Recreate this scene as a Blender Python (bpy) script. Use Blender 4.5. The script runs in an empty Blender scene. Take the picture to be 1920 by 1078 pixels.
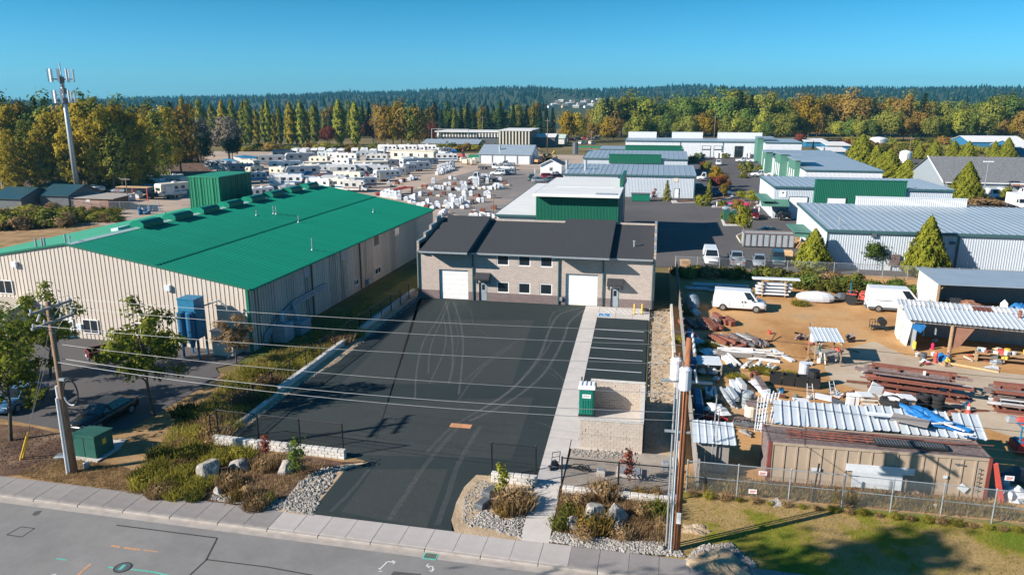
import bpy, math, random
import numpy as np
from mathutils import Vector, Matrix, Euler
SC = bpy.context.scene
COL = SC.collection
rng = random.Random(7)
HAZE_D = 0.00013
R = math.radians

# ---------------------------------------------------------------- camera, sky, sun, exposure
CAMH, FPX, PITCH, YAW = 22.0, 1390.0, R(14.3), R(10.86)
cam_d = bpy.data.cameras.new('camera')
cam_d.sensor_width = 36.0
cam_d.lens = 36.0*FPX/1920.0
cam_d.clip_start, cam_d.clip_end = 0.5, 20000
cam = bpy.data.objects.new('camera', cam_d); COL.objects.link(cam)
cam.location = (0, 0, CAMH); cam.rotation_euler = (math.pi/2-PITCH, 0, YAW)
SC.camera = cam
SUN_EL, SUN_DIR = R(27.6), R(31.0)            # light travels towards +x and +y
world = bpy.data.worlds.new('World'); SC.world = world; world.use_nodes = True
wn = world.node_tree; wn.nodes.clear()
sky = wn.nodes.new('ShaderNodeTexSky'); sky.sky_type = 'NISHITA'; sky.sun_disc = False
sky.sun_elevation = SUN_EL; sky.sun_rotation = R(239); sky.altitude = 50
sky.air_density, sky.dust_density, sky.ozone_density = 1.0, 0.3, 1.6
tint = wn.nodes.new('ShaderNodeMix'); tint.data_type = 'RGBA'; tint.blend_type = 'MULTIPLY'; tint.inputs[0].default_value = 1.0
wtc = wn.nodes.new('ShaderNodeTexCoord'); wsp = wn.nodes.new('ShaderNodeSeparateXYZ'); wr_ = wn.nodes.new('ShaderNodeValToRGB')   # clear teal-blue air: whole dome, by elevation only
wr_.color_ramp.elements[0].color = (0.44, 1.16, 2.1, 1); wr_.color_ramp.elements[1].position = 0.14; wr_.color_ramp.elements[1].color = (0.11, 0.78, 1.18, 1)
wn.links.new(wtc.outputs['Generated'], wsp.inputs[0]); wn.links.new(wsp.outputs[2], wr_.inputs[0]); wn.links.new(wr_.outputs[0], tint.inputs[7])
bgn = wn.nodes.new('ShaderNodeBackground'); bgn.inputs['Strength'].default_value = 0.05
wout = wn.nodes.new('ShaderNodeOutputWorld')
wn.links.new(sky.outputs[0], tint.inputs[6]); wn.links.new(tint.outputs[2], bgn.inputs['Color']); wn.links.new(bgn.outputs[0], wout.inputs['Surface'])
sun_d = bpy.data.lights.new('sun', 'SUN'); sun_d.energy = 5.0; sun_d.angle = R(0.5); sun_d.color = (1.0, 0.92, 0.83)
sun = bpy.data.objects.new('sun', sun_d); COL.objects.link(sun)
ldir = Vector((math.cos(SUN_DIR)*math.cos(SUN_EL), math.sin(SUN_DIR)*math.cos(SUN_EL), -math.sin(SUN_EL)))
sun.rotation_euler = ldir.to_track_quat('-Z', 'Y').to_euler(); sun.location = (-40, -30, 60)
SC.view_settings.view_transform = 'Standard'; SC.view_settings.look = 'None'
SC.view_settings.exposure = 0.85; SC.view_settings.gamma = 1.0; SC.view_settings.use_curve_mapping = False
SC.cycles.max_bounces = 6; SC.cycles.diffuse_bounces = 2; SC.cycles.glossy_bounces = 2; SC.cycles.transmission_bounces = 3
SC.cycles.transparent_max_bounces = 12; SC.cycles.volume_bounces = 0; SC.cycles.caustics_reflective = False; SC.cycles.caustics_refractive = False

# ---------------------------------------------------------------- surveying helpers: sight line to real ground point
_F = Vector((-math.sin(YAW)*math.cos(PITCH), math.cos(YAW)*math.cos(PITCH), -math.sin(PITCH)))
_R = Vector((math.cos(YAW), math.sin(YAW), 0)); _U = _R.cross(_F)
def ray(px, py): return _F*FPX + _R*(px-960) - _U*(py-539)
def G(px, py, z=0.0):
    d = ray(px, py); t = (z-CAMH)/d.z
    return Vector((d.x*t, d.y*t, z))
def HZ(px, pyb, pyt, z=0.0):                   # height of a point above a known base
    b = G(px, pyb, z); d = ray(px, pyt)
    return CAMH + d.z*math.hypot(b.x, b.y)/math.hypot(d.x, d.y)
def SZ(px0, px1, pyb, z=0.0): return (G(px1, pyb, z)-G(px0, pyb, z)).length

# ---------------------------------------------------------------- materials
MATS = {}
def _new(name):
    m = bpy.data.materials.new(name); m.use_nodes = True; m.node_tree.nodes.clear(); MATS[name] = m
    return m, m.node_tree.nodes, m.node_tree.links
def _noise(n, l, vec, scale, detail=4, rough=0.6):
    t = n.new('ShaderNodeTexNoise'); t.inputs['Scale'].default_value = scale; t.inputs['Detail'].default_value = detail
    t.inputs['Roughness'].default_value = rough; l.new(vec, t.inputs['Vector']); return t.outputs['Fac']
def _ramp(n, l, fac, stops):
    r = n.new('ShaderNodeValToRGB'); el = r.color_ramp.elements
    while len(el) < len(stops): el.new(0.5)
    for e, (p, c) in zip(el, stops): e.position = p; e.color = (*c, 1)
    l.new(fac, r.inputs[0]); return r.outputs[0]
def _mix(n, l, a, b, fac, mode='MIX'):
    m = n.new('ShaderNodeMix'); m.data_type = 'RGBA'; m.blend_type = mode
    if isinstance(fac, float): m.inputs[0].default_value = fac
    else: l.new(fac, m.inputs[0])
    for i, s in ((6, a), (7, b)):
        if isinstance(s, tuple): m.inputs[i].default_value = (*s, 1)
        else: l.new(s, m.inputs[i])
    return m.outputs[2]
def _val(n, l, fac, lo, hi):
    m = n.new('ShaderNodeMapRange'); l.new(fac, m.inputs[0]); m.inputs[3].default_value = lo; m.inputs[4].default_value = hi
    return m.outputs[0]
def _mulv(n, l, col, v):
    c = n.new('ShaderNodeCombineColor'); l.new(v, c.inputs[0]); l.new(v, c.inputs[1]); l.new(v, c.inputs[2])
    return _mix(n, l, col, c.outputs[0], 1.0, 'MULTIPLY')
def _fin(m, n, l, col, rough, metal, bump=0, bscale=20, vec=None, spec=0.35, alpha=None):
    p = n.new('ShaderNodeBsdfPrincipled'); o = n.new('ShaderNodeOutputMaterial')
    if isinstance(col, tuple): p.inputs['Base Color'].default_value = (*col, 1)
    else: l.new(col, p.inputs['Base Color'])
    p.inputs['Roughness'].default_value = rough; p.inputs['Metallic'].default_value = metal
    p.inputs['Specular IOR Level'].default_value = spec
    if alpha is not None: l.new(alpha, p.inputs['Alpha'])
    if bump:
        b = n.new('ShaderNodeBump'); b.inputs['Strength'].default_value = 0.6; b.inputs['Distance'].default_value = bump
        l.new(_noise(n, l, vec, bscale, 3), b.inputs['Height']); l.new(b.outputs[0], p.inputs['Normal'])
    l.new(p.outputs[0], o.inputs[0]); return m
def M(name, col, rough=0.6, metal=0.0, var=0.12, scale=2.0, bump=0, bscale=20, objvar=0.0, col2=None, spec=0.35, stretch=None):
    m, n, l = _new(name); tc = n.new('ShaderNodeTexCoord'); vec = tc.outputs['Object']
    if stretch:
        mp = n.new('ShaderNodeMapping'); mp.inputs['Scale'].default_value = stretch; l.new(vec, mp.inputs[0]); vec = mp.outputs[0]
    f = _noise(n, l, vec, scale, 5)
    c2 = col2 or tuple(c*(1+var) for c in col); c1 = col if col2 else tuple(c*(1-var) for c in col)
    c = _ramp(n, l, f, [(0.32, c1), (0.68, c2)])
    if objvar:
        oi = n.new('ShaderNodeObjectInfo'); c = _mulv(n, l, c, _val(n, l, oi.outputs['Random'], 1-objvar, 1+objvar))
    return _fin(m, n, l, c, rough, metal, bump, bscale, tc.outputs['Object'], spec)
def MG(name, stops, scale, fine=6.0, finevar=0.3, rough=0.9, bump=0.02, bscale=6, mid=None):
    """ground: big patches by a ramp, mid-scale and fine-scale mottling"""
    m, n, l = _new(name); tc = n.new('ShaderNodeTexCoord'); vec = tc.outputs['Object']
    f = _noise(n, l, vec, scale, 6, 0.65)
    c = _ramp(n, l, f, stops)
    c = _mulv(n, l, c, _val(n, l, _noise(n, l, vec, fine, 5, 0.7), 1-finevar, 1+finevar))
    c = _mulv(n, l, c, _val(n, l, _noise(n, l, vec, fine*0.13, 3), 1-finevar*0.6, 1+finevar*0.6))
    return _fin(m, n, l, c, rough, 0, bump, bscale, vec, 0.2)
def MLEAF(name, a, b, objvar=0.2, c3=None, scale=0.5, transl=0.3):
    m, n, l = _new(name); tc = n.new('ShaderNodeTexCoord'); vec = tc.outputs['Object']
    oi = n.new('ShaderNodeObjectInfo')
    ad = n.new('ShaderNodeVectorMath'); ad.operation = 'ADD'; l.new(vec, ad.inputs[0])
    cc = n.new('ShaderNodeCombineXYZ'); mm = n.new('ShaderNodeMath'); mm.operation = 'MULTIPLY'; mm.inputs[1].default_value = 90
    l.new(oi.outputs['Random'], mm.inputs[0]); l.new(mm.outputs[0], cc.inputs[0]); l.new(cc.outputs[0], ad.inputs[1])
    f = _noise(n, l, ad.outputs[0], scale, 5, 0.75)
    st = [(0.36, a), (0.62, b)] + ([(0.78, c3)] if c3 else [])
    c = _ramp(n, l, f, st)
    c = _mulv(n, l, c, _val(n, l, _noise(n, l, ad.outputs[0], scale*7, 2), 0.6, 1.4))
    c = _mulv(n, l, c, _val(n, l, oi.outputs['Random'], 1-objvar, 1+objvar))
    d = n.new('ShaderNodeBsdfDiffuse'); t = n.new('ShaderNodeBsdfTranslucent'); x = n.new('ShaderNodeMixShader')
    x.inputs[0].default_value = transl; o = n.new('ShaderNodeOutputMaterial')
    l.new(c, d.inputs[0]); l.new(c, t.inputs[0]); l.new(d.outputs[0], x.inputs[1]); l.new(t.outputs[0], x.inputs[2]); l.new(x.outputs[0], o.inputs[0])
    return m
def MBRICK(name, c1, c2, mortar, bw=0.4, bh=0.2, band=None, axis='xz'):
    """far-off block coursing: brick texture as colour and relief"""
    m, n, l = _new(name); tc = n.new('ShaderNodeTexCoord'); sp = n.new('ShaderNodeSeparateXYZ'); cb = n.new('ShaderNodeCombineXYZ')
    l.new(tc.outputs['Object'], sp.inputs[0])
    l.new(sp.outputs[0 if axis == 'xz' else 1], cb.inputs[0]); l.new(sp.outputs[2], cb.inputs[1])
    b = n.new('ShaderNodeTexBrick'); l.new(cb.outputs[0], b.inputs['Vector'])
    b.inputs['Color1'].default_value = (*c1, 1); b.inputs['Color2'].default_value = (*c2, 1); b.inputs['Mortar'].default_value = (*mortar, 1)
    b.inputs['Scale'].default_value = 1; b.inputs['Brick Width'].default_value = bw; b.inputs['Row Height'].default_value = bh
    b.inputs['Mortar Size'].default_value = 0.014; b.inputs['Bias'].default_value = 0
    c = _mulv(n, l, b.outputs['Color'], _val(n, l, _noise(n, l, tc.outputs['Object'], 9, 4, 0.7), 0.72, 1.28))
    p = n.new('ShaderNodeBsdfPrincipled'); o = n.new('ShaderNodeOutputMaterial'); l.new(c, p.inputs['Base Color']); p.inputs['Roughness'].default_value = 0.92
    p.inputs['Specular IOR Level'].default_value = 0.15
    bm = n.new('ShaderNodeBump'); bm.inputs['Strength'].default_value = 0.9; bm.inputs['Distance'].default_value = 0.035
    hh = _mix(n, l, b.outputs['Fac'], _noise(n, l, tc.outputs['Object'], 14, 3, 0.7), 0.6, 'DIFFERENCE')
    l.new(hh, bm.inputs['Height']); l.new(bm.outputs[0], p.inputs['Normal']); l.new(p.outputs[0], o.inputs[0]); return m

M('white_paint', (0.78, 0.78, 0.77), 0.5, var=0.04)
M('white_metal', (0.64, 0.67, 0.70), 0.45, var=0.06)
M('canopy_metal', (0.50, 0.55, 0.59), 0.5, var=0.1, scale=0.8, objvar=0.06)
M('white_old', (0.66, 0.64, 0.60), 0.6, var=0.14, scale=1.5, objvar=0.1)
M('white_wrap', (0.58, 0.60, 0.63), 0.35, var=0.12, scale=3, objvar=0.12)
M('cream', (0.66, 0.60, 0.48), 0.6, var=0.08, objvar=0.08)
M('grey_paint', (0.30, 0.34, 0.37), 0.5, var=0.1, objvar=0.1)
M('grey_dark', (0.10, 0.11, 0.12), 0.6, var=0.15)
M('grey_light', (0.48, 0.50, 0.52), 0.5, var=0.1)
M('black_metal', (0.015, 0.016, 0.017), 0.5, var=0.1)
M('black_plastic', (0.02, 0.021, 0.022), 0.55, var=0.15)
M('galv', (0.42, 0.45, 0.47), 0.45, 0.5, var=0.12, scale=6)
M('wire', (0.21, 0.22, 0.23), 0.5, 0.4, var=0.1)
M('wire_dark', (0.02, 0.02, 0.022), 0.6, var=0.1)
M('rubber', (0.022, 0.022, 0.023), 0.85, var=0.2, scale=8)
M('rim', (0.40, 0.41, 0.43), 0.35, 0.7, var=0.05)
M('glass', (0.015, 0.022, 0.028), 0.08, var=0.05, spec=0.6)
M('glass_far', (0.03, 0.045, 0.055), 0.15, var=0.1, spec=0.5)
M('lamp_red', (0.35, 0.02, 0.015), 0.3, var=0.05)
M('lamp_clear', (0.65, 0.65, 0.62), 0.2, var=0.05)
M('orange_paint', (0.56, 0.27, 0.13), 0.7, var=0.35, scale=25)
M('yellow_paint', (0.75, 0.48, 0.06), 0.5, var=0.08)
M('red_paint', (0.42, 0.045, 0.045), 0.5, var=0.2, objvar=0.15)
M('pink_paint', (0.62, 0.03, 0.12), 0.35, var=0.05)
M('tractor_red', (0.55, 0.09, 0.07), 0.5, var=0.12)
M('blue_paint', (0.02, 0.12, 0.24), 0.45, var=0.1)
M('teal_blue', (0.02, 0.17, 0.30), 0.5, var=0.15, scale=3)
M('tarp_blue', (0.02, 0.16, 0.42), 0.5, var=0.25, scale=4, bump=0.04, bscale=5)
M('rust', (0.17, 0.06, 0.038), 0.85, var=0.3, scale=5, objvar=0.3, col2=(0.24, 0.088, 0.06))
M('rust_grey', (0.20, 0.15, 0.14), 0.8, var=0.3, scale=4, objvar=0.2)
M('wood', (0.36, 0.24, 0.14), 0.8, var=0.2, scale=4, objvar=0.2)
M('wood_new', (0.58, 0.38, 0.20), 0.8, var=0.15, scale=4, objvar=0.15)
M('wood_grey', (0.27, 0.245, 0.22), 0.9, var=0.25, scale=3, objvar=0.2, stretch=(6, 6, 1))
M('pole_wood', (0.23, 0.15, 0.095), 0.9, var=0.3, scale=5, stretch=(3, 3, 0.4), bump=0.01, bscale=12)
M('pole_wood_red', (0.30, 0.115, 0.05), 0.9, var=0.35, scale=4, stretch=(3, 3, 0.35), bump=0.01, bscale=12)
M('bark', (0.10, 0.075, 0.055), 0.95, var=0.3, scale=4, bump=0.02, bscale=10)
M('bark_pale', (0.34, 0.31, 0.26), 0.9, var=0.25, scale=2)
M('siding_beige', (0.58, 0.505, 0.43), 0.6, var=0.05, scale=0.6, objvar=0.02)
M('siding_grey', (0.50, 0.55, 0.60), 0.45, var=0.05, scale=0.5, objvar=0.02)
M('siding_white', (0.66, 0.68, 0.70), 0.45, var=0.05, scale=0.5)
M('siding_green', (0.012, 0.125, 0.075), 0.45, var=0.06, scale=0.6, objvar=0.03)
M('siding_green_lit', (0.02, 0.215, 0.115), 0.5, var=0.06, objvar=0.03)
M('trim_green', (0.01, 0.155, 0.095), 0.45, var=0.05)
M('trim_teal', (0.05, 0.12, 0.125), 0.5, var=0.08)
M('roof_green', (0.004, 0.195, 0.122), 0.6, var=0.14, scale=1.2, objvar=0.06, spec=0.12, stretch=(1, 1, .12))
M('awning_green', (0.075, 0.195, 0.145), 0.6, var=0.1)
M('roof_grey', (0.30, 0.36, 0.41), 0.4, 0.1, var=0.06, scale=0.5, objvar=0.03)
M('roof_white', (0.68, 0.67, 0.65), 0.6, var=0.05, scale=0.3)
M('roof_skylight', (0.50, 0.62, 0.56), 0.35, var=0.06, scale=1)
M('seam_dark', (0.07, 0.10, 0.11), 0.5, var=0.1)
M('shingle', (0.042, 0.044, 0.048), 0.95, var=0.45, scale=11, bump=0.02, bscale=18)
M('shingle_grey', (0.16, 0.165, 0.17), 0.95, var=0.35, scale=3)
M('concrete', (0.52, 0.48, 0.44), 0.85, var=0.07, scale=1.2, bump=0.004, bscale=30, objvar=0.035)
M('sidewalk', (0.255, 0.232, 0.22), 0.88, var=0.12, scale=1.1, bump=0.005, bscale=30, objvar=0.08)
M('sidewalk_new', (0.41, 0.375, 0.35), 0.88, var=0.08, scale=1.1, bump=0.005, bscale=30, objvar=0.04)
M('kerb_conc', (0.36, 0.32, 0.285), 0.88, var=0.15, scale=1.5, objvar=0.06)
M('stone_white', (0.56, 0.53, 0.49), 0.92, var=0.15, scale=6, bump=0.02, bscale=14, objvar=0.12)
M('cmu', (0.47, 0.405, 0.345), 0.92, var=0.12, scale=10, bump=0.015, bscale=22, objvar=0.07)
M('boulder', (0.31, 0.285, 0.255), 0.92, var=0.35, scale=2.6, bump=0.05, bscale=4, objvar=0.15)
M('brown_wall', (0.26, 0.13, 0.085), 0.8, var=0.12)
M('container_tan', (0.37, 0.28, 0.20), 0.7, var=0.16, scale=1.3, col2=(0.45, 0.35, 0.26))
M('container_red', (0.20, 0.05, 0.04), 0.7, var=0.2, scale=1.5)
M('porta_green', (0.006, 0.16, 0.115), 0.45, var=0.06)
M('box_green', (0.02, 0.10, 0.075), 0.55, var=0.15, scale=2)
M('tan_wall', (0.55, 0.42, 0.26), 0.8, var=0.1)
M('blue_wall', (0.03, 0.16, 0.30), 0.6, var=0.08)
M('cobble', (0.27, 0.25, 0.225), 0.9, var=0.6, scale=7, objvar=0.1)
M('soil', (0.085, 0.05, 0.035), 0.95, var=0.35, scale=3, bump=0.05, bscale=8)
M('paint_mark', (0.62, 0.62, 0.60), 0.8, var=0.12, scale=8)
M('mark_orange', (0.50, 0.26, 0.13), 0.9, var=0.25, scale=10)
M('mark_teal', (0.10, 0.42, 0.34), 0.9, var=0.25, scale=10)
M('ada_blue', (0.03, 0.22, 0.48), 0.7, var=0.06)
M('patch_dark', (0.085, 0.08, 0.078), 0.9, var=0.15, scale=4)
M('crack', (0.045, 0.043, 0.042), 0.9, var=0.2, scale=4)
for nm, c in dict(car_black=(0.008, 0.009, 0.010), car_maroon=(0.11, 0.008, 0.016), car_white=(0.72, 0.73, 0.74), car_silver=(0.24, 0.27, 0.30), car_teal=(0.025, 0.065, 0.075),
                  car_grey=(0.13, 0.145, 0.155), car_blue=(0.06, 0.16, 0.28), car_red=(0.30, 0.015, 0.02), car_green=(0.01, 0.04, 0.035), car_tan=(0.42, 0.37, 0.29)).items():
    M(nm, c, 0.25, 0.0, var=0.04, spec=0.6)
MG('asphalt_new', [(0.3, (0.022, 0.032, 0.032)), (0.7, (0.034, 0.045, 0.045))], 0.09, 22, 0.22, 0.82, 0.004, 60)
MG('asphalt_road', [(0.35, (0.19, 0.183, 0.176)), (0.7, (0.245, 0.235, 0.225))], 0.25, 18, 0.16, 0.9, 0.004, 60)
MG('asphalt_park', [(0.3, (0.085, 0.080, 0.082)), (0.7, (0.125, 0.115, 0.112))], 0.06, 8, 0.12, 0.9, 0.004, 40)
MG('asphalt_yard', [(0.3, (0.16, 0.145, 0.135)), (0.52, (0.21, 0.19, 0.175)), (0.68, (0.36, 0.28, 0.22))], 0.035, 2.5, 0.15, 0.95, 0.01, 4)
MG('dirt_yard', [(0.28, (0.25, 0.13, 0.05)), (0.42, (0.40, 0.21, 0.08)), (0.55, (0.49, 0.285, 0.125)), (0.70, (0.40, 0.29, 0.18))], 0.11, 3.0, 0.28, 0.95, 0.03, 5)
MG('gravel_track', [(0.35, (0.40, 0.31, 0.22)), (0.65, (0.48, 0.40, 0.30))], 0.3, 6, 0.16, 0.95, 0.02, 8)
MG('rv_gravel', [(0.3, (0.30, 0.24, 0.19)), (0.5, (0.40, 0.31, 0.24)), (0.7, (0.46, 0.36, 0.29))], 0.06, 2.0, 0.2, 0.95, 0.02, 3)
MG('lawn', [(0.36, (0.11, 0.155, 0.012)), (0.45, (0.21, 0.19, 0.025)), (0.51, (0.33, 0.225, 0.09)), (0.72, (0.38, 0.26, 0.13))], 0.22, 7, 0.4, 0.95, 0.05, 9)
MG('dry_grass', [(0.3, (0.15, 0.10, 0.045)), (0.48, (0.30, 0.185, 0.085)), (0.68, (0.40, 0.265, 0.135))], 0.45, 8, 0.4, 0.95, 0.05, 9)
MG('weed_ground', [(0.3, (0.10, 0.075, 0.025)), (0.5, (0.15, 0.14, 0.03)), (0.7, (0.27, 0.20, 0.06))], 0.4, 8, 0.4, 0.95, 0.05, 9)
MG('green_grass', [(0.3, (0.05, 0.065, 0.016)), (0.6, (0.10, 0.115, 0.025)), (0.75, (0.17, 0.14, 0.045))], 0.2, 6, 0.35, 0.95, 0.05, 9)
MG('sand_strip', [(0.3, (0.33, 0.24, 0.15)), (0.5, (0.45, 0.33, 0.21)), (0.7, (0.50, 0.42, 0.32))], 0.7, 7, 0.35, 0.95, 0.06, 6)
MG('gravel_bed', [(0.3, (0.27, 0.23, 0.19)), (0.7, (0.38, 0.33, 0.28))], 0.8, 14, 0.35, 0.95, 0.03, 16)
MG('bed_soil', [(0.32, (0.06, 0.035, 0.025)), (0.5, (0.12, 0.07, 0.045)), (0.68, (0.22, 0.15, 0.10))], 0.6, 9, 0.45, 0.95, 0.06, 9)
MG('far_ground', [(0.35, (0.09, 0.085, 0.03)), (0.55, (0.17, 0.13, 0.055)), (0.7, (0.26, 0.18, 0.09))], 0.02, 0.6, 0.3, 0.95)
MG('hill_ground', [(0.35, (0.030, 0.050, 0.030)), (0.7, (0.055, 0.070, 0.035))], 0.01, 0.1, 0.3, 0.95, 0)
MBRICK('block_wall', (0.53, 0.45, 0.395), (0.46, 0.39, 0.345), (0.36, 0.305, 0.265))
MBRICK('block_wall_dark', (0.24, 0.185, 0.18), (0.20, 0.155, 0.15), (0.14, 0.11, 0.105))
MBRICK('block_wall_side', (0.53, 0.45, 0.395), (0.46, 0.39, 0.345), (0.36, 0.305, 0.265), axis='yz')
MLEAF('leaf_cotton', (0.26, 0.225, 0.035), (0.52, 0.39, 0.05), 0.2, (0.70, 0.58, 0.24), 0.5, 0.45)
MLEAF('leaf_gold', (0.2, 0.14, 0.018), (0.36, 0.24, 0.02), 0.2, (0.42, 0.2, 0.02), 0.3)
MLEAF('leaf_brown', (0.169, 0.127, 0.0338), (0.372, 0.229, 0.0507), 0.25, (0.473, 0.22, 0.0592), 0.3)
MLEAF('leaf_olive', (0.113, 0.136, 0.0294), (0.283, 0.271, 0.0498), 0.25, (0.43, 0.34, 0.0678), 0.3)
MLEAF('leaf_green', (0.0632, 0.11, 0.0274), (0.168, 0.222, 0.0463), 0.25, (0.295, 0.316, 0.0632), 0.4)
MLEAF('leaf_poplar', (0.157, 0.197, 0.0365), (0.391, 0.378, 0.0574), 0.2, (0.626, 0.496, 0.0784), 0.35)
MLEAF('leaf_red', (0.16, 0.035, 0.03), (0.26, 0.08, 0.05), 0.2, (0.3, 0.15, 0.06), 0.6)
MLEAF('leaf_orange', (0.24, 0.09, 0.025), (0.36, 0.17, 0.03), 0.2, (0.36, 0.23, 0.04), 0.6)
MLEAF('leaf_grey', (0.13, 0.111, 0.0845), (0.26, 0.221, 0.176), 0.2, None, 0.5)
MLEAF('leaf_conifer', (0.014, 0.032, 0.018), (0.034, 0.058, 0.026), 0.3, None, 0.4, 0.1)
MLEAF('leaf_conifer_far', (0.006, 0.030, 0.028), (0.014, 0.050, 0.044), 0.3, (0.03, 0.06, 0.042), 0.02, 0.05)
MLEAF('leaf_far', (0.03, 0.055, 0.04), (0.06, 0.08, 0.05), 0.3, (0.10, 0.10, 0.07), 0.02, 0.1)
MLEAF('leaf_cedar', (0.128, 0.145, 0.017), (0.264, 0.264, 0.0306), 0.15, (0.374, 0.323, 0.0425), 0.9, 0.15)
MLEAF('leaf_lime', (0.189, 0.203, 0.0261), (0.348, 0.334, 0.0435), 0.15, None, 0.9)
MLEAF('leaf_street', (0.0762, 0.104, 0.0218), (0.251, 0.271, 0.0392), 0.2, (0.522, 0.435, 0.0653), 0.7, 0.35)
MLEAF('leaf_shrub', (0.0585, 0.0715, 0.0156), (0.169, 0.169, 0.0325), 0.3, (0.338, 0.221, 0.065), 0.8)
MLEAF('leaf_dry', (0.20, 0.125, 0.06), (0.38, 0.26, 0.13), 0.3, (0.48, 0.36, 0.20), 0.9)
MLEAF('leaf_weed', (0.17, 0.165, 0.03), (0.36, 0.315, 0.055), 0.3, (0.52, 0.39, 0.13), 0.6, 0.5)

# ---------------------------------------------------------------- mesh builder
class MB:
    def __init__(s): s.v = []; s.f = []
    def add(s, vs, fs):
        o = len(s.v); s.v.extend([tuple(p) for p in vs]); s.f.extend([tuple(i+o for i in f) for f in fs]); return s
    def box(s, x0, y0, z0, x1, y1, z1):
        return s.add([(x0,y0,z0),(x1,y0,z0),(x1,y1,z0),(x0,y1,z0),(x0,y0,z1),(x1,y0,z1),(x1,y1,z1),(x0,y1,z1)],
                     [(3,2,1,0),(4,5,6,7),(0,1,5,4),(1,2,6,5),(2,3,7,6),(3,0,4,7)])
    def bbox(s, x0, y0, z0, x1, y1, z1, b):      # box with chamfered top and vertical edges
        pts = lambda i: [(x0+i+0, y0+i), (x1-i, y0+i), (x1-i, y1-i), (x0+i, y1-i)]
        def ring(i, z):
            c = b*0.7
            return [(x0+i+c,y0+i,z),(x1-i-c,y0+i,z),(x1-i,y0+i+c,z),(x1-i,y1-i-c,z),(x1-i-c,y1-i,z),(x0+i+c,y1-i,z),(x0+i,y1-i-c,z),(x0+i,y0+i+c,z)]
        rs = [ring(b*0.5, z0), ring(0, z0+b), ring(0, z1-b), ring(b, z1)]
        vs = [p for r in rs for p in r]; fs = []
        for k in range(3):
            for i in range(8): fs.append((k*8+i, k*8+(i+1) % 8, k*8+8+(i+1) % 8, k*8+8+i))
        fs += [tuple(range(24, 32)), tuple(range(7, -1, -1))]
        return s.add(vs, fs)
    def obox(s, c, d, rot=(0, 0, 0)):
        m = Euler(rot).to_matrix(); c = Vector(c); k = []
        for z in (-.5, .5):
            for x, y in ((-.5,-.5),(.5,-.5),(.5,.5),(-.5,.5)): k.append(c + m @ Vector((x*d[0], y*d[1], z*d[2])))
        return s.add(k, [(3,2,1,0),(4,5,6,7),(0,1,5,4),(1,2,6,5),(2,3,7,6),(3,0,4,7)])
    def quad(s, *p): return s.add(p, [tuple(range(len(p)))])
    def tube(s, p, q, r, r2=None, n=8, cap=True):
        p, q = Vector(p), Vector(q); d = q-p; r2 = r if r2 is None else r2
        if d.length < 1e-6: return s
        a = d.orthogonal().normalized(); b = d.normalized().cross(a); vs = []
        for c, rr in ((p, r), (q, r2)):
            for i in range(n):
                t = 2*math.pi*i/n; vs.append(c + (a*math.cos(t)+b*math.sin(t))*rr)
        fs = [(i, (i+1) % n, n+(i+1) % n, n+i) for i in range(n)]
        if cap: fs += [tuple(range(n-1, -1, -1)), tuple(range(n, 2*n))]
        return s.add(vs, fs)
    def path(s, pts, r, n=6):
        for a, b in zip(pts[:-1], pts[1:]): s.tube(a, b, r, n=n, cap=False)
        return s
    def prism(s, poly, z0, z1):
        n = len(poly); vs = [(x, y, z0) for x, y in poly]+[(x, y, z1) for x, y in poly]
        fs = [(i, (i+1) % n, n+(i+1) % n, n+i) for i in range(n)]+[tuple(range(n-1, -1, -1)), tuple(range(n, 2*n))]
        return s.add(vs, fs)
    def ext(s, poly, a, b, axis='x'):             # poly in (y,z) swept along x, or in (x,z) swept along y
        n = len(poly)
        if axis == 'x': vs = [(a, u, w) for u, w in poly]+[(b, u, w) for u, w in poly]
        else: vs = [(u, a, w) for u, w in poly]+[(u, b, w) for u, w in poly]
        fs = [(i, (i+1) % n, n+(i+1) % n, n+i) for i in range(n)]+[tuple(range(n-1, -1, -1)), tuple(range(n, 2*n))]
        return s.add(vs, fs)
    def lathe(s, prof, n=12, c=(0, 0, 0)):
        vs = []; fs = []
        for r, z in prof:
            for i in range(n):
                t = 2*math.pi*i/n; vs.append((c[0]+r*math.cos(t), c[1]+r*math.sin(t), c[2]+z))
        for k in range(len(prof)-1):
            for i in range(n): fs.append((k*n+i, k*n+(i+1) % n, k*n+n+(i+1) % n, k*n+n+i))
        fs += [tuple(range(n-1, -1, -1)), tuple(range((len(prof)-1)*n, len(prof)*n))]
        return s.add(vs, fs)
    def blob(s, c, rad, seed=0, jit=0.18, nu=10, nv=7, flat=0.3):
        r = random.Random(seed); k = [(r.uniform(-1, 1), r.uniform(-1, 1), r.uniform(-1, 1), r.uniform(1.5, 3.5), r.uniform(0, 6)) for _ in range(5)]
        vs = []; fs = []
        for j in range(nv+1):
            ph = math.pi*j/nv
            for i in range(nu):
                t = 2*math.pi*i/nu; d = Vector((math.sin(ph)*math.cos(t), math.sin(ph)*math.sin(t), math.cos(ph)))
                w = 1+sum(jit*0.5*math.sin(q[3]*(d.x*q[0]+d.y*q[1]+d.z*q[2])*2+q[4]) for q in k)+r.uniform(-jit, jit)*0.35
                z = d.z*rad[2]*w
                if z < -rad[2]*flat: z = -rad[2]*flat
                vs.append((c[0]+d.x*rad[0]*w, c[1]+d.y*rad[1]*w, c[2]+z))
        for j in range(nv):
            for i in range(nu): fs.append((j*nu+i, j*nu+(i+1) % nu, j*nu+nu+(i+1) % nu, j*nu+nu+i))
        return s.add(vs, fs)
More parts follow.
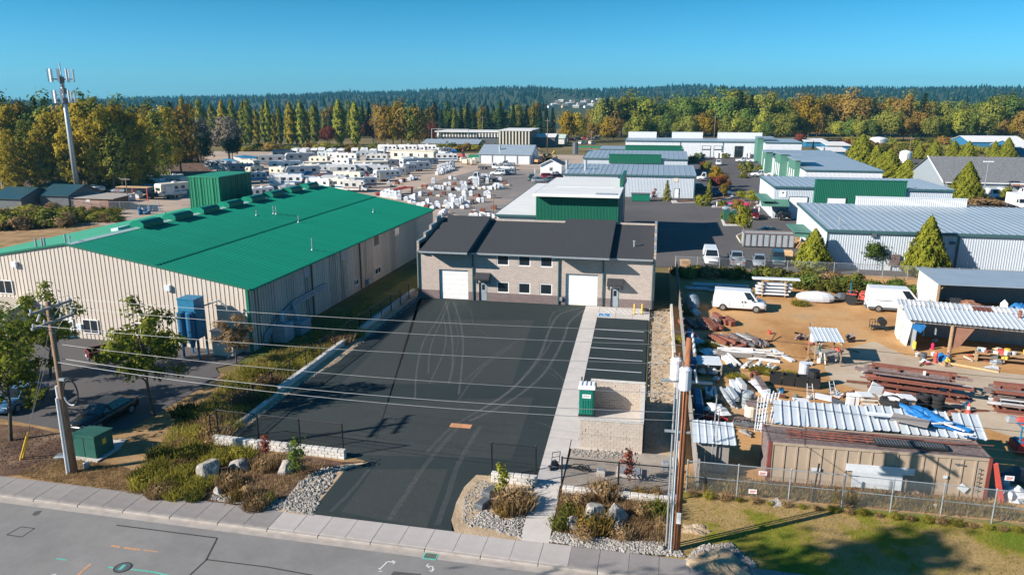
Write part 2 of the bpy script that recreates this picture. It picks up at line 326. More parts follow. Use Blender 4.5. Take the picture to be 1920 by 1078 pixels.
    def rock(s, rad, seed, cuts=11):               # a boulder: a ball split along random planes
        r = random.Random(seed); pl = [(Vector((r.gauss(0, 1), r.gauss(0, 1), r.gauss(.15, .8))).normalized(), r.uniform(.62, .9)) for _ in range(cuts)]; nu, nv = 20, 12; vs = []
        for j in range(nv+1):
            for i in range(nu):
                ph, t = math.pi*j/nv, 2*math.pi*i/nu; p = Vector((math.sin(ph)*math.cos(t), math.sin(ph)*math.sin(t), math.cos(ph)))
                for n, d in pl:
                    e = p.dot(n)-d
                    if e > 0: p -= n*e*.95
                p *= 1+r.uniform(-.02, .02); vs.append((p.x*rad[0], p.y*rad[1], max(-.35, p.z)*rad[2]+rad[2]*.3))
        return s.add(vs, [(j*nu+i, j*nu+(i+1) % nu, j*nu+nu+(i+1) % nu, j*nu+nu+i) for j in range(nv) for i in range(nu)])
    def mesh(s, name, mat, smooth=False):
        me = bpy.data.meshes.new(name); me.from_pydata(s.v, [], s.f)
        if mat: me.materials.append(MATS[mat])
        if smooth: me.polygons.foreach_set('use_smooth', [True]*len(me.polygons))
        me.update(); return me
def np_quads(name, V, mat):                        # V: (n,4,3)
    n = len(V); me = bpy.data.meshes.new(name)
    me.vertices.add(n*4); me.vertices.foreach_set('co', np.ascontiguousarray(V, dtype=np.float32).ravel())
    me.loops.add(n*4); me.loops.foreach_set('vertex_index', np.arange(n*4, dtype=np.int32))
    me.polygons.add(n); me.polygons.foreach_set('loop_start', np.arange(0, n*4, 4, dtype=np.int32))
    try: me.polygons.foreach_set('loop_total', np.full(n, 4, dtype=np.int32))
    except Exception: pass
    me.materials.append(MATS[mat]); me.update(calc_edges=True); me.validate(); return me

# ---------------------------------------------------------------- scene-graph helpers
def link(name, data, parent=None, loc=(0, 0, 0), rot=(0, 0, 0), scale=(1, 1, 1), mat=None):
    o = bpy.data.objects.new(name, data); COL.objects.link(o)
    o.location = loc; o.rotation_euler = rot; o.scale = scale
    if parent: o.parent = parent
    if mat: o.material_slots[0].link = 'OBJECT'; o.material_slots[0].material = MATS[mat]
    return o
def tag(o, label, cat, group=None):
    o['label'] = label; o['category'] = cat
    if group: o['group'] = group
    return o
def thing(name, label, cat, loc=(0, 0, 0), rz=0.0, group=None, scale=(1, 1, 1)):
    return tag(link(name, None, None, loc, (0, 0, rz), scale), label, cat, group)
def part(parent, name, mb, mat, smooth=False, loc=(0, 0, 0), rot=(0, 0, 0), label=None):
    o = link(name, mb.mesh(name, mat, smooth), parent, loc, rot)
    if label: o['label'] = label
    return o
def single(name, label, cat, mb, mat, loc=(0, 0, 0), rz=0.0, group=None, smooth=False):
    return tag(link(name, mb.mesh(name, mat, smooth), None, loc, (0, 0, rz)), label, cat, group)
def structure(name, mb, mat, kind='structure', label=None):
    o = link(name, mb.mesh(name, mat)); o['kind'] = kind
    if label: o['label'] = label
    return o
class Proto:
    """a kind of thing: parts with shared meshes; spawn() links one individual"""
    def __init__(s): s.parts = []
    def add(s, name, mb, mat, under=None, smooth=False, loc=(0, 0, 0)):
        s.parts.append((name, mb if not isinstance(mb, MB) else mb.mesh(name, mat, smooth), mat, under, loc)); return len(s.parts)-1
    def spawn(s, name, label, cat, loc, rz=0.0, group=None, scale=(1, 1, 1), swap=None):
        if not isinstance(scale, tuple): scale = (scale,)*3
        r = thing(name, label, cat, loc, rz, group, scale); made = []
        for (n, me, mat, under, l) in s.parts:
            mt = swap.get(mat) if swap else None
            made.append(link(n, me, r if under is None else made[under], l, mat=mt))
        return r
def ordn(i):
    n = i+1
    return ('leftmost' if n == 1 else '%s from left' % ('', '', 'second', 'third', 'fourth', 'fifth', 'sixth', 'seventh', 'eighth', 'ninth')[n] if n < 10 else '%d%s from left' % (n, 'th' if 10 < n < 14 else {1: 'st', 2: 'nd', 3: 'rd'}.get(n % 10, 'th')))
def in_poly(x, y, P):
    c = False; j = len(P)-1
    for i in range(len(P)):
        if (P[i][1] > y) != (P[j][1] > y) and x < (P[j][0]-P[i][0])*(y-P[i][1])/(P[j][1]-P[i][1])+P[i][0]: c = not c
        j = i
    return c
def scatter(P, n, seed=1):
    r = random.Random(seed); xs = [p[0] for p in P]; ys = [p[1] for p in P]; out = []; k = 0
    while len(out) < n and k < n*60:
        k += 1; x, y = r.uniform(min(xs), max(xs)), r.uniform(min(ys), max(ys))
        if in_poly(x, y, P): out.append((x, y))
    return out
def GP(pts, z=0.0): return [tuple(G(x, y, z)[:2]) for x, y in pts]
def sheet(name, P, z, mat, kind='structure'):
    mb = MB(); mb.quad(*[(x, y, z) for x, y in P]); return structure(name, mb, mat, kind)
# ---------------------------------------------------------------- building helpers
def rib_panel(w, h, ribs=3, d=0.035, rw=0.07, h1=None, name='siding_panel', mat='siding_beige'):
    """one metal sheet: ribs along its length; u = x, length = z, outward = -y"""
    h1 = h if h1 is None else h1
    prof = []; p = w/ribs
    for k in range(ribs):
        a = k*p
        prof += [(a, 0), (a+p-rw*1.7, 0), (a+p-rw*1.2, -d), (a+p-rw*0.3, -d), (a+p, 0)]
    vs = []; 
    for u, y in prof: vs.append((u, y, 0)); vs.append((u, y, h+(h1-h)*u/w))
    fs = [(2*i, 2*i+2, 2*i+3, 2*i+1) for i in range(len(prof)-1)]
    mb = MB(); mb.add(vs, fs); return mb.mesh(name, mat)
def panels(parent, n, w, mesh, loc, step, rot=(0, 0, 0), name='siding_panel', mat=None):
    for i in range(n): link(name, mesh, parent, tuple(loc[k]+step[k]*i for k in range(3)), rot, mat=mat)
def window(parent, loc, w, h, rz=0, mull=1, frame='white_paint', glass='glass', fw=0.07, hbar=0):
    g = MB().box(-w/2, -0.04, 0, w/2, 0, h); gl = part(parent, 'window', g, glass, loc=loc, rot=(0, 0, rz))
    f = MB(); y0, y1 = -0.07, -0.001
    f.box(-w/2-fw, y0, -fw, w/2+fw, y1, 0); f.box(-w/2-fw, y0, h, w/2+fw, y1, h+fw)
    f.box(-w/2-fw, y0, 0, -w/2, y1, h); f.box(w/2, y0, 0, w/2+fw, y1, h)
    for k in range(mull):
        x = -w/2+w*(k+1)/(mull+1); f.box(x-fw*0.4, y0, 0, x+fw*0.4, -0.041, h)
    for k in range(hbar):
        z = h*(k+1)/(hbar+1); f.box(-w/2, y0+0.01, z-fw*0.4, w/2, -0.042, z+fw*0.4)
    part(gl, 'frame', f, frame); return gl
def door(parent, loc, w, h, rz=0, mat='grey_paint', frame='trim_teal', lite=False):
    d = part(parent, 'door', MB().box(-w/2, -0.045, 0.02, w/2, 0, h), mat, loc=loc, rot=(0, 0, rz))
    f = MB().box(-w/2-.09, -.08, 0, -w/2, -.001, h+.09).box(w/2, -.08, 0, w/2+.09, -.001, h+.09).box(-w/2, -.08, h, w/2, -.001, h+.09)
    part(d, 'frame', f, frame); part(d, 'handle', MB().box(w/2-.16, -.11, .98, w/2-.06, -.05, 1.1), 'galv')
    if lite: part(d, 'pane', MB().box(-.16, -.055, 1.25, .16, -.046, 1.85), 'glass')
    return d
def roll_door(parent, loc, w, h, rz=0, mat='white_paint', frame='trim_teal', sec=0.53, recess=False):
    mb = MB(); n = max(3, round(h/sec)); s = h/n
    for i in range(n): mb.box(-w/2, -.05, i*s+.012, w/2, 0, (i+1)*s-.012)
    mb.box(-w/2, -.03, 0, w/2, .0, h)
    d = part(parent, 'roll_up_door', mb, mat, loc=loc, rot=(0, 0, rz))
    f = MB(); y0, y1 = ((-.24, -.001) if recess else (-.1, -.001))
    f.box(-w/2-.1, y0, 0, -w/2-.003, y1, h+.1).box(w/2+.003, y0, 0, w/2+.1, y1, h+.1).box(-w/2-.003, y0, h+.003, w/2+.003, y1, h+.1)
    part(d, 'frame', f, frame); return d
def wall_cells(x0, x1, z0, z1, openings, y0, y1):
    xs = sorted({x0, x1, *[min(max(o[0], x0), x1) for o in openings], *[min(max(o[2], x0), x1) for o in openings]})
    zs = sorted({z0, z1, *[min(max(o[1], z0), z1) for o in openings], *[min(max(o[3], z0), z1) for o in openings]})
    mb = MB()
    for a, b in zip(xs[:-1], xs[1:]):
        run = None
        for c, d in zip(zs[:-1], zs[1:]):
            mx, mz = (a+b)/2, (c+d)/2
            if not any(o[0] < mx < o[2] and o[1] < mz < o[3] for o in openings): mb.box(a, y0, c, b, y1, d)
    return mb
def onplane(px, py, P0, N):
    d = ray(px, py); o = Vector((0, 0, CAMH)); P0 = Vector(P0); N = Vector(N)
    return o + d*((P0-o).dot(N)/d.dot(N))

# ---------------------------------------------------------------- ground and roads
sw_back = lambda x: 33.15-0.02*x
BIG = 4000
gm = MB()
for (a, b, c, d) in ((-BIG, .12, None, 4000), (2.3, BIG, None, 4000), (.12, 2.3, 78.4, 4000)):
    y0 = (sw_back(a)-1.9 if a > -100 else 35) if c is None else c
    if c is None:
        xs0 = max(a, -200); xs1 = min(b, 200)
        gm.quad((a, sw_back(xs0)-1.85, -.05), (xs0, sw_back(xs0)-1.85, -.05), (xs1, sw_back(xs1)-1.85, -.05), (b, sw_back(xs1)-1.85, -.05), (b, d, -.05), (a, d, -.05))
    else: gm.quad((a, y0, -.05), (b, y0, -.05), (b, d, -.05), (a, d, -.05))
gm.quad((.12, sw_back(.12)-1.85, -.05), (2.3, sw_back(2.3)-1.85, -.05), (2.3, 44, -.05), (.12, 44, -.05))
structure('ground', gm, 'far_ground')
sheet('road', [(-400, -300), (400, -300), (400, sw_back(400)-1.84), (-400, sw_back(-400)-1.84)], -.13, 'asphalt_road')
sheet('verge', [(-120, 35.5), (-17, 33.4), (-17, 40.2), (-27.9, 40.6), (-33, 52), (-120, 56)], 0.0, 'dry_grass')
sheet('car_park', GP([(0, 618), (474, 660), (445, 680), (404, 690), (413, 704), (330, 755), (236, 806), (150, 812), (0, 785)])[:1] + GP([(474, 660), (445, 680), (404, 690), (413, 704), (330, 755), (236, 806), (150, 812), (0, 785)]) + [(-110, 47), (-110, 62)], 0.012, 'asphalt_park')
sheet('weed_strip', GP([(262, 905), (290, 850), (330, 785), (400, 742), (420, 705), (470, 680), (560, 640), (700, 560), (783, 512), (783, 546), (690, 612), (527, 735), (404, 830), (425, 855), (375, 935), (310, 938)]), 0.006, 'weed_ground')
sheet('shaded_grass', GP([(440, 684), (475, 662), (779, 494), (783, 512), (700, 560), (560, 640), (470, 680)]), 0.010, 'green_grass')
sheet('planting_bed', GP([(376, 937), (420, 862), (560, 852), (645, 866), (692, 866), (640, 905), (606, 935), (573, 966), (480, 958)]), 0.012, 'bed_soil')
sheet('gravel_verge', GP([(520, 958), (560, 905), (640, 872), (692, 866), (640, 905), (606, 935), (573, 966)]), 0.018, 'sand_strip')
sheet('sand_margin', GP([(783, 546), (794, 556), (720, 607), (632, 680), (567, 718), (500, 772), (432, 834), (402, 833), (527, 735), (690, 612)]), 0.014, 'sand_strip')
lotP = GP([(792, 557), (775, 561), (720, 606), (632, 680), (567, 716), (548, 736), (480, 786), (430, 833), (640, 852), (692, 866), (648, 880), (606, 932), (573, 967)])
lotP += [(-17.8, sw_back(-17.8)-.02), (-9.6, sw_back(-9.6)-.02)] + GP([(846, 975), (855, 942), (870, 913), (893, 890), (1000, 898)]) + [(-6.0, 38.5), (-6.75, 77.9), (-9, 78.2), (-25.8, 78.2)]
sheet('asphalt_lot', lotP, 0.022, 'asphalt_new')
sheet('flower_bed', GP([(893, 890), (1002, 898), (990, 960), (978, 1014), (853, 998), (846, 975), (855, 942), (870, 913)]), 0.016, 'sand_strip')
sheet('shrub_bed', GP([(1046, 918), (1258, 932), (1264, 1032), (1030, 1018)]), 0.012, 'bed_soil')
sheet('gravel_pad', [(-4.5, 38.6), (2.2, 38.6), (2.2, 44.2), (-4.5, 44.2)], 0.008, 'gravel_bed')
sheet('parking_bay', [(-5.2, 50.6), (-.05, 50.6), (-.05, 74.1), (-5.2, 74.1)], 0.016, 'asphalt_new')
lm = MB().box(-5.2, 44.0, -.3, -.05, 74.1, .012).box(-5.2, 74.1, -.3, .12, 78.2, .01); structure('lot_base', lm, 'concrete')
sheet('sand_path', [(-.3, 43.5), (2.35, 43.5), (2.35, 98), (-.3, 98)], -.24, 'sand_strip')
sheet('lawn', [(1.4, sw_back(1)-.1), (90, sw_back(90)-.1), (90, 40.0), (1.4, 40.0)], 0.004, 'lawn')
sheet('junk_yard', [(2.35, 39.8), (90, 39.8), (90, 99.6), (2.35, 99.6)], 0.008, 'dirt_yard')
sheet('gravel_track', GP([(1560, 660), (1640, 640), (1700, 668), (1800, 690), (1940, 705), (1990, 850), (1840, 800), (1780, 775), (1660, 745), (1560, 715), (1545, 690)]), 0.014, 'gravel_track')
sheet('estate_road', [(2.6, 99.6), (130, 99.6), (130, 318), (-8, 318), (-8, 99.6)], 0.0, 'asphalt_park')
sheet('storage_yard', [(-260, 290), (-260, 150), (-118, 116), (-8, 112), (-8, 300), (-60, 300)], 0.006, 'rv_gravel')
sheet('yard_road', GP([(735, 372), (800, 345), (900, 318), (960, 316), (1040, 320), (1062, 345), (985, 385), (930, 400), (880, 412), (830, 392)]), 0.03, 'asphalt_yard')
sheet('wood_floor', GP([(-60, 388), (130, 386), (330, 350), (425, 308), (330, 283), (-60, 285)]), 0.02, 'bed_soil')
sheet('field', [(-260, 62), (-74, 62), (-76, 118), (-260, 150)], 0.0, 'dry_grass')
sheet('bark_mulch', GP([(-40, 800), (0, 795), (60, 800), (135, 818), (190, 822), (200, 850), (110, 862), (60, 888), (0, 893), (-40, 890)]), 0.010, 'bed_soil')
rr = random.Random(4)
# sidewalk slabs and kerb stones, one by one
slab_me = {}
for k in range(46):
    x = -54+k*1.45; x += 0
    new = -20 < x < -4.5
    L = 1.45-(0.018 if k % 2 else 0.012)
    key = (new, k % 2)
    if key not in slab_me: slab_me[key] = MB().bbox(0, -1.7, -.16, L, 0, 0.012, .008).mesh('paving_slab', 'sidewalk_new' if new else 'sidewalk')
    if k == 0: walk_root = thing('sidewalk', 'long concrete sidewalk of square slabs running along the near road', 'sidewalk', (0, 0, 0))
    link('paving_slab', slab_me[key], walk_root, (x, sw_back(x), rr.uniform(-.004, .004)), (0, 0, -.02))
    if k % 2 == 0:
        ks = 'new' if new else 'old'
        if ks not in slab_me: slab_me[ks] = MB().bbox(0, -.2, -.2, 2.88, 0, .0, .03).mesh('kerb_stone', 'kerb_conc')
        link('kerb_stone', slab_me[ks], walk_root, (x, sw_back(x)-1.715, -0.002), (0, 0, -.02))
structure('gutter', MB().quad((-90, sw_back(-90)-2.35, -.122), (60, sw_back(60)-2.35, -.122), (60, sw_back(60)-1.9, -.118), (-90, sw_back(-90)-1.9, -.118)), 'kerb_conc')
# footpath slabs from sidewalk to building
fp = thing('footpath', 'pale concrete footpath leading from the sidewalk to the right roll-up door', 'path', (0, 0, 0))
fpl = lambda y: -5.95-(y-33)*(0.85/45)
y = sw_back(-5)+.0; i = 0
while y < 74.0:
    y2 = min(y+1.5, 74.05); wd = 1.5 if not 44.3 < y < 50.4 else 2.0
    zt = 0.045
    if 39.3 < y < 41.8 and wd == 1.5: zt = 0.05
    mb = MB().prism([(fpl(y), y+.008), (fpl(y)+wd, y+.008), (fpl(y2)+wd, y2-.008), (fpl(y2), y2-.008)], -.1, zt)
    part(fp, 'paving_slab', mb, 'concrete'); y = y2
for a, b in ((-6.75, -5.2), (-5.18, -3.4), (-3.38, -1.6), (-1.58, .12)):
    part(fp, 'paving_slab', MB().box(a, 74.07, -.1, b-.012, 78.15, .045), 'concrete')
for k in range(3):                                    # shallow steps near the street
    part(fp, 'step', MB().box(fpl(39)+.02, 37.6+k*.45, .045, fpl(39)+1.46, 38.03+k*.45, .10+.05*k), 'concrete')
# ---------------------------------------------------------------- painted marks on asphalt (thin paint films)
def film(name, label, cat, pts, mat, z, group=None):
    mb = MB()
    for q in pts: mb.quad(*[(x, y, z) for x, y in q])
    return single(name, label, cat, mb, mat, group=group)
def strip(P, w, z0=0):                                # ribbon along a polyline
    out = []
    for (a, b) in zip(P[:-1], P[1:]):
        d = Vector((b[0]-a[0], b[1]-a[1])); n = Vector((-d.y, d.x)).normalized()*w/2
        out.append([(a[0]-n.x, a[1]-n.y), (b[0]-n.x, b[1]-n.y), (b[0]+n.x, b[1]+n.y), (a[0]+n.x, a[1]+n.y)])
    return out
for py in (620, 636, 655, 674.5, 696):
    yy = G(1160, py).y
    film('parking_line', 'white painted parking bay line on the dark asphalt beside the footpath', 'road marking', [[(-5.15, yy-.05), (-.35, yy-.05), (-.35, yy+.05), (-5.15, yy+.05)]], 'white_paint', .024, 'white parking bay lines')
film('hatch_marking', 'white hatched accessible zone painted on concrete before the right grey door', 'road marking',
     strip([(-4.9, 77.4), (-.7, 77.2)], .1)+strip([(-4.9, 75.9), (-.7, 75.6)], .1)+strip([(-.7, 77.2), (-.7, 75.6)], .1)+[q for k in range(8) for q in strip([(-4.8+k*.52, 77.3), (-4.0+k*.52, 75.8)], .11)], 'white_paint', .056)
ada = thing('accessible_symbol', 'blue square with white wheelchair symbol painted on the concrete apron', 'road marking', (-4.55, 74.95, .054))
part(ada, 'blue_panel', MB().box(-.62, -.6, -.006, .62, .6, .0), 'ada_blue')
am = MB(); 
for q in strip([(-.62, -.6), (.62, -.6)], .07)+strip([(-.62, .6), (.62, .6)], .07)+strip([(-.62, -.6), (-.62, .6)], .07)+strip([(.62, -.6), (.62, .6)], .07): am.quad(*[(x, y, .006) for x, y in q])
ring = [(-.05+.3*math.cos(t*.35+2.6), -.15+.3*math.sin(t*.35+2.6)) for t in range(13)]
for q in strip(ring, .08)+strip([(-.08, .28), (-.04, -.05), (.2, -.07), (.32, -.36)], .09)+strip([(-.05, .12), (.16, .12)], .07): am.quad(*[(x, y, .007) for x, y in q])
am.quad(*[(-.1+.09*math.cos(t*.785), .42+.09*math.sin(t*.785), .007) for t in range(8)])
part(ada, 'wheelchair_symbol', am, 'white_paint')
# tyre scuffs, faint and chalky: a see-through dusty film
def dust(name, a, col):
    m, n, l = _new(name); tc = n.new('ShaderNodeTexCoord')
    f = _noise(n, l, tc.outputs['Object'], 5, 6, 0.8); v = _val(n, l, f, -1.1*a, 2.6*a)
    return _fin(m, n, l, col, 0.95, 0, alpha=v, spec=0.1)
dust('scuff', 0.22, (0.30, 0.29, 0.28)); dust('scuff_soft', 0.14, (0.26, 0.255, 0.25)); dust('dust_wide', 0.12, (0.24, 0.22, 0.20))
def curve(pts, n=14):
    P = [pts[0]]+list(pts)+[pts[-1]]; out = []
    for i in range(1, len(P)-2):
        for k in range(n):
            t = k/n; a, b, c, d = P[i-1], P[i], P[i+1], P[i+2]
            out.append(tuple(.5*((2*b[j])+(-a[j]+c[j])*t+(2*a[j]-5*b[j]+4*c[j]-d[j])*t*t+(-a[j]+3*b[j]-3*c[j]+d[j])*t**3) for j in range(2)))
    return out+[tuple(pts[-1])]
SC_PATHS = [([(838, 565), (820, 600), (795, 640), (782, 690), (778, 750)], .16, 'scuff'), ([(842, 566), (826, 605), (808, 650), (803, 700)], .14, 'scuff'),
 ([(836, 566), (842, 595), (848, 640), (848, 690), (841, 720)], .2, 'scuff'), ([(850, 566), (862, 600), (868, 640), (866, 690), (860, 740)], .2, 'scuff'),
 ([(830, 590), (836, 620), (832, 660), (805, 720)], .13, 'scuff'), ([(856, 568), (855, 600), (859, 640), (850, 690)], .13, 'scuff_soft'), ([(846, 564), (880, 580), (890, 610), (930, 640)], .14, 'scuff_soft'),
 ([(824, 575), (800, 600), (796, 620)], .12, 'scuff_soft'), ([(1090, 578), (1050, 590), (1030, 620), (1010, 670), (960, 730), (900, 770)], .3, 'scuff'), ([(1094, 582), (1068, 605), (1055, 640), (1020, 700), (960, 750), (880, 790)], .3, 'scuff'),
 ([(1078, 580), (1040, 585), (1028, 612)], .25, 'scuff_soft'), ([(1010, 685), (1035, 693), (1052, 708), (1058, 715)], .12, 'scuff'), ([(1005, 690), (1030, 700), (1048, 712)], .12, 'scuff_soft'), ([(960, 650), (905, 690), (860, 750)], .22, 'scuff_soft'),
 ([(985, 632), (930, 665), (870, 715)], .22, 'scuff_soft'), ([(1000, 790), (1030, 800), (1040, 815)], .14, 'scuff_soft'), ([(640, 758), (700, 766), (742, 772)], .1, 'scuff_soft'), ([(1035, 640), (1000, 690), (940, 745), (850, 800), (800, 850)], .3, 'scuff_soft'),
 ([(860, 800), (800, 870), (760, 930), (730, 975)], .4, 'scuff_soft'), ([(900, 800), (860, 870), (840, 930), (820, 985)], .4, 'scuff_soft'), ([(700, 870), (660, 920), (620, 960)], .3, 'scuff_soft')]
for i, (p, w, mt) in enumerate(SC_PATHS):
    film('tyre_mark', 'pale dusty tyre mark curving over the new dark asphalt lot', 'tyre mark', strip(curve(GP(p)), w*.8), mt, .0265+.0008*i, 'pale tyre marks on the asphalt lot')
for k, P in enumerate(([(760, 600), (1000, 600), (960, 720), (640, 720)], [(560, 760), (1000, 745), (960, 860), (560, 850)], [(700, 880), (840, 880), (800, 990), (640, 960)])): film('dust_film', 'faint dusty film on the asphalt lot, %s' % ('before the roll-up doors', 'across the middle', 'on the driveway')[k], 'dust', [GP(P)], 'dust_wide', .0245+.0004*k)
film('seam_line', 'straight dark paving seam along the left side of the asphalt lot', 'paving seam', strip(GP([(803, 561), (690, 650), (600, 718), (480, 818)]), .09), 'black_plastic', .0262)
od = thing('drain_cover', 'storm drain grate ringed by orange paint in the middle of the asphalt lot', 'drain', G(864, 799)+Vector((0, 0, .046)))
part(od, 'paint_patch', MB().box(-.75, -.32, -.006, .75, .32, -.002), 'orange_paint'); part(od, 'grate_frame', MB().box(-.66, -.26, -.002, .02, .26, .006), 'mark_orange')
gb = MB(); [gb.box(-.6+k*.1, -.2, .006, -.56+k*.1, .2, .012) for k in range(6)]; part(od, 'grate_bar', gb, 'orange_paint')
# road marks
zr = -.125
film('road_patch', 'square tar-edged asphalt patch at the left of the near road', 'road patch', strip(GP([(12, 998), (39, 983), (64, 986), (40, 1002), (12, 998)]), .06), 'crack', zr)
film('road_crack', 'long dark tar seam bending across the near road', 'road crack', strip(GP([(218, 980), (282, 988), (407, 1004), (386, 1045), (350, 1078)]), .09)+strip(GP([(386, 1044), (500, 1058), (650, 1085)]), .08), 'crack', zr)
film('asphalt_patch', 'dark asphalt repair patch at the bottom of the road below the white arrows', 'road patch', [GP([(738, 1066), (790, 1071), (780, 1085), (722, 1085)])], 'patch_dark', zr)
film('survey_mark', 'orange spray paint dashes on the left of the road', 'road marking', strip(GP([(208, 1018), (225, 1021)]), .12)+strip(GP([(232, 1022), (262, 1026)]), .13)+strip(GP([(268, 1026), (296, 1030)]), .07), 'mark_orange', zr)
film('survey_mark', 'short diagonal orange spray paint streak near the lower left of the road', 'road marking', strip(GP([(170, 1052), (158, 1062), (140, 1078)]), .13), 'mark_orange', zr)
film('survey_mark', 'teal spray paint line running past the manhole cover', 'road marking', strip(GP([(202, 1058), (226, 1062)]), .1)+strip(GP([(245, 1062), (290, 1068), (334, 1078)]), .1)+strip(GP([(228, 1055), (250, 1051)]), .07), 'mark_teal', zr)
film('survey_mark', 'small teal spray paint dash above the manhole on the road', 'road marking', strip(GP([(104, 1042), (124, 1045)]), .09), 'mark_teal', zr)
film('survey_arrow', 'white spray paint arrow with two heads before the driveway', 'road marking', strip(GP([(709, 1065), (726, 1048), (742, 1049)]), .07)+strip(GP([(735, 1046), (743, 1049), (736, 1052)]), .05)+strip(GP([(711, 1060), (709, 1066), (717, 1066)]), .05), 'paint_mark', zr)
film('survey_arrow', 'small white zigzag arrow mark beside the kerb drain', 'road marking', strip(GP([(800, 1056), (812, 1057), (810, 1065)]), .06)+strip(GP([(803, 1052), (799, 1056), (806, 1060)]), .05)+strip(GP([(805, 1064), (810, 1067), (814, 1061)]), .05), 'paint_mark', zr)
film('survey_mark', 'white letter painted at the lower left edge of the road', 'road marking', strip(GP([(86, 1078), (97, 1073), (105, 1071)]), .07), 'paint_mark', zr)
film('oil_stain', 'small dark oil stain near the kerb at left', 'stain', [GP([(59, 960), (66, 954), (78, 953), (72, 960), (64, 963)])], 'patch_dark', zr)
mh = thing('manhole_cover', 'round iron manhole cover sprayed with a teal mark on the road', 'manhole', G(230, 1063, -.12))
mh.location.z = -.118; part(mh, 'rim', MB().lathe([(.42, -.02), (.42, .006), (.36, .006), (.36, -.02)], 20), 'crack'); part(mh, 'lid', MB().lathe([(.35, -.02), (.35, .004)], 20), 'grey_dark'); part(mh, 'paint_mark', MB().box(-.12, -.2, .0045, .06, .2, .008), 'mark_teal')
gr = thing('storm_drain', 'rectangular rusty kerb drain grate in the gutter by the driveway', 'drain', G(807, 1042, -.12), -.02); gr.location.z = -.112
part(gr, 'frame', MB().box(-.36, -.26, -.02, .36, .26, .004), 'mark_teal'); gg = MB(); [gg.box(-.28+k*.085, -.2, .004, -.235+k*.085, .2, .014) for k in range(7)]; part(gr, 'grate_bar', gg, 'rust')

# ---------------------------------------------------------------- new block building
MBX, MBY = -25.9, 78.2
bd = thing('block_building', 'new tan block warehouse with dark shingle roofs and two white roll-up doors', 'building', (MBX, MBY, 0))
lx = lambda px: (px-785)*0.06
gd1 = (2.55, 5.9, 3.42); gd2 = (lx(1066), lx(1124), 3.55)
wins = [(lx(a), lx(b), z0, z1) for a, b in ((938, 961), (978, 1001), (1018.5, 1041.5)) for z0, z1 in ((1.05, 2.3), (4.15, 5.35))]
doors = [(lx(904), lx(920)), (lx(1148), lx(1163))]
ops = [(gd1[0], 0, gd1[1], gd1[2]), (gd2[0], 0, gd2[1], gd2[2])] + [(a, z0, b, z1) for a, b, z0, z1 in wins] + [(a, 0, b, 2.15) for a, b in doors]
part(bd, 'wall', wall_cells(0, 26.4, 1.0, 5.62, ops, 0, .3), 'block_wall'); dx_ = [0]+sorted(v for o in ops if o[1] == 0 for v in (o[0], o[2]))+[26.4]
for a, b in zip(dx_[::2], dx_[1::2]): part(bd, 'wall_base', MB().box(a, -.012, 0, b, .3, 1.0), 'block_wall_dark')
zb = lambda yl: 5.58+.17*(yl+.3)
RY = 10.4
def roof_slab(x0, x1, y0, y1, off, t=.16): return MB().ext([(y0, zb(y0)+off-t), (y1, zb(y1)+off-t), (y1, zb(y1)+off), (y0, zb(y0)+off)], x0, x1, 'x')
for nm, x0, x1, y0, off in (('roof', 0.3, 0.9, -.4, 0), ('roof', .9, 6.3, -1.8, .5), ('roof', 6.3, 15.6, -.4, 0), ('roof', 15.6, 21.6, -1.8, .5), ('roof', 21.6, 26.1, -.4, 0)):
    r_ = part(bd, nm, roof_slab(x0, x1, y0, RY, off), 'shingle')
    part(r_, 'gutter', MB().box(x0, y0-.12, zb(y0)+off-.2, x1, y0-.003, zb(y0)+off-.02), 'galv')
    if off:
        part(r_, 'soffit', MB().box(x0+.05, y0+.06, zb(y0)+off-.3, x1-.05, -.003, zb(y0)+off-.2), 'trim_teal')
        for xx in (x0+.01, x1-.13): part(r_, 'cheek_wall', MB().ext([(0, 5.6), (RY-.02, zb(RY-.02)-.3), (RY-.02, zb(RY)+off-.161), (0, zb(0)+off-.161)], xx, xx+.12), 'trim_teal')
part(bd, 'eave_band', MB().box(6.35, -.06, 5.30, 15.55, -.013, 5.5), 'trim_teal')
def parapet(x0, x1, y0=0):
    mb = MB(); steps = [(0, 2.6, 6.5), (2.6, 4.9, 7.0), (4.9, 7.2, 7.5), (7.2, 9.0, 8.1), (9.0, 10.6, 7.7)]
    p = part(bd, 'parapet_wall', MB().box(x0, .3, 0, x1, 10.6, 6.2), 'block_wall_side')
    for a, b, z in steps:
        mb.box(x0, a+(.0 if a else -.0), 5.6 if a == 0 else 6.2, x1, b, z)
    part(p, 'stepped_top', mb, 'block_wall_side'); c = MB()
    for a, b, z in steps: c.box(x0-.02, a-.03, z+.002, x1+.02, b-.03, z+.06)
    part(p, 'coping', c, 'galv')
parapet(.02, .28); parapet(26.16, 26.4)
part(bd, 'back_wall', MB().box(0.28, RY+.01, 0, 26.12, RY+.25, 7.6), 'block_wall')
roll_door(bd, ((gd1[0]+gd1[1])/2, .25, 0), gd1[1]-gd1[0]-.02, gd1[2]-.02, recess=True); roll_door(bd, ((gd2[0]+gd2[1])/2, .25, 0), gd2[1]-gd2[0]-.02, gd2[2]-.02, recess=True)
for a, b, z0, z1 in wins: window(bd, ((a+b)/2, .1, z0+.11), b-a-.22, z1-z0-.22, mull=0, fw=.11)
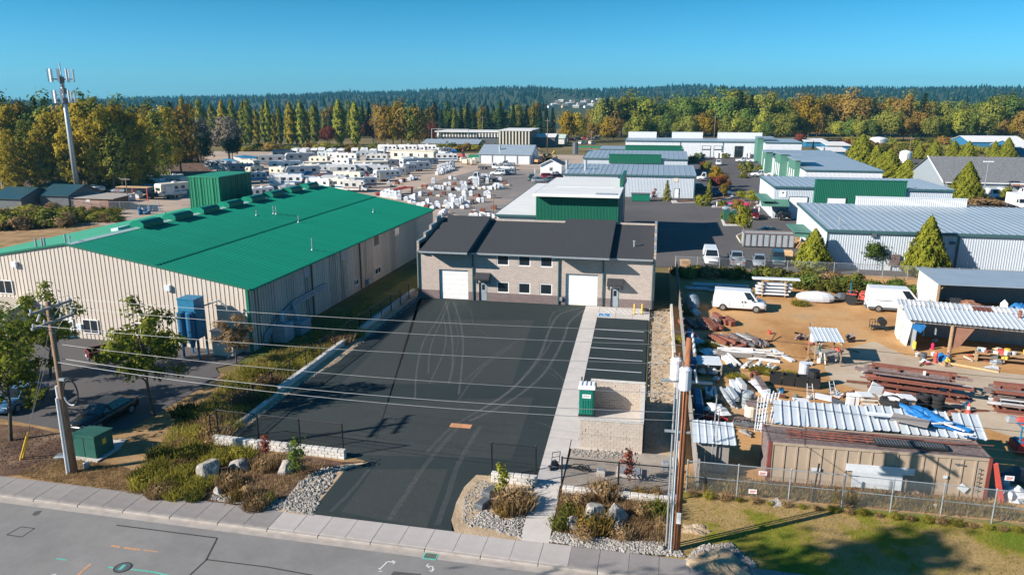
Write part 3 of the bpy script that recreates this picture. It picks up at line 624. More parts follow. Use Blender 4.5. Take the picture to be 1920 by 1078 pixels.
for a, b in doors:
    door(bd, ((a+b)/2, .18, 0), b-a-.2, 2.05, lite=True)
    cx = (a+b)/2
    c = part(bd, 'door_hood', MB().ext([(-.95, 2.75), (-.02, 3.25), (-.02, 2.65), (-.95, 2.6)], cx-.85, cx+.85), 'shingle'); part(c, 'bracket', MB().box(cx-.8, -.85, 2.5, cx-.7, -.02, 2.6).box(cx+.7, -.85, 2.5, cx+.8, -.02, 2.6).box(cx-.8, -.1, 2.0, cx-.7, -.02, 2.5).box(cx+.7, -.1, 2.0, cx+.8, -.02, 2.5), 'trim_teal')
for px in (787.5, 893, 1053, 1133.5, 1221):
    part(bd, 'downpipe', MB().box(lx(px)-.06, -.16, .1, lx(px)+.06, -.03, 5.35).tube((lx(px), -.1, 5.3), (lx(px), -.5 if px in (787.5, 1221) else -.2, 5.5), .06), 'trim_teal' if px != 893 else 'trim_teal')
part(bd, 'wall_light', MB().box(lx(989)-.18, -.25, 5.35, lx(989)+.18, -.07, 5.5), 'lamp_clear'); part(bd, 'meter_box', MB().box(lx(1053)+.15, -.2, .5, lx(1053)+.45, -.013, .9), 'galv')
vp = part(bd, 'roof_vent', MB().tube((24.0, 3.2, 6.0), (24.0, 3.2, 6.75), .09).tube((24.0, 3.2, 6.75), (24.0, 3.2, 6.85), .15), 'galv')
for px, py in ((1189, 590), (1203.5, 590)):
    q = G(px, py); b = thing('bollard', 'yellow steel bollard %s before the right corner of the block building' % ('standing left of its twin' if px < 1195 else 'nearest the corner downpipe'), 'bollard', (q.x, q.y, .04), group='yellow bollards')
    part(b, 'post', MB().lathe([(.09, 0), (.09, 1.05), (.06, 1.13), (.01, 1.15)], 12), 'yellow_paint'); part(b, 'base_collar', MB().lathe([(.2, 0), (.2, .03), (.1, .035)], 12), 'grey_dark')
hs = G(1211, 584); single('hose_reel', 'dark coiled hose heap on the ground by the corner bollard', 'hose', MB().lathe([(.3, 0), (.35, .12), (.3, .24), (.18, .24), (.15, .1)], 12), 'black_plastic', (hs.x, hs.y, .05))

# green-roofed warehouse
GB0 = Vector((-34.6, 57.3, 0)); GBR = R(-2.2)
gbw = thing('green_roof_warehouse', 'long beige metal warehouse with a bright green ribbed gable roof', 'building', GB0, GBR)
GBM = Matrix.Rotation(GBR, 3, 'Z'); gbn = GBM @ Vector((0, -1, 0)); gbx = GBM @ Vector((1, 0, 0))
def gloc(px, py): p = GBM.transposed() @ (onplane(px, py, GB0, gbn)-GB0); return p     # facade -> local
def gside(px, py): p = GBM.transposed() @ (onplane(px, py, GB0, gbx)-GB0); return p
WD, LEN, EV, PK = 36.6, 49.6, 5.85, 9.0
sl = (PK-EV)/(WD/2)
part(gbw, 'wall_core', MB().ext([(-WD, 0), (0, 0), (0, EV-.05), (-WD/2, PK-.05), (-WD, EV-.05)], .03, LEN, 'y'), 'siding_beige')
pw = WD/41
for k in range(41):
    a = -WD+k*pw; zt = lambda x: EV+(sl*(x+WD) if x < -WD/2 else sl*(-x))-.03
    link('siding_panel', rib_panel(pw, zt(a), 2, .042, .07, zt(a+pw)), gbw, (a, 0, 0))
sp = LEN/55; sm = rib_panel(sp, EV-.03, 2, .05, .075)
panels(gbw, 55, sp, sm, (0.0, 0, 0), (0, sp, 0), (0, 0, math.pi/2))
sa = math.atan(sl); SL = math.hypot(WD/2, PK-EV)+.35
rm = rib_panel(sp, SL, 2, .035, .07, name='roof_panel', mat='roof_green'); th = -(math.pi/2-sa)
z_e = EV+.03-.35*sl
panels(gbw, 55, sp, rm, (.34, 0, z_e), (0, sp, 0), (th, 0, math.pi/2), 'roof_panel')
panels(gbw, 55, sp, rm, (-WD-.34, sp, z_e), (0, sp, 0), (th, 0, -math.pi/2), 'roof_panel')
part(gbw, 'ridge_cap', MB().ext([(-WD/2-.5, PK-.02), (-WD/2, PK+.1), (-WD/2+.5, PK-.02)], 0, LEN, 'y'), 'roof_skylight')
xm = -WD/4; part(gbw, 'lap_strip', MB().ext([(xm-.1, EV-sl*xm+.115), (xm+.1, EV-sl*(xm+.2)+.115), (xm+.1, EV-sl*(xm+.2)+.13), (xm-.1, EV-sl*xm+.13)], .1, LEN-.1, 'y'), 'roof_green')
for s0, s1 in (((-WD-.35, z_e), (-WD/2, PK)), ((-WD/2, PK), (.35, z_e))):
    part(gbw, 'gable_trim', MB().ext([s0, s1, (s1[0], s1[1]+.16), (s0[0], s0[1]+.16)], -.18, -.045, 'y'), 'trim_green')
part(gbw, 'corner_trim', MB().box(-.16, -.09, 0, .09, -.045, EV).box(.045, -.045, 0, .09, .12, EV), 'trim_green')
part(gbw, 'eave_trim', MB().box(.2, 0, z_e-.14, .4, LEN, z_e-.01), 'roof_green')
rot90 = math.pi/2
for (x0, x1, y0, y1) in ((0, 22, 527, 548), (160, 183, 601, 622), (257, 272, 607, 627)):
    a, b = gloc(x0, y1), gloc(x1, y0); window(gbw, ((a.x+b.x)/2, -.045, a.z), b.x-a.x, b.z-a.z)
a, b = gloc(119, 634), gloc(136, 598); door(gbw, ((a.x+b.x)/2, -.045, 0), b.x-a.x, b.z, mat='white_paint', frame='white_paint')
for px, py in ((30, 495), (317, 539), (152, 611)):
    p = gloc(px, py); part(gbw, 'wall_lamp', MB().box(p.x-.3, -.3, p.z-.25, p.x+.25, -.05, p.z+.25), 'white_metal')
p = gloc(348, 626); part(gbw, 'louvre', MB().box(p.x-.4, -.12, p.z-.75, p.x+.35, -.05, p.z+.55), 'galv')
for (x0, x1, y0, y1, mt) in ((570, 582.5, 496, 521, 'grey_paint'), (640, 650, 466, 489, 'grey_paint'), (701, 709, 440, 461, 'rust_grey'), (740, 747, 426, 444, 'glass')):
    a, b = gside(x0, y1), gside(x1, y0); s_ = part(gbw, 'wall_light_panel', MB().box(.046, a.y, a.z, .062, b.y, b.z), mt); part(s_, 'frame', MB().box(.045, a.y-.06, a.z-.06, .07, b.y+.06, a.z-.001).box(.045, a.y-.06, b.z+.001, .07, b.y+.06, b.z+.06), 'grey_paint')
for (x0, x1, y0, y1) in ((664.5, 670.5, 523, 535), (703, 712, 500, 514.5)):
    a, b = gside(x0, y1), gside(x1, y0); window(gbw, (.046, (a.y+b.y)/2, a.z), abs(b.y-a.y), abs(b.z-a.z), rot90)
for px, py in ((588, 592), (677, 546)):
    p = gside(px, py); part(gbw, 'downpipe', MB().box(.06, p.y-.08, 0, .2, p.y+.08, EV-.1), 'brown_wall')
for k in range(8):
    yy = 9.4+5.05*k; v = part(gbw, 'ridge_vent', MB().ext([(-WD/2-.75, PK-.05), (-WD/2+.75, PK-.05), (-WD/2+.78, PK+.42), (-WD/2+.4, PK+.66), (-WD/2-.4, PK+.66), (-WD/2-.78, PK+.42)], yy, yy+3.1, 'y'), 'trim_green')
    part(v, 'end_cap', MB().ext([(-WD/2-.8, PK+.0), (-WD/2+.8, PK+.0), (-WD/2+.82, PK+.44), (-WD/2+.42, PK+.7), (-WD/2-.42, PK+.7), (-WD/2-.82, PK+.44)], yy-.06, yy-.002, 'y'), 'roof_green')
N_r = GBM @ Vector((math.sin(sa), 0, math.cos(sa))); P_r = GB0+GBM @ Vector((0, 0, EV+.05))
for px, py, h in ((513, 401, 1.0), (518, 402, 1.0), (560, 417, .8), (585.5, 469, 1.3), (481, 404, .6), (700, 398, .5)):
    q = GBM.transposed() @ (onplane(px, py, P_r, N_r)-GB0); part(gbw, 'vent_pipe', MB().tube((q.x, q.y, q.z-.2), (q.x, q.y, q.z+h), .05).lathe([(.16, 0), (.08, .12)], 8, (q.x, q.y, q.z)), 'galv')
for k, (x, yy, h) in enumerate(((-22.5, .9, 1.0), (-22.0, 1.1, .9), (-21.6, 1.0, .9), (-20.2, 2.0, .9), (-18.9, 1.2, .7), (-27.5, 1.0, .6), (-19.6, 15.5, .9))):
    part(gbw, 'vent_pipe', MB().tube((x, yy, PK-sl*abs(x+WD/2)-.2), (x, yy, PK-sl*abs(x+WD/2)+h), .09), 'galv')
part(gbw, 'skylight_unit', MB().obox((-20.4, 9.5, PK-.2), (.9, 1.8, .4), (0, -sa, 0)), 'white_metal')
# raised green enclosure on the far slope
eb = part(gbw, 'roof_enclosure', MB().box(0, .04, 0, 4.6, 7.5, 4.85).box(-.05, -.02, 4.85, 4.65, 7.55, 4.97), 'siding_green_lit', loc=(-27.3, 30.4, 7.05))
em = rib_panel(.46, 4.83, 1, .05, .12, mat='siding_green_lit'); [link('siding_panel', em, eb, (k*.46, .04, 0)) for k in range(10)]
em2 = rib_panel(.5, 4.83, 1, .05, .12, mat='siding_green'); [link('siding_panel', em2, eb, (4.6, .04+k*.4973, 0), (0, 0, rot90)) for k in range(15)]  # shaded side painted in darker green than the sunlit front
# porch at the left edge
pa, pb = gloc(0, 590), gloc(62, 574)
po = part(gbw, 'porch_roof', MB().ext([(-.05, 3.55), (-3.2, 2.85), (-3.2, 2.75), (-.05, 3.4)], -36, pb.x, 'x'), 'siding_beige'); part(po, 'porch_trim', MB().box(-36, -3.32, 2.68, pb.x+.1, -3.2, 2.95).ext([(-.05, 3.45), (-3.2, 2.75), (-3.2, 2.95), (-.05, 3.65)], pb.x+.0, pb.x+.12), 'trim_green')
prib = MB(); [prib.ext([(-.06, 3.555), (-3.19, 2.855), (-3.19, 2.9), (-.06, 3.6)], -36+k*.4, -35.94+k*.4) for k in range(int((pb.x+36)/.4))]; part(po, 'roof_rib', prib, 'cream')
for k in range(4): part(po, 'porch_post', MB().box(pb.x-.3-k*2.2, -3.1, 0, pb.x-.15-k*2.2, -2.95, 2.8), 'white_paint')
# lean-to box at the right of the facade
pc = gloc(437, 655); part(gbw, 'lean_to', MB().box(-3.0, -1.4, 0, -1.0, -.05, 2.2).box(-3.1, -1.5, 2.2, -.9, -.05, 2.3), 'siding_beige')
# ducts along the shaded side wall
dm = MB()
for k in range(3): dm.path([(.25, 1.5+k*.1, .5+k*.25), (.3, 4.2, 1.5+k*.28), (.3, 7.2, 2.4+k*.22), (.3, 14.0, 2.5+k*.22)], .09, 6)
part(gbw, 'duct', dm, 'grey_paint'); part(gbw, 'blower_unit', MB().bbox(.2, 3.0, 0, 1.6, 4.6, 1.7, .06).tube((.9, 3.8, 1.7), (.5, 4.4, 2.6), .22), 'grey_paint'); part(gbw, 'blower_unit', MB().bbox(.2, 5.4, 0, 1.9, 7.4, 1.2, .06).tube((1.0, 6.4, 1.2), (.5, 6.6, 2.8), .2), 'grey_paint')
p = gside(688, 535); part(gbw, 'gas_meter', MB().box(.1, p.y-.5, .3, .5, p.y+.4, .9).tube((.3, p.y+.4, .4), (.3, p.y+1.6, .5), .06).tube((.3, p.y+.9, 0), (.3, p.y+.9, 1.5), .05), 'grey_paint')
# blue dust collector
q = G(367, 668); dc = thing('dust_collector', 'tall blue cyclone dust collector on legs beside the beige facade', 'machine', (q.x, q.y, 0), GBR)
part(dc, 'hopper', MB().box(-.85, -.55, 1.9, .85, .75, 4.3).prism([(-.85, -.55), (.85, -.55), (.85, .75), (-.85, .75)], 1.8, 1.9), 'teal_blue')
part(dc, 'head_box', MB().box(-.8, -.6, 4.303, .8, .8, 5.3).box(-.85, -.65, 5.3, .85, .85, 5.36), 'teal_blue')
for x in (-.42, .42): part(dc, 'cyclone', MB().lathe([(.36, 1.9), (.36, 4.2), (.2, 4.28)], 12, (x, -.75, 0)).lathe([(.12, 1.1), (.36, 1.9)], 12, (x, -.75, 0)), 'blue_paint')
for x in (-.75, .75):
    for y in (-.5, .7): part(dc, 'leg', MB().box(x-.07, y-.07, 0, x+.07, y+.07, 1.9), 'blue_paint')
part(dc, 'exhaust_pipe', MB().path([(.85, .3, 4.5), (2.2, .9, 5.0), (2.9, 1.0, 4.4), (2.9, 1.0, 3.0)], .07), 'galv')
# ---------------------------------------------------------------- industrial estate sheds
def Yp(px, py, y): d = ray(px, py); t = y/d.y; return Vector((d.x*t, y, CAMH+d.z*t))
def Xp(px, py, x): d = ray(px, py); t = x/d.x; return Vector((x, d.y*t, CAMH+d.z*t))
def metal_shed(label, x0, y0, x1, y1, zf, zb, wall='siding_grey', roof='roof_grey', trim='trim_teal', pw=0.9, rw=0.9, front=True, seam='rib', oh=.25, side_panels=False, cat='building'):
    t = thing('metal_shed', label, cat, (x0, y0, 0)); W, D = x1-x0, y1-y0
    part(t, 'wall_core', MB().ext([(.03, 0), (D, 0), (D, zb-.06), (.03, zf-.06)], 0, W, 'x'), wall)
    if front:
        n = max(2, round(W/pw)); panels(t, n, W/n, rib_panel(W/n, zf-.05, 3, .035, .07, mat=wall), (0, 0, 0), (W/n, 0, 0))
    if side_panels:
        n = max(2, round(D/1.2)); dz = (zb-zf)/n
        for k in range(n): link('siding_panel', rib_panel(D/n, zf+dz*(n-k)-.07, 3, .03, .07, h1=zf+dz*(n-k-1)-.07, mat=wall), t, (-.002, D-k*D/n, 0), (0, 0, -math.pi/2))
    a = math.atan2(zb-zf, D); SL = math.hypot(D, zb-zf)+oh*1.6
    if rw:
        n = max(2, round((W+.3)/rw)); s = (W+.3)/n
        panels(t, n, s, rib_panel(s, SL, 1, .06, .07, name='roof_panel', mat=roof), (-.15, -oh, zf-oh*math.tan(a)), (s, 0, 0), (-(math.pi/2-a), 0, 0), 'roof_panel')
    else: part(t, 'roof', MB().ext([(-oh, zf-oh*math.tan(a)-.05), (D+.2, zb+.2*math.tan(a)-.05), (D+.2, zb+.2*math.tan(a)+.03), (-oh, zf-oh*math.tan(a)+.03)], -.15, W+.15, 'x'), roof)
    part(t, 'eave_trim', MB().box(-.17, -oh-.1, zf-.34-oh*math.tan(a), W+.17, -oh+.0, zf-.02-oh*math.tan(a)), trim)
    part(t, 'rake_trim', MB().ext([(-oh, zf-.3), (D, zb-.3), (D, zb+.06), (-oh, zf+.06)], -.24, -.155, 'x').ext([(-oh, zf-.3), (D, zb-.3), (D, zb+.06), (-oh, zf+.06)], W+.155, W+.24, 'x'), trim)
    return t
def raised_panel(t, x0, x1, z0, z1, y=-.5, mat='siding_green', depth=.5, pw=.9):
    r_ = part(t, 'raised_facade', MB().box(x0, y, z0, x1, y+depth, z1).box(x0-.05, y-.08, z1+.002, x1+.05, y+depth+.05, z1+.12), mat)
    n = max(2, round((x1-x0)/pw)); w = (x1-x0)/n; me = rib_panel(w, z1-z0-.02, 3, .04, .08, mat=mat)
    for i in range(n): link('siding_panel', me, r_, (x0+i*w, y-.004, z0))
    return r_
# shed with white roof and tall green front, right behind the block building
y = 105.5; xa, xb = Yp(1005, 366, y).x, Yp(1160, 366, y).x; zt = Yp(1100, 364, y).z
s = metal_shed('tall shed with dark green ribbed front and white roof behind the block building', xa, y, xb, y+24, zt, zt-.25, 'siding_green', 'roof_white', 'white_paint', oh=1.3, rw=0, pw=.62)
part(s, 'service_pipe', MB().box(xb-xa+.02, 3, 0, xb-xa+.25, 3.5, zt-.6).box(xb-xa+.02, 9, 0, xb-xa+.3, 9.6, zt-.6), 'roof_grey'); part(s, 'roof_grate', MB().box(xb-xa-3.2, -.9, zt+.05, xb-xa-.2, .9, zt+.09), 'grey_paint'); part(s, 'roof_ridge', MB().box(2, 8, zt-.02, xb-xa-1, 8.1, zt+.06), 'white_metal')
part(s, 'parapet_return', MB().box(xb-xa-.35, 10, zt-.2, xb-xa+.1, 24, zt+1.2), 'siding_green')
s2 = metal_shed('low wing with white roof and pale ribbed wall left of the tall green shed', xa-6.0, y+1.0, xa-.25, y+40, 5.5, 5.7, 'siding_white', 'roof_white', 'trim_teal', rw=0, oh=.3)
# big grey-blue shed at the right
R1 = metal_shed('big pale grey metal shed with ribbed silver roof behind the two conical cedars', 22.75, 103, 84, 125, 5.25, 5.8, pw=.9, rw=.9, side_panels=True)
part(R1, 'downpipe', MB().box(Yp(1794, 470, 103).x-22.75-.12, -.2, 0, Yp(1794, 470, 103).x-22.75+.12, -.04, 5), 'trim_teal'); part(R1, 'corner_trim', MB().box(-.03, -.08, 0, .18, -.037, 5.2), 'trim_teal')
p = Yp(1638, 441, 103); part(R1, 'wall_light', MB().box(p.x-22.75-.3, -.35, p.z-.2, p.x-22.75+.3, -.04, p.z+.25), 'grey_dark')
p = Yp(1785, 456, 103); part(R1, 'wall_light', MB().box(p.x-22.75-.3, -.35, p.z-.1, p.x-22.75+.3, -.04, p.z+.2), 'grey_dark')
q = Yp(1605, 372, 125); q2 = Yp(1812, 376, 125); raised_panel(R1, q.x-22.75, q2.x-22.75, 5.7, 6.95, 21.6, 'siding_white')
for px, py in ((1573, 422), (1535, 402)): 
    u = Yp(px, py, 106 if px > 1550 else 113); part(R1, 'vent_pipe', MB().tube((u.x-22.75, u.y-103, 5.2), (u.x-22.75, u.y-103, 6.5), .07), 'galv')
part(R1, 'side_awning', MB().ext([(8.0, 3.3), (16, 3.3), (16, 3.15), (8, 3.15)], -2.6, -.1, 'x').ext([(8.0, 2.7), (8.06, 2.7), (8.06, 3.3), (8, 3.3)], -2.6, -.1, 'x'), 'awning_green')
e = Yp(1682, 490, 103); el = part(R1, 'electric_panel', MB().box(e.x-22.75-.9, -.35, .8, e.x-22.75+.2, -.05, 2.2).box(e.x-22.75+.3, -.3, .3, e.x-22.75+.7, -.05, 1.4), 'rust_grey'); door(R1, (Yp(1662, 500, 103).x-22.75, -.04, 0), .95, 2.05, mat='siding_white')
# shed with green front panel
f2 = G(1447, 409); z2 = Yp(1447, 349, f2.y).z; xr = Yp(1785, 373, f2.y).x
R2 = metal_shed('grey shed with broad dark green centre panel and small green awnings', f2.x, f2.y, xr, f2.y+20, z2, z2-.1, side_panels=True, rw=1.2)
g0, g1, gz = Yp(1528, 340, f2.y).x-f2.x, Yp(1700, 340, f2.y).x-f2.x, Yp(1600, 338.5, f2.y).z; raised_panel(R2, g0, g1, 0, gz)
a = Yp(1476, 409, f2.y).x-f2.x; b = Yp(1510, 409, f2.y).x-f2.x; roll_door(R2, ((a+b)/2, -.05, 0), b-a, 4.1)
a = Yp(1546, 409, f2.y).x-f2.x; b = Yp(1580, 409, f2.y).x-f2.x; roll_door(R2, ((a+b)/2, -.56, 0), b-a, 4.1)
part(R2, 'front_awning', MB().ext([(-2.6, 2.7), (-.06, 3.6), (-.06, 3.4), (-2.6, 2.55)], -2.4, 2.6, 'x').ext([(-2.4, 3.55), (0, 3.55), (9, 3.55), (9, 3.4), (-2.4, 3.4)], -2.4, -.05, 'x'), 'awning_green')
n_ = part(R2, 'notice_board', MB().box(1.0, -.1, 4.0, 2.2, -.04, 5.2), 'white_paint'); part(n_, 'emblem', MB().tube((1.6, -.12, 4.85), (1.6, -.101, 4.85), .18, n=10), 'grey_dark')
for yy in (3.5, 6.5, 9.5): window(R2, (-.05, yy, 1.0), 1.0, 1.3, -math.pi/2, glass='glass_far')
# shed beyond with white end wall and green side bays
f3 = Yp(1510, 318, 196); R3 = metal_shed('pale shed with smooth silver roof beyond the green panel shed', f3.x, 196, Yp(1655, 325, 196).x, 232, f3.z, f3.z+.4, 'siding_white', 'roof_grey', rw=0)
for (ya, yb, xo, zz) in ((203, 214, -1.2, 1.6), (222, 232, -2.0, 1.8)):
    w_ = part(R3, 'green_bay', MB().box(xo, ya-196, 0, .0, yb-196, f3.z+zz), 'awning_green'); part(w_, 'bay_roof', MB().box(xo-.3, ya-196-.3, f3.z+zz+.003, 3.5, yb-196+.3, f3.z+zz+.2), 'roof_grey')
    for k in range(3): part(w_, 'tall_window', MB().box(xo-.08, ya-196+1+k*3.2, .6, xo-.004, ya-196+2+k*3.2, 4.0), 'white_paint')
f4 = Yp(1490, 300, 236); R4 = metal_shed('second pale shed with green side bay further up the estate road', f4.x-6, 236, f4.x+15, 262, f4.z+.9, f4.z+1.2, 'siding_white', 'roof_grey', rw=0)
w_ = part(R4, 'green_bay', MB().box(-2.0, 2, 0, 0, 10, f4.z+2), 'awning_green'); part(w_, 'bay_roof', MB().box(-2.3, 1.7, f4.z+2.003, 3.5, 10.3, f4.z+2.2), 'roof_grey'); part(w_, 'tall_window', MB().box(-2.08, 4, .6, -2.004, 5, 4), 'white_paint')
f5 = Yp(1420, 268, 285); R5 = metal_shed('furthest pale shed at the right end of the estate road', f5.x+1, 272, f5.x+13, 292, f5.z+1, f5.z+1.2, 'siding_white', 'roof_grey', rw=0)
w_ = part(R5, 'green_bay', MB().box(-2.0, 4, 0, 0, 12, f5.z+2.2), 'awning_green'); part(w_, 'bay_roof', MB().box(-2.3, 3.7, f5.z+2.203, 3.5, 12.3, f5.z+2.4), 'roof_grey')
# left row of three sheds
L1 = metal_shed('grey ribbed-roof shed with pine trees before its wall, nearest of the left row', -21.0, 173, 9.0, 190, 5.1, 5.95, rw=1.2, pw=1.0)
p = Yp(1268, 337, 173); part(L1, 'wall_patch', MB().box(p.x+21-.6, -.08, p.z-.5, p.x+21+.5, -.04, p.z+.4), 'cream'); roll_door(L1, (-21+21+3.2, -.05, 0), 3.0, 3.4, mat='siding_white')
door(L1, (Yp(1268, 365, 173).x+21, -.05, 0), 1.0, 2.1, mat='white_paint')
for px in (1063, 1098): u = Yp(px, 312, 180); part(L1, 'vent_stack', MB().tube((u.x+21, 7, 5.2), (u.x+21, 7, 7.6), .35), 'galv')
for px, h in ((1112, .9), (1125, 1.2)): part(L1, 'vent_pipe', MB().tube((Yp(px, 320, 178).x+21, 6, 5.2), (Yp(px, 320, 178).x+21, 6, 5.5+h), .08), 'galv')
part(L1, 'downpipe', MB().box(12.6, -.2, 0, 12.8, -.04, 5).box(29.75, -.2, 0, 29.95, -.04, 5), 'trim_teal')
L2 = metal_shed('grey ribbed-roof shed with a green raised panel, middle of the left row', -21.0, 222, 9.0, 241, 5.0, 6.0, rw=1.4, pw=1.2); raised_panel(L2, Yp(1142, 300, 222).x+21, Yp(1240, 300, 222).x+21, 3.6, Yp(1190, 290, 222).z, pw=1.5)
part(L2, 'vent_stack', MB().tube((-4, 14, 5), (-4, 14, 8.6), .9), 'grey_dark')
L3 = metal_shed('pale shed with low green panel, furthest of the left row', -19.5, 262, 9.0, 278, Yp(1280, 281, 262).z, Yp(1280, 277, 278).z+.3, 'siding_white', rw=0, pw=1.5); raised_panel(L3, 9, 28, 3.6, Yp(1200, 273, 262).z, pw=2.0)
BB = metal_shed('long white workshop with three bay doors closing the end of the estate road', -12.0, 300, 43.0, 318, 6.0, 6.2, 'siding_white', 'roof_grey', rw=0, pw=1.5)
for a, b in ((1178, 1231), (1260, 1318), (1346, 1430)): raised_panel(BB, Yp(a, 255, 316).x+12, Yp(b, 255, 316).x+12, 6.2, 8.5, 17.3, 'siding_white', pw=2)
for a, b, mt in ((1316, 1331, 'siding_white'), (1338, 1352, 'siding_white'), (1377, 1392, 'glass')):
    u, v = Yp(a, 290, 300).x+12, Yp(b, 290, 300).x+12; d_ = roll_door(BB, ((u+v)/2, -.05, 0), v-u, 4.2, mat=mt); part(d_, 'window_strip', MB().box(-(v-u)/2, -.08, 2.6, (v-u)/2, -.055, 3.0), 'glass_far')
part(BB, 'side_wing', MB().box(55.1, -6, 0, 60, 2, 6.9), 'siding_white'); part(BB, 'column_trim', MB().box(21, -.1, 0, 21.3, -.04, 5.8).box(37, -.1, 0, 37.3, -.04, 5.8), 'trim_teal')
# grey shingled building at far right
def gable_house(label, x0, y0, x1, y1, ze, zr, wall, roof, axis='x', cat='building', name='building', oh=.4):
    t = thing(name, label, cat, (x0, y0, 0)); W, D = x1-x0, y1-y0
    if axis == 'x':
        part(t, 'wall', MB().ext([(0, 0), (D, 0), (D, ze), (D/2, zr-.1), (0, ze)], 0, W, 'x'), wall); s = (zr-ze)/(D/2)
        part(t, 'roof', MB().ext([(-oh, ze-oh*s), (D/2, zr), (D+oh, ze-oh*s), (D+oh, ze-oh*s+.15), (D/2, zr+.15), (-oh, ze-oh*s+.15)], -oh, W+oh, 'x'), roof)
    else:
        part(t, 'wall', MB().ext([(0, 0), (W, 0), (W, ze), (W/2, zr-.1), (0, ze)], 0, D, 'y'), wall); s = (zr-ze)/(W/2)
        part(t, 'roof', MB().ext([(-oh, ze-oh*s), (W/2, zr), (W+oh, ze-oh*s), (W+oh, ze-oh*s+.15), (W/2, zr+.15), (-oh, ze-oh*s+.15)], -oh, D+oh, 'y'), roof)
    return t
gs = gable_house('long grey shingled low building with white rake trim at the right edge', 66.5, 190, 112, 214, 3.2, 8.0, 'grey_paint', 'shingle_grey')
part(gs, 'rake_trim', MB().ext([(-.4, 2.9), (12, 8.0), (12, 8.35), (-.4, 3.3)], -.5, -.41, 'x'), 'white_paint'); part(gs, 'gutter', MB().box(0, -.52, 2.9, 45, -.41, 3.1), 'white_paint'); part(gs, 'entrance', MB().box(18.5, -.25, 0, 20.5, -.01, 2.5), 'glass'); part(gs, 'entrance_canopy', MB().box(14, -1.2, 2.55, 22, -.02, 2.85), 'brown_wall')
wg = gable_house('white gabled warehouse with grey roof standing in the paver yard', -60.3, 254, -42.2, 272, 3.3, 5.9, 'siding_white', 'roof_grey')
for k in range(5): part(wg, 'pilaster', MB().box(k*4.4, -.18, 0, k*4.4+.25, -.01, 3.2), 'galv')
part(wg, 'roof_vent', MB().tube((6.5, 4, 4), (6.5, 4, 6), .4), 'galv'); part(wg, 'side_door', MB().box(18.11, 5, 0, 18.2, 9, 2.8), 'grey_paint')
hu = gable_house('small white hut with dark pitched roof beside the row of parked cars', -33.0, 216, -26.8, 224, 3.2, 4.7, 'white_paint', 'grey_dark', 'y'); window(hu, (3.1, -.03, 1.6), .8, .9, glass='glass_far'); part(hu, 'gable_trim', MB().ext([(-.4, 3.0), (3.1, 4.7), (6.6, 3.0), (6.6, 3.2), (3.1, 4.9), (-.4, 3.2)], -.5, -.41, 'y'), 'white_paint')
br = thing('wooden_shed', 'brown flat-roofed shed beside the cell tower', 'shed', (-116.0, 131, 0)); part(br, 'wall', MB().box(0, 0, 0, 8, 6, 2.35), 'brown_wall'); part(br, 'roof', MB().ext([(-.3, 2.36), (6.5, 2.6), (6.5, 2.75), (-.3, 2.5)], -.4, 9.5, 'x'), 'wood_grey'); part(br, 'light_panel', MB().box(3, -.06, 1.7, 3.9, -.01, 2.2), 'lamp_clear')
for i, (a, b, yb, hh, lab) in enumerate(((-10, 52, 395, 2.6, 'long shed with blue roof darkened as tree shade at the left edge under the trees'), (78, 140, 392, 2.9, 'blue hip-roofed shed left of the cell tower'))):
    q0, q1 = G(a, yb), G(b, yb); t_ = gable_house(lab, q0.x, q0.y, q1.x, q0.y+9, hh, hh+1.6, 'grey_dark', 'car_teal', name='shed', cat='shed')  # dark roof colour stands in for the shade of the trees
q = G(115, 372); tent = single('canvas_tent', 'faded blue canopy tent, coloured dark for tree shade, behind the hip-roofed shed', 'tent', MB().lathe([(5.5, 0), (5.5, 1.8), (2.6, 3.6), (.3, 4.2)], 8), 'car_teal', q)  # tree shade put into the dark tent colour
# far buildings behind the yards
Y0 = 345; bx0, bx1 = Yp(820, 260, Y0).x, Yp(940, 260, Y0).x
bf = thing('concrete_building', 'long concrete building with vertical white fins beyond the paver yard', 'building', (bx0, Y0, 0)); W = bx1-bx0
part(bf, 'wall', MB().box(0, 0, 0, W, 18, 4.5).box(W+.01, -6, 0, W+15, 18, 7.6), 'grey_dark'); part(bf, 'roof_slab', MB().box(-1, -1, 6.6, W, 18, 7.0).box(W+.01, -6.3, 7.603, W+15.3, 18.3, 8.0), 'roof_white')
fm = MB().box(0, 0, 0, .7, .5, 2.3).mesh('fin', 'white_old'); [link('fin', fm, bf, (k*1.45, -.55, 4.4)) for k in range(int(W/1.45))]
fm2 = MB().box(0, 0, 0, .6, .5, 7.4).mesh('fin', 'cream'); [link('fin', fm2, bf, (W+.3+k*1.5, -6.55, 0)) for k in range(10)]
part(bf, 'pergola', MB().box(-2, -3, 8.0, 16, -2.6, 8.2).box(-2, -3, 0, -1.7, -2.7, 8).box(15.7, -3, 4, 16, -2.7, 8), 'galv')
ts = gable_house('tan open shed with pale blue low roof before the concrete building', Yp(800, 270, 318).x, 312, Yp(902, 270, 318).x, 326, 3.2, 4.6, 'tan_wall', 'roof_grey')
sd = gable_house('dark flat workshop right of the concrete building', Yp(998, 262, 350).x, 350, Yp(1040, 262, 350).x, 364, 4.4, 5.6, 'grey_dark', 'roof_white'); ob = gable_house('small teal-roofed house near the golden tree', Yp(1040, 262, 372).x, 372, Yp(1058, 262, 372).x, 384, 2.8, 4.4, 'white_old', 'roof_skylight')
oo = thing('billboard', 'orange sign panel leaning beside the white gabled warehouse', 'sign', G(1003, 296)); part(oo, 'panel', MB().box(-1.7, -.1, .6, 1.7, .1, 3.8), 'orange_paint'); part(oo, 'post', MB().box(-1.3, -.05, 0, -1.1, .05, .6).box(1.1, -.05, 0, 1.3, .05, .6), 'galv')
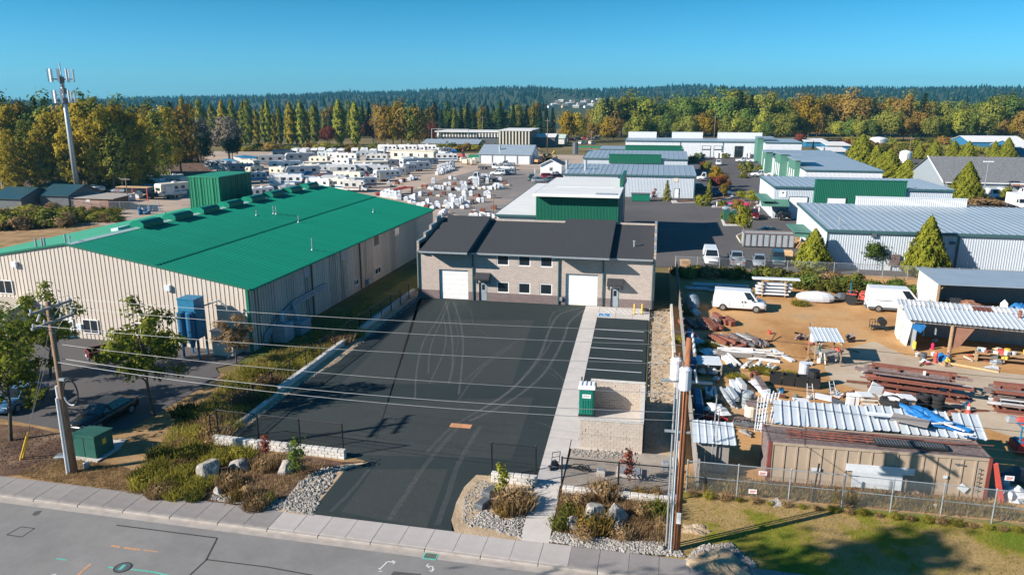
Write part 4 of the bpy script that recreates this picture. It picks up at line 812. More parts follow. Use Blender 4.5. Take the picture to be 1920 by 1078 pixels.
gp = thing('green_canopy', 'low bright green canopy in the street beyond the left shed row', 'canopy', G(1104, 285)); part(gp, 'roof', MB().box(-5, -1.5, 1.8, 5, 1.5, 2.4), 'siding_green_lit'); part(gp, 'post', MB().box(-4.8, -1.3, 0, -4.5, -1, 1.8).box(4.5, -1.3, 0, 4.8, -1, 1.8), 'galv')
for (a, b, yb, yt, lab) in ((1510, 1548, 276, 265, 'bright blue flat shed beside the red bushes'), (1551, 1590, 284, 272, 'low blue annex with white roof behind the pale sheds'), (1545, 1588, 293, 283, 'blue shed in front of the white water tank')):
    q0, q1 = G(a, yb), G(b, yb); z = HZ(a, yb, yt); t_ = thing('shed', lab, 'shed', q0); part(t_, 'wall', MB().box(0, 0, 0, (q1-q0).x, 14, z-.3), 'blue_wall'); part(t_, 'roof', MB().ext([(-.5, z-.3), (14, z+.5), (14, z+.7), (-.5, z)], -.5, (q1-q0).x+.5, 'x'), 'roof_white')
for (a, b, yb, yt, lab) in ((1815, 1912, 283, 266, 'long blue warehouse with white roof at the far right'), (1900, 1990, 305, 277, 'blue warehouse cut by the right edge of the picture'), (1840, 1925, 256, 244, 'pale far warehouse behind the trees at the right edge')):
    q0, q1 = G(a, yb), G(b, yb); z = HZ(a, yb, yt); t_ = gable_house(lab, q0.x, q0.y, q1.x, q0.y+20, z, z+2.0, 'blue_wall', 'roof_white')
for px, yb, yt, r_, lab in ((1645, 279, 260, 3.6, 'broad white storage tank among the trees'), (1696, 308, 286, 1.9, 'slim white tank beside the street pole')):
    q = G(px, yb); h = HZ(px, yb, yt); t_ = thing('storage_tank', lab, 'tank', q); part(t_, 'shell', MB().lathe([(r_, 0), (r_, h)], 20), 'white_paint'); part(t_, 'dome', MB().lathe([(r_+.05, h+.003), (r_*.7, h+.5), (.2, h+.8)], 20), 'white_metal')
    lm_ = MB(); [lm_.box(-.25, -r_-.25, k*.4+.3, .25, -r_-.2, k*.4+.35) for k in range(int(h/.4)-1)]; part(t_, 'ladder', lm_.box(-.3, -r_-.26, 0, -.25, -r_-.18, h).box(.25, -r_-.26, 0, .3, -r_-.18, h), 'galv')

# ---------------------------------------------------------------- cell tower
tw = thing('cell_tower', 'tall grey cell tower with two rings of white antenna panels', 'tower', G(148, 374)); TH = HZ(148, 374, 119)
part(tw, 'mast', MB().lathe([(.62, 0), (.52, TH*.45), (.4, TH*.86), (.12, TH*.87), (.12, TH)], 14), 'galv', True)
for z0, rad, n, lab in ((TH*.885, 2.2, 9, 0), (TH*.735, 1.9, 9, 0)):
    pf = part(tw, 'antenna_platform', MB().path([(rad*math.cos(t*math.pi/6), rad*math.sin(t*math.pi/6), z0) for t in range(13)], .07).tube((0, 0, z0-.8), (0, 0, z0+.5), .5), 'grey_dark')
    am_ = MB(); [am_.tube((0, 0, z0-.2), (rad*math.cos(k*2.09), rad*math.sin(k*2.09), z0), .06) for k in range(3)]; part(pf, 'support_arm', am_, 'grey_dark')
    for k in range(n):
        t = k*2*math.pi/n+.3; c, s_ = math.cos(t), math.sin(t); part(pf, 'antenna_panel', MB().obox(((rad+.25)*c, (rad+.25)*s_, z0+.75), (.2, .42, 2.7), (0, 0, t)), 'white_metal')
part(tw, 'equipment_cluster', MB().obox((0, 0, TH*.80), (.9, .9, 1.2)).obox((.3, -.5, TH*.84), (.4, .4, .8)).obox((0, 0, TH*.70), (.8, .8, .6)), 'grey_dark')
# ---------------------------------------------------------------- vehicles
def loft(st):                                        # stations (x, zbot, ztop, halfwidth)
    mb = MB(); vs = []; fs = []
    for x, zb_, zt_, w in st:
        s1 = min(.16, (zt_-zb_)*.25)
        vs += [(x, -w*.94, zb_), (x, -w, zb_+s1), (x, -w, zt_-s1), (x, -w*.88, zt_), (x, w*.88, zt_), (x, w, zt_-s1), (x, w, zb_+s1), (x, w*.94, zb_)]
    n = len(st)
    for k in range(n-1):
        for i in range(8): fs.append((k*8+i, k*8+(i+1) % 8, k*8+8+(i+1) % 8, k*8+8+i))
    fs += [tuple(range(7, -1, -1)), tuple(range((n-1)*8, n*8))]
    return mb.add(vs, fs)
def inset(A, B, C, D, u0, u1, v0, v1, off=.012):
    A, B, C, D = map(Vector, (A, B, C, D)); f = lambda u, v: (A*(1-u)+B*u)*(1-v)+(D*(1-u)+C*u)*v
    q = [f(u0, v0), f(u1, v0), f(u1, v1), f(u0, v1)]; n = (q[1]-q[0]).cross(q[3]-q[0]).normalized()*off
    return [p+n for p in q]
def add_wheels(P, xs, w, r=.34, wid=.22):
    for x in xs:
        for s in (-1, 1):
            y = s*(w-.07); t = MB().tube((0, -wid/2, 0), (0, wid/2, 0), r, n=16)
            i = P.add('wheel', t, 'rubber', loc=(x, y, r)); yy = s*(wid/2+.004)
            P.add('rim', MB().tube((0, s*wid/2, 0), (0, yy+s*.012, 0), r*.62, n=12), 'rim', i)
def cabin(P, zb_, zr, xr0, xf0, xr1, xf1, wb, wt, sides=((.06, .47), (.53, .95)), rear=True, solid_side=None, body=0):
    b = [(xr0, -wb, zb_), (xf0, -wb, zb_), (xf0, wb, zb_), (xr0, wb, zb_)]; t = [(xr1, -wt, zr), (xf1, -wt, zr), (xf1, wt, zr), (xr1, wt, zr)]
    m = MB().add(b+t, [(0, 1, 5, 4), (1, 2, 6, 5), (2, 3, 7, 6), (3, 0, 4, 7), (4, 5, 6, 7)]); i = P.add('cabin', m, 'car_white')
    P.add('windscreen', MB().quad(*inset(b[1], b[2], t[2], t[1], .06, .94, .1, .93)), 'glass', i)
    if rear: P.add('rear_window', MB().quad(*inset(b[3], b[0], t[0], t[3], .08, .92, .15, .9)), 'glass', i)
    for u0, u1 in sides:
        P.add('side_window', MB().quad(*inset(b[0], b[1], t[1], t[0], u0, u1, .12, .9)), 'glass', i)
        P.add('side_window', MB().quad(*inset(b[2], b[3], t[3], t[2], 1-u1, 1-u0, .12, .9)), 'glass', i)
    return i
def lamps(P, xf, xr, w, zf, zr_, h=.13):
    for s in (-1, 1):
        P.add('headlight', MB().obox((xf, s*(w-.25), zf), (.06, .36, h)), 'lamp_clear'); P.add('tail_light', MB().obox((xr, s*(w-.18), zr_), (.06, .24, h*1.5)), 'lamp_red')
    P.add('bumper', MB().obox((xf+.03, 0, .42), (.12, w*1.85, .2)), 'grey_dark'); P.add('bumper', MB().obox((xr-.03, 0, .42), (.12, w*1.85, .2)), 'grey_dark')
    P.add('licence_plate', MB().obox((xr-.1, 0, .6), (.02, .4, .16)), 'white_paint')
def mirrors(P, x, w, z):
    for s in (-1, 1): P.add('wing_mirror', MB().obox((x, s*(w+.1), z), (.12, .2, .15)), 'black_plastic')
VP = {}
def veh(kind):
    if kind in VP: return VP[kind]
    P = Proto()
    if kind == 'sedan':
        P.add('body', loft([(-2.35, .35, .78, .68), (-2.25, .28, .92, .8), (-1.7, .24, .96, .88), (0, .22, .92, .9), (1.1, .24, .88, .89), (1.9, .26, .78, .84), (2.25, .3, .66, .72), (2.35, .36, .56, .6)]), 'car_white', smooth=True)
        cabin(P, .9, 1.43, -1.75, 1.05, -1.0, .25, .80, .62); add_wheels(P, (-1.38, 1.42), .9); lamps(P, 2.2, -2.28, .8, .62, .76); mirrors(P, .75, .86, .98)
    elif kind == 'suv':
        P.add('body', loft([(-2.3, .4, 1.0, .78), (-2.2, .32, 1.08, .88), (-.5, .3, 1.06, .93), (1.0, .3, 1.04, .93), (1.8, .32, .98, .9), (2.2, .36, .86, .8), (2.3, .42, .74, .7)]), 'car_white', smooth=True)
        cabin(P, 1.04, 1.72, -2.2, 1.0, -2.0, .35, .84, .7, ((.05, .32), (.36, .64), (.68, .95))); add_wheels(P, (-1.35, 1.4), .93, .37); lamps(P, 2.22, -2.27, .85, .78, .95); mirrors(P, .75, .9, 1.12)
    elif kind == 'pickup':
        P.add('body', loft([(-.45, .42, 1.04, .93), (1.1, .42, 1.06, .95), (2.3, .44, 1.02, .94), (2.7, .48, .92, .86), (2.8, .52, .8, .78)]), 'car_white', smooth=True)
        bd_ = P.add('cargo_bed', MB().box(-2.75, -.94, .45, -.46, -.84, 1.04).box(-2.75, .84, .45, -.46, .94, 1.04).box(-2.75, -.84, .5, -.46, .84, .62), 'car_white'); P.add('tailgate', MB().box(-2.82, -.84, .5, -2.76, .84, 1.03), 'car_white', bd_)
        cabin(P, 1.05, 1.78, -.5, 1.35, -.3, .65, .86, .7, ((.08, .45), (.52, .95))); add_wheels(P, (-1.65, 1.8), .95, .4); lamps(P, 2.74, -2.82, .88, .86, .8); mirrors(P, 1.05, .92, 1.15)
    elif kind == 'van':
        P.add('body', loft([(-2.8, .4, 1.2, .9), (-2.75, .34, 1.25, .98), (1.2, .34, 1.22, 1.0), (1.75, .36, 1.14, .98), (2.4, .4, 1.02, .9), (2.65, .46, .84, .8)]), 'car_white', smooth=True)
        b = cabin(P, 1.2, 2.1, -2.78, 1.75, -2.68, 1.0, .96, .78, ((.79, .96),), True)
        P.add('door_seam', MB().box(.35, -1.012, .55, .4, -1.0, 1.2).box(-1.1, -1.012, .55, -1.06, -1.0, 1.2).box(-2.7, -1.02, 1.0, -1.3, -1.0, 1.04), 'grey_dark'); P.add('door_handle', MB().box(.12, -1.03, .95, .24, -1.0, 1.15), 'black_plastic'); P.add('door_handle', MB().box(.48, -1.03, .95, .6, -1.0, 1.15), 'black_plastic')
        add_wheels(P, (-1.75, 1.65), 1.0, .38); lamps(P, 2.58, -2.8, .88, .82, 1.1); mirrors(P, 1.2, .98, 1.3); P.add('grille', MB().obox((2.66, 0, .72), (.05, .9, .2)), 'grey_dark')
    elif kind == 'highvan':
        P.add('body', loft([(-2.95, .35, 1.3, .96), (-2.9, .3, 1.35, 1.02), (1.6, .3, 1.32, 1.02), (2.2, .32, 1.2, .98), (2.7, .36, 1.0, .9), (2.9, .42, .8, .8)]), 'car_white', smooth=True)
        cabin(P, 1.3, 2.55, -2.94, 2.1, -2.85, 1.0, .99, .86, ((.78, .95),), False); P.add('lower_trim', MB().box(-2.9, -1.035, .34, 2.2, -1.02, .58).box(-2.97, -.95, .32, -2.9, .95, .62), 'grey_dark'); P.add('door_seam', MB().box(-2.2, -1.03, 1.25, -.6, -1.02, 1.29), 'grey_dark')
        add_wheels(P, (-1.85, 1.85), 1.02, .38); lamps(P, 2.82, -2.95, .9, .85, 1.2); mirrors(P, 1.6, 1.0, 1.45)
    elif kind == 'truck':                                # stake-bed / flat-bed truck with a load area
        P.add('body', loft([(.9, .6, 1.3, 1.0), (2.0, .6, 1.32, 1.02), (2.9, .62, 1.25, .98), (3.4, .66, 1.05, .85)]), 'car_white', smooth=True); cabin(P, 1.3, 2.35, .95, 2.4, 1.05, 1.9, .95, .82, ((.15, .9),))
        P.add('flatbed', MB().box(-3.6, -1.15, .95, .8, 1.15, 1.12).box(-3.6, -.4, .6, .9, .4, .95), 'grey_dark'); add_wheels(P, (-2.4, -1.4, 2.5), 1.1, .46, .3); lamps(P, 3.35, -3.6, .9, .9, .85); mirrors(P, 2.0, 1.05, 1.7)
    elif kind == 'boxtruck':
        P.add('body', loft([(.9, .55, 1.3, 1.0), (2.0, .55, 1.32, 1.02), (2.8, .58, 1.2, .95), (3.1, .62, 1.0, .85)]), 'car_white', smooth=True); cabin(P, 1.3, 2.2, .95, 2.3, 1.0, 1.8, .95, .82, ((.15, .9),), False)
        P.add('cargo_box', MB().bbox(-3.4, -1.15, .8, .85, 1.15, 3.0, .05), 'white_paint'); add_wheels(P, (-2.2, 2.2), 1.08, .42, .28); lamps(P, 3.05, -3.42, .9, .85, .8)
    VP[kind] = P; return P
def park(kind, paint, label, cat, front, rear, group=None, scale=None, side=0.0):
    """front/rear: pixels of the ground at the two ends; side: shift off the near wheels to the centre line"""
    a, b = G(*front), G(*rear); d = a-b; rz = math.atan2(d.y, d.x); mid = (a+b)/2+Vector((-math.sin(rz), math.cos(rz), 0))*side
    return veh(kind).spawn('parked_'+('car' if kind in ('sedan', 'suv') else kind if kind not in ('highvan', 'boxtruck', 'truck') else {'highvan': 'van', 'boxtruck': 'box_truck', 'truck': 'flatbed_truck'}[kind]), label, cat, mid, rz, group, scale or (1, 1, 1), {'car_white': paint})
park('sedan', 'car_black', 'black sedan parked in the shade of the trees near the left utility pole', 'car', (138, 812), (228, 764), scale=(1.08, 1.05, 1.02), side=.55)
park('pickup', 'car_maroon', 'maroon pickup parked behind the leafy tree before the beige facade', 'pickup truck', (285, 655), (178, 676))
park('sedan', 'car_blue', 'pale blue car half hidden behind the leftmost street tree', 'car', (8, 775), (66, 742))
park('van', 'car_white', 'dusty white cargo van with its rear in shadow in the junk yard', 'van', (1434, 588), (1340, 581), side=.9, scale=(1, 1, 1.05))
park('highvan', 'car_white', 'tall white panel van beside the red tractor in the junk yard', 'van', (1728, 590), (1636, 584), side=.9)
def head(kind, paint, label, cat, px, py, rz, scale=None, group=None):
    q = G(px, py); nm = {'sedan': 'parked_car', 'suv': 'parked_car', 'pickup': 'parked_pickup', 'van': 'parked_van', 'highvan': 'parked_van', 'truck': 'flatbed_truck', 'boxtruck': 'box_truck'}[kind]
    return veh(kind).spawn(nm, label, cat, q, rz, group, scale or (1, 1, 1), {'car_white': paint})
D90 = math.pi/2
head('van', 'car_white', 'white van facing the hedge, leftmost of the parked row beside the tan pallets', 'van', 1332, 493, -D90)
head('pickup', 'car_silver', 'silver pickup parked tail towards the hedge between the white van and silver car', 'pickup truck', 1380, 495, D90)
head('sedan', 'car_silver', 'silver blue car nose to the hedge in the parked row', 'car', 1423, 497, -D90-.1)
head('suv', 'car_teal', 'dark teal car with damaged open front beside the tall left cedar', 'car', 1458, 494, -D90-.1)
head('sedan', 'car_teal', 'dark teal sedan behind the grey roll-off dumpster', 'car', 1437, 441, math.pi, scale=(1.05, 1, 1))
head('suv', 'car_black', 'black suv backed up near the shed with green awnings', 'car', 1466, 411, D90+.2)
head('pickup', 'car_maroon', 'dark red pickup tail on behind the round green tree island', 'pickup truck', 1413, 409, D90-.1)
head('sedan', 'car_silver', 'pale silver car on the planted island behind the green utility cabinet', 'car', 1377, 396, .1)
head('sedan', 'pink_paint', 'hot pink car parked side on by the clipped round bush', 'car', 1382, 388, math.pi-.1)
head('pickup', 'car_white', 'white pickup with open bed beside the estate road bushes', 'pickup truck', 1428, 332, math.pi, scale=1.1)
head('pickup', 'car_white', 'white service truck near the green bay of the far pale shed', 'pickup truck', 1396, 305, math.pi, scale=1.1); head('van', 'car_white', 'white van standing at the end of the left shed row', 'van', 1318, 299, -D90)
head('truck', 'car_white', 'white lift truck in shade behind the nearest left shed', 'truck', 1330, 340, math.pi); head('suv', 'car_blue', 'blue car in deep shade behind the small conifer', 'car', 1352, 366, 0); head('suv', 'car_teal', 'dark car in deep shade beside the nearest left shed', 'car', 1312, 357, .1); head('suv', 'car_white', 'small white car driving down the estate road', 'car', 1347, 310, -D90); head('sedan', 'car_teal', 'dark blue car before the furthest shed of the left row', 'car', 1305, 302, 0)
head('truck', 'car_white', 'white mixer truck standing among wrapped pallets in the paver yard', 'truck', 905, 341, math.pi, scale=1.1); head('pickup', 'car_white', 'white crew pickup before the white gabled warehouse', 'pickup truck', 948, 319, 0, scale=1.1); head('truck', 'car_white', 'flatbed truck loaded with blocks before the white gabled warehouse', 'truck', 918, 318, 0, scale=(1, 1, .9))
head('suv', 'car_white', 'white suv, left of the two parked nose to tail in the paver yard', 'car', 934, 329, math.pi); head('suv', 'car_silver', 'silver white suv, right of the two parked nose to tail in the paver yard', 'car', 953, 328, math.pi); head('pickup', 'car_silver', 'silver pickup behind the white crew pickup', 'pickup truck', 950, 311, math.pi)
head('suv', 'car_green', 'dark green jeep alone at the edge of the paver yard', 'car', 998, 339, -D90)
for i, (px, py, pt, k, lab) in enumerate(((1013, 343, 'car_silver', 'suv', 'silver car at the front of the cluster by the white hut'), (1029, 336, 'car_red', 'suv', 'red van-like car in front of the white hut'), (1034, 341, 'car_grey', 'sedan', 'grey sedan in the cluster before the white hut'), (1046, 337, 'car_maroon', 'suv', 'dark maroon car nearest the shed corner in the cluster'), (1040, 333, 'car_white', 'pickup', 'white pickup against the wall of the white hut'))):
    head(k, pt, lab, 'car' if k != 'pickup' else 'pickup truck', px, py, .3+.1*i)
for i, (px, py, k, lab) in enumerate(((1845, 369, 'suv', 'dark small car left of the white vans before the grey shingled building'), (1862, 372, 'van', 'white van nose out, left of two before the grey shingled building'), (1885, 371, 'van', 'white van nose out, right of two before the grey shingled building'), (1917, 369, 'boxtruck', 'white box truck cut by the right edge before the grey shingled building'), (1908, 391, 'boxtruck', 'white truck beside the shrubs behind the big grey shed roof'))):
    head(k, 'car_grey' if i == 0 else 'car_white', lab, 'car' if k == 'suv' else 'van' if k == 'van' else 'truck', px, py, -D90)
for i, (px, py, pt) in enumerate(((1098, 262, 'car_red'), (1086, 264, 'car_black'), (1108, 263, 'car_grey'), (1072, 265, 'car_maroon'), (1118, 262, 'car_silver'), (1092, 271, 'car_white'), (1110, 271, 'car_white'), (1050, 269, 'car_white'))):
    head('suv', pt, 'small distant %s car in the street by the golden tree' % pt[4:], 'car', px, py, .2*i, group='distant cars in the street')

# ---------------------------------------------------------------- trailers, boats and containers in the storage yard
RVP = {}
def rvp(kind):
    if kind in RVP: return RVP[kind]
    P = Proto()
    def win(xs, z, h, w, y=1.26):
        for x in xs:
            for s in (-1, 1): P.add('window', MB().box(x-w/2, s*y-.02, z, x+w/2, s*y+.02, z+h), 'glass_far')
    def wheels(xs, r=.36):
        for x in xs:
            for s in (-1, 1): P.add('wheel', MB().tube((x, s*1.05, r), (x, s*1.22, r), r, n=10), 'rubber')
    if kind == 'trailer':
        P.add('body', MB().ext([(-4, .65), (3.8, .65), (4.05, 1.2), (4.0, 2.5), (3.5, 3.15), (-3.8, 3.15), (-4.05, 2.9)], -1.25, 1.25, 'y'), 'white_paint'); P.add('stripe', MB().box(-3.9, -1.265, 1.1, 3.8, -1.25, 1.35).box(-3.9, 1.25, 1.1, 3.8, 1.265, 1.35), 'grey_paint')
        win((-2.6, .2, 2.5), 1.75, .7, .9); P.add('door', MB().box(1.1, -1.28, .75, 1.75, -1.25, 2.55), 'grey_light'); P.add('roof_unit', MB().bbox(-.6, -.4, 3.15, .5, .4, 3.42, .05), 'white_old'); P.add('hitch', MB().path([(3.9, -.6, .6), (5.0, 0, .6), (3.9, .6, .6)], .06), 'black_metal'); wheels((-.6, .35)); P.add('front_window', MB().box(4.02, -.7, 1.7, 4.07, .7, 2.3), 'glass_far'); P.add('rear_window', MB().box(-4.1, -.7, 1.8, -4.04, .7, 2.4), 'glass_far')
    elif kind == 'fifth':
        P.add('body', MB().ext([(-5, .7), (2.4, .7), (2.6, 1.7), (4.6, 1.7), (5.0, 2.4), (4.6, 3.5), (-4.8, 3.6), (-5.05, 3.2)], -1.25, 1.25, 'y'), 'white_paint'); P.add('stripe', MB().box(-4.8, -1.265, 1.5, 4.6, -1.25, 1.8).box(-4.8, 1.25, 1.5, 4.6, 1.265, 1.8), 'grey_paint')
        win((-3.4, -.5, 1.5, 3.6), 2.1, .75, .95); P.add('door', MB().box(.3, -1.28, .8, .95, -1.25, 2.7), 'grey_light'); P.add('slide_out', MB().box(-3.9, -1.6, 1.0, -1.4, -1.28, 3.0), 'white_old'); P.add('roof_unit', MB().bbox(-.6, -.4, 3.58, .5, .4, 3.85, .05), 'white_old'); wheels((-1.6, -.6)); P.add('rear_window', MB().box(-5.1, -.8, 2.0, -5.04, .8, 2.7), 'glass_far')
    elif kind == 'motorhome':
        P.add('body', MB().ext([(-4.5, .5), (4.3, .5), (4.6, 1.3), (4.35, 2.6), (4.0, 3.1), (-4.4, 3.2), (-4.6, 2.9)], -1.25, 1.25, 'y'), 'white_paint'); P.add('stripe', MB().box(-4.4, -1.265, 1.0, 4.3, -1.25, 1.4).box(-4.4, 1.25, 1.0, 4.3, 1.265, 1.4), 'blue_paint')
        win((-3.3, -.9, 1.4), 1.8, .75, 1.1); win((3.5,), 1.7, .8, 1.0); P.add('windscreen', MB().ext([(4.53, 1.7), (4.60, 1.7), (4.42, 2.55), (4.36, 2.55)], -1.1, 1.1, 'y'), 'glass_far'); P.add('roof_unit', MB().bbox(-1.8, -.4, 3.18, -.6, .4, 3.48, .05).bbox(1.4, -.4, 3.16, 2.4, .4, 3.44, .05), 'white_old'); wheels((-2.4, 3.0), .42); P.add('door', MB().box(2.0, -1.28, .6, 2.65, -1.25, 2.5), 'grey_light'); P.add('bumper', MB().box(4.5, -1.15, .45, 4.7, 1.15, .75), 'galv')
    elif kind == 'camper':
        P.add('body', MB().ext([(-3.4, .55), (1.2, .55), (1.3, 1.9), (2.7, 2.0), (2.9, 2.5), (2.4, 2.95), (-3.3, 3.0), (-3.5, 2.7)], -1.15, 1.15, 'y'), 'white_paint'); P.add('cab', MB().ext([(1.31, .5), (3.3, .5), (3.4, 1.0), (2.5, 1.2), (1.9, 1.89), (1.31, 1.89)], -.95, .95, 'y'), 'white_paint'); P.add('windscreen', MB().ext([(2.5, 1.22), (2.54, 1.22), (1.98, 1.85), (1.92, 1.85)], -.85, .85, 'y'), 'glass_far'); win((-2.3, -.2), 1.6, .7, 1.0, 1.16); win((2.2,), 2.2, .4, .6, 1.16); P.add('stripe', MB().box(-3.3, -1.165, 1.1, 1.2, -1.15, 1.35), 'brown_wall'); wheels((-1.8, 2.3)); P.add('roof_unit', MB().bbox(-1.2, -.4, 3.0, -.2, .4, 3.25, .05), 'white_old')
    elif kind == 'office':
        P.add('body', MB().box(-8, -1.6, .5, 8, 1.6, 3.3), 'white_old'); P.add('roof', MB().ext([(-1.75, 3.3), (1.75, 3.3), (0, 3.65)], -8.15, 8.15, 'x'), 'cream'); win((-6, -.2, 5.2), 1.5, 1.1, 1.3, 1.61); P.add('door', MB().box(-3.5, -1.64, .6, -2.6, -1.6, 2.7), 'grey_light'); P.add('skirt', MB().box(-7.9, -1.55, 0, 7.9, 1.55, .49), 'grey_dark'); P.add('wall_unit', MB().box(-3.9, -1.9, 1.9, -3.6, -1.61, 2.6).box(2.2, -1.9, 1.9, 2.5, -1.61, 2.6), 'white_metal'); P.add('end_window', MB().box(8.01, -.5, 1.5, 8.05, .5, 2.5), 'glass_far')
    elif kind == 'boat':
        P.add('hull', MB().add([(-3.5, -1.1, 1.7), (1.0, -1.15, 1.8), (3.0, -.6, 2.0), (4.0, 0, 2.1), (3.0, .6, 2.0), (1.0, 1.15, 1.8), (-3.5, 1.1, 1.7), (-3.4, -.5, .7), (1.5, -.4, .7), (3.2, 0, 1.0), (1.5, .4, .7), (-3.4, .5, .7)],
              [(0, 1, 8, 7), (1, 2, 9, 8), (2, 3, 9), (3, 4, 9), (4, 5, 10, 9), (5, 6, 11, 10), (6, 0, 7, 11), (7, 8, 9, 10, 11), (0, 6, 5, 4, 3, 2, 1)]), 'white_paint'); P.add('cover', MB().add([(-3.4, -1.12, 1.75), (1.0, -1.17, 1.85), (3.9, 0, 2.15), (1.0, 1.17, 1.85), (-3.4, 1.12, 1.75), (-3.2, 0, 2.3), (.5, 0, 2.7)], [(0, 1, 6, 5), (1, 2, 6), (2, 3, 6), (3, 4, 5, 6), (4, 0, 5)]), 'grey_paint')
        P.add('boat_trailer', MB().box(-3.2, -.8, .4, 3.5, -.65, .55).box(-3.2, .65, .4, 3.5, .8, .55).box(-1.0, -.9, .3, -.8, .9, .45).box(3.4, -.1, .4, 5, .1, .55).box(-2.5, -.7, .55, -2.4, .7, .75).box(1.5, -.7, .55, 1.6, .7, .75), 'galv'); wheels((-.9,), .32)
    elif kind == 'container':
        P.add('body', MB().box(-3, -1.18, .02, 3, 1.18, 2.55), 'container_red'); rb = MB(); [rb.box(-2.9+k*.3, s*1.2-.025, .15, -2.75+k*.3, s*1.2+.025, 2.45) for k in range(20) for s in (-1, 1)]; P.add('side_rib', rb, 'container_red'); [P.add('end_frame', MB().box(x, -1.24, 0, x+.13, 1.24, 2.6), 'container_red') for x in (-3.05, 2.92)]; P.add('door_bar', MB().box(3.06, -.5, .1, 3.1, -.45, 2.5).box(3.06, .45, .1, 3.1, .5, 2.5), 'galv')
    RVP[kind] = P; return P
RVLEN = dict(trailer=8.4, fifth=10.2, motorhome=9.2, camper=6.9, office=16.2, boat=8.5, container=6.1)
RVN = dict(trailer=('travel_trailer', 'trailer'), fifth=('fifth_wheel_trailer', 'trailer'), motorhome=('motorhome', 'motorhome'), camper=('camper_van', 'camper'), office=('mobile_office', 'mobile office'), boat=('boat', 'boat'), container=('shipping_container', 'container'))
def rv(kind, pa, pb, label, swap=None, group=None, w=1.0):
    swap = swap or {'white_paint': ('white_old', 'white_paint', 'grey_light')[pa[0] % 3], 'white_old': ('white_old', 'cream')[pa[0] % 2]}
    a, b = G(*pa), G(*pb); d = b-a; L = RVLEN[kind]; k = d.length/L
    return rvp(kind).spawn(RVN[kind][0], label, RVN[kind][1], (a+b)/2, math.atan2(d.y, d.x), group, (k, min(1.15, max(.85, k))*w, min(1.12, max(.85, k))), swap)
rv('boat', (490, 308), (436, 307), 'white hulled boat with blue cover at the back left of the storage yard', {'grey_paint': 'blue_paint'})
rv('camper', (446, 318), (418, 318), 'white camper parked before the dark ragged tree at the storage yard')
rv('trailer', (535, 309), (484, 310), 'long silver trailer with rounded left nose, front of the two in the back row', {'white_paint': 'grey_light'})
rv('trailer', (594, 305), (534, 307), 'silver travel trailer with dark window band behind the old tan trailer', {'white_paint': 'grey_light'})
rv('trailer', (505, 324), (570, 323), 'long white horse trailer with slanted front in the middle row', {'grey_paint': 'grey_light'})
rv('office', (570, 322), (622, 320), 'old tan mobile home touching the long white trailer', {'white_old': 'cream'}); rv('office', (512, 297), (548, 296), 'blue grey box trailer in the back left row', {'white_old': 'grey_paint', 'cream': 'grey_paint'})
rv('motorhome', (500, 341), (460, 343), 'white motorhome in the shadow of the green roof enclosure'); rv('motorhome', (512, 372), (464, 376), 'white motorhome with roof rails closest to the green roof ridge', {'blue_paint': 'grey_paint'}); rv('boat', (560, 362), (520, 364), 'grey covered boat beside the motorhome near the green roof')
rv('container', (512, 345), (558, 344), 'dark teal and red shipping container, left one behind the green roof', {'container_red': 'teal_blue'}); rv('container', (590, 344), (628, 343), 'dark red shipping container right of the grey awning shed'); rv('container', (629, 344), (642, 343), 'blue shipping container end on between the red ones', {'container_red': 'blue_paint'}); rv('container', (643, 343), (668, 341), 'dark red container nearest the parked boat and pickup')
rv('trailer', (600, 333), (534, 336), 'long low trailer with rounded roof above the shipping containers', {'white_paint': 'white_old'}); rv('motorhome', (706, 352), (652, 354), 'silver motorhome with purple stripe by the red loading ramp', {'white_paint': 'grey_light', 'blue_paint': 'car_maroon'})
rv('office', (663, 321), (727, 319), 'white mobile office with three windows in the middle of the storage yard'); rv('office', (737, 301), (818, 304), 'long white mobile office behind the grey boat'); rv('fifth', (703, 341), (750, 338), 'white trailer with sloping front by the yard road'); rv('trailer', (735, 332), (760, 331), 'white travel trailer, left in the cluster beside the yard road'); rv('fifth', (755, 327), (782, 326), 'white camper trailer with awning, middle of the cluster beside the yard road'); rv('trailer', (764, 322), (808, 320), 'silver trailer with long roof awning beside the white bag stacks', {'white_paint': 'grey_light'}); rv('trailer', (752, 319), (803, 316), 'silver trailer with white roof second in the cluster by the yard road', {'white_paint': 'grey_light'}); rv('trailer', (785, 313), (820, 311), 'dull grey trailer behind the white bag stacks', {'white_paint': 'grey_paint'})
rv('boat', (748, 307), (790, 306), 'long grey boat before the long white mobile office', {'white_paint': 'grey_paint'}); rv('camper', (722, 314), (752, 313), 'grey camper between the two mobile offices', {'white_paint': 'grey_light'}); rv('fifth', (821, 292), (846, 291), 'white fifth wheel trailer next to a blue tarp at the yard end'); rv('boat', (858, 290), (840, 290), 'boat wrapped in bright blue tarp', {'grey_paint': 'tarp_blue', 'white_paint': 'tarp_blue'})
rv('boat', (735, 338), (690, 341), 'small runabout boat before the sloping white trailer', {'grey_paint': 'white_old'}); rv('motorhome', (345, 346), (300, 349), 'grey motorhome among the sheds left of the green roof enclosure', {'white_paint': 'grey_light'}); rv('trailer', (340, 361), (290, 364), 'white trailer under the trees left of the green roof enclosure'); rv('trailer', (255, 352), (212, 355), 'grey trailer furthest left under the cottonwoods', {'white_paint': 'grey_paint'}); rv('fifth', (300, 352), (262, 354), 'teal grey trailer in shade under the cottonwoods', {'white_paint': 'grey_paint'}); rv('boat', (240, 371), (200, 372), 'dark hulled boat beside the brown shed', {'white_paint': 'grey_dark'})
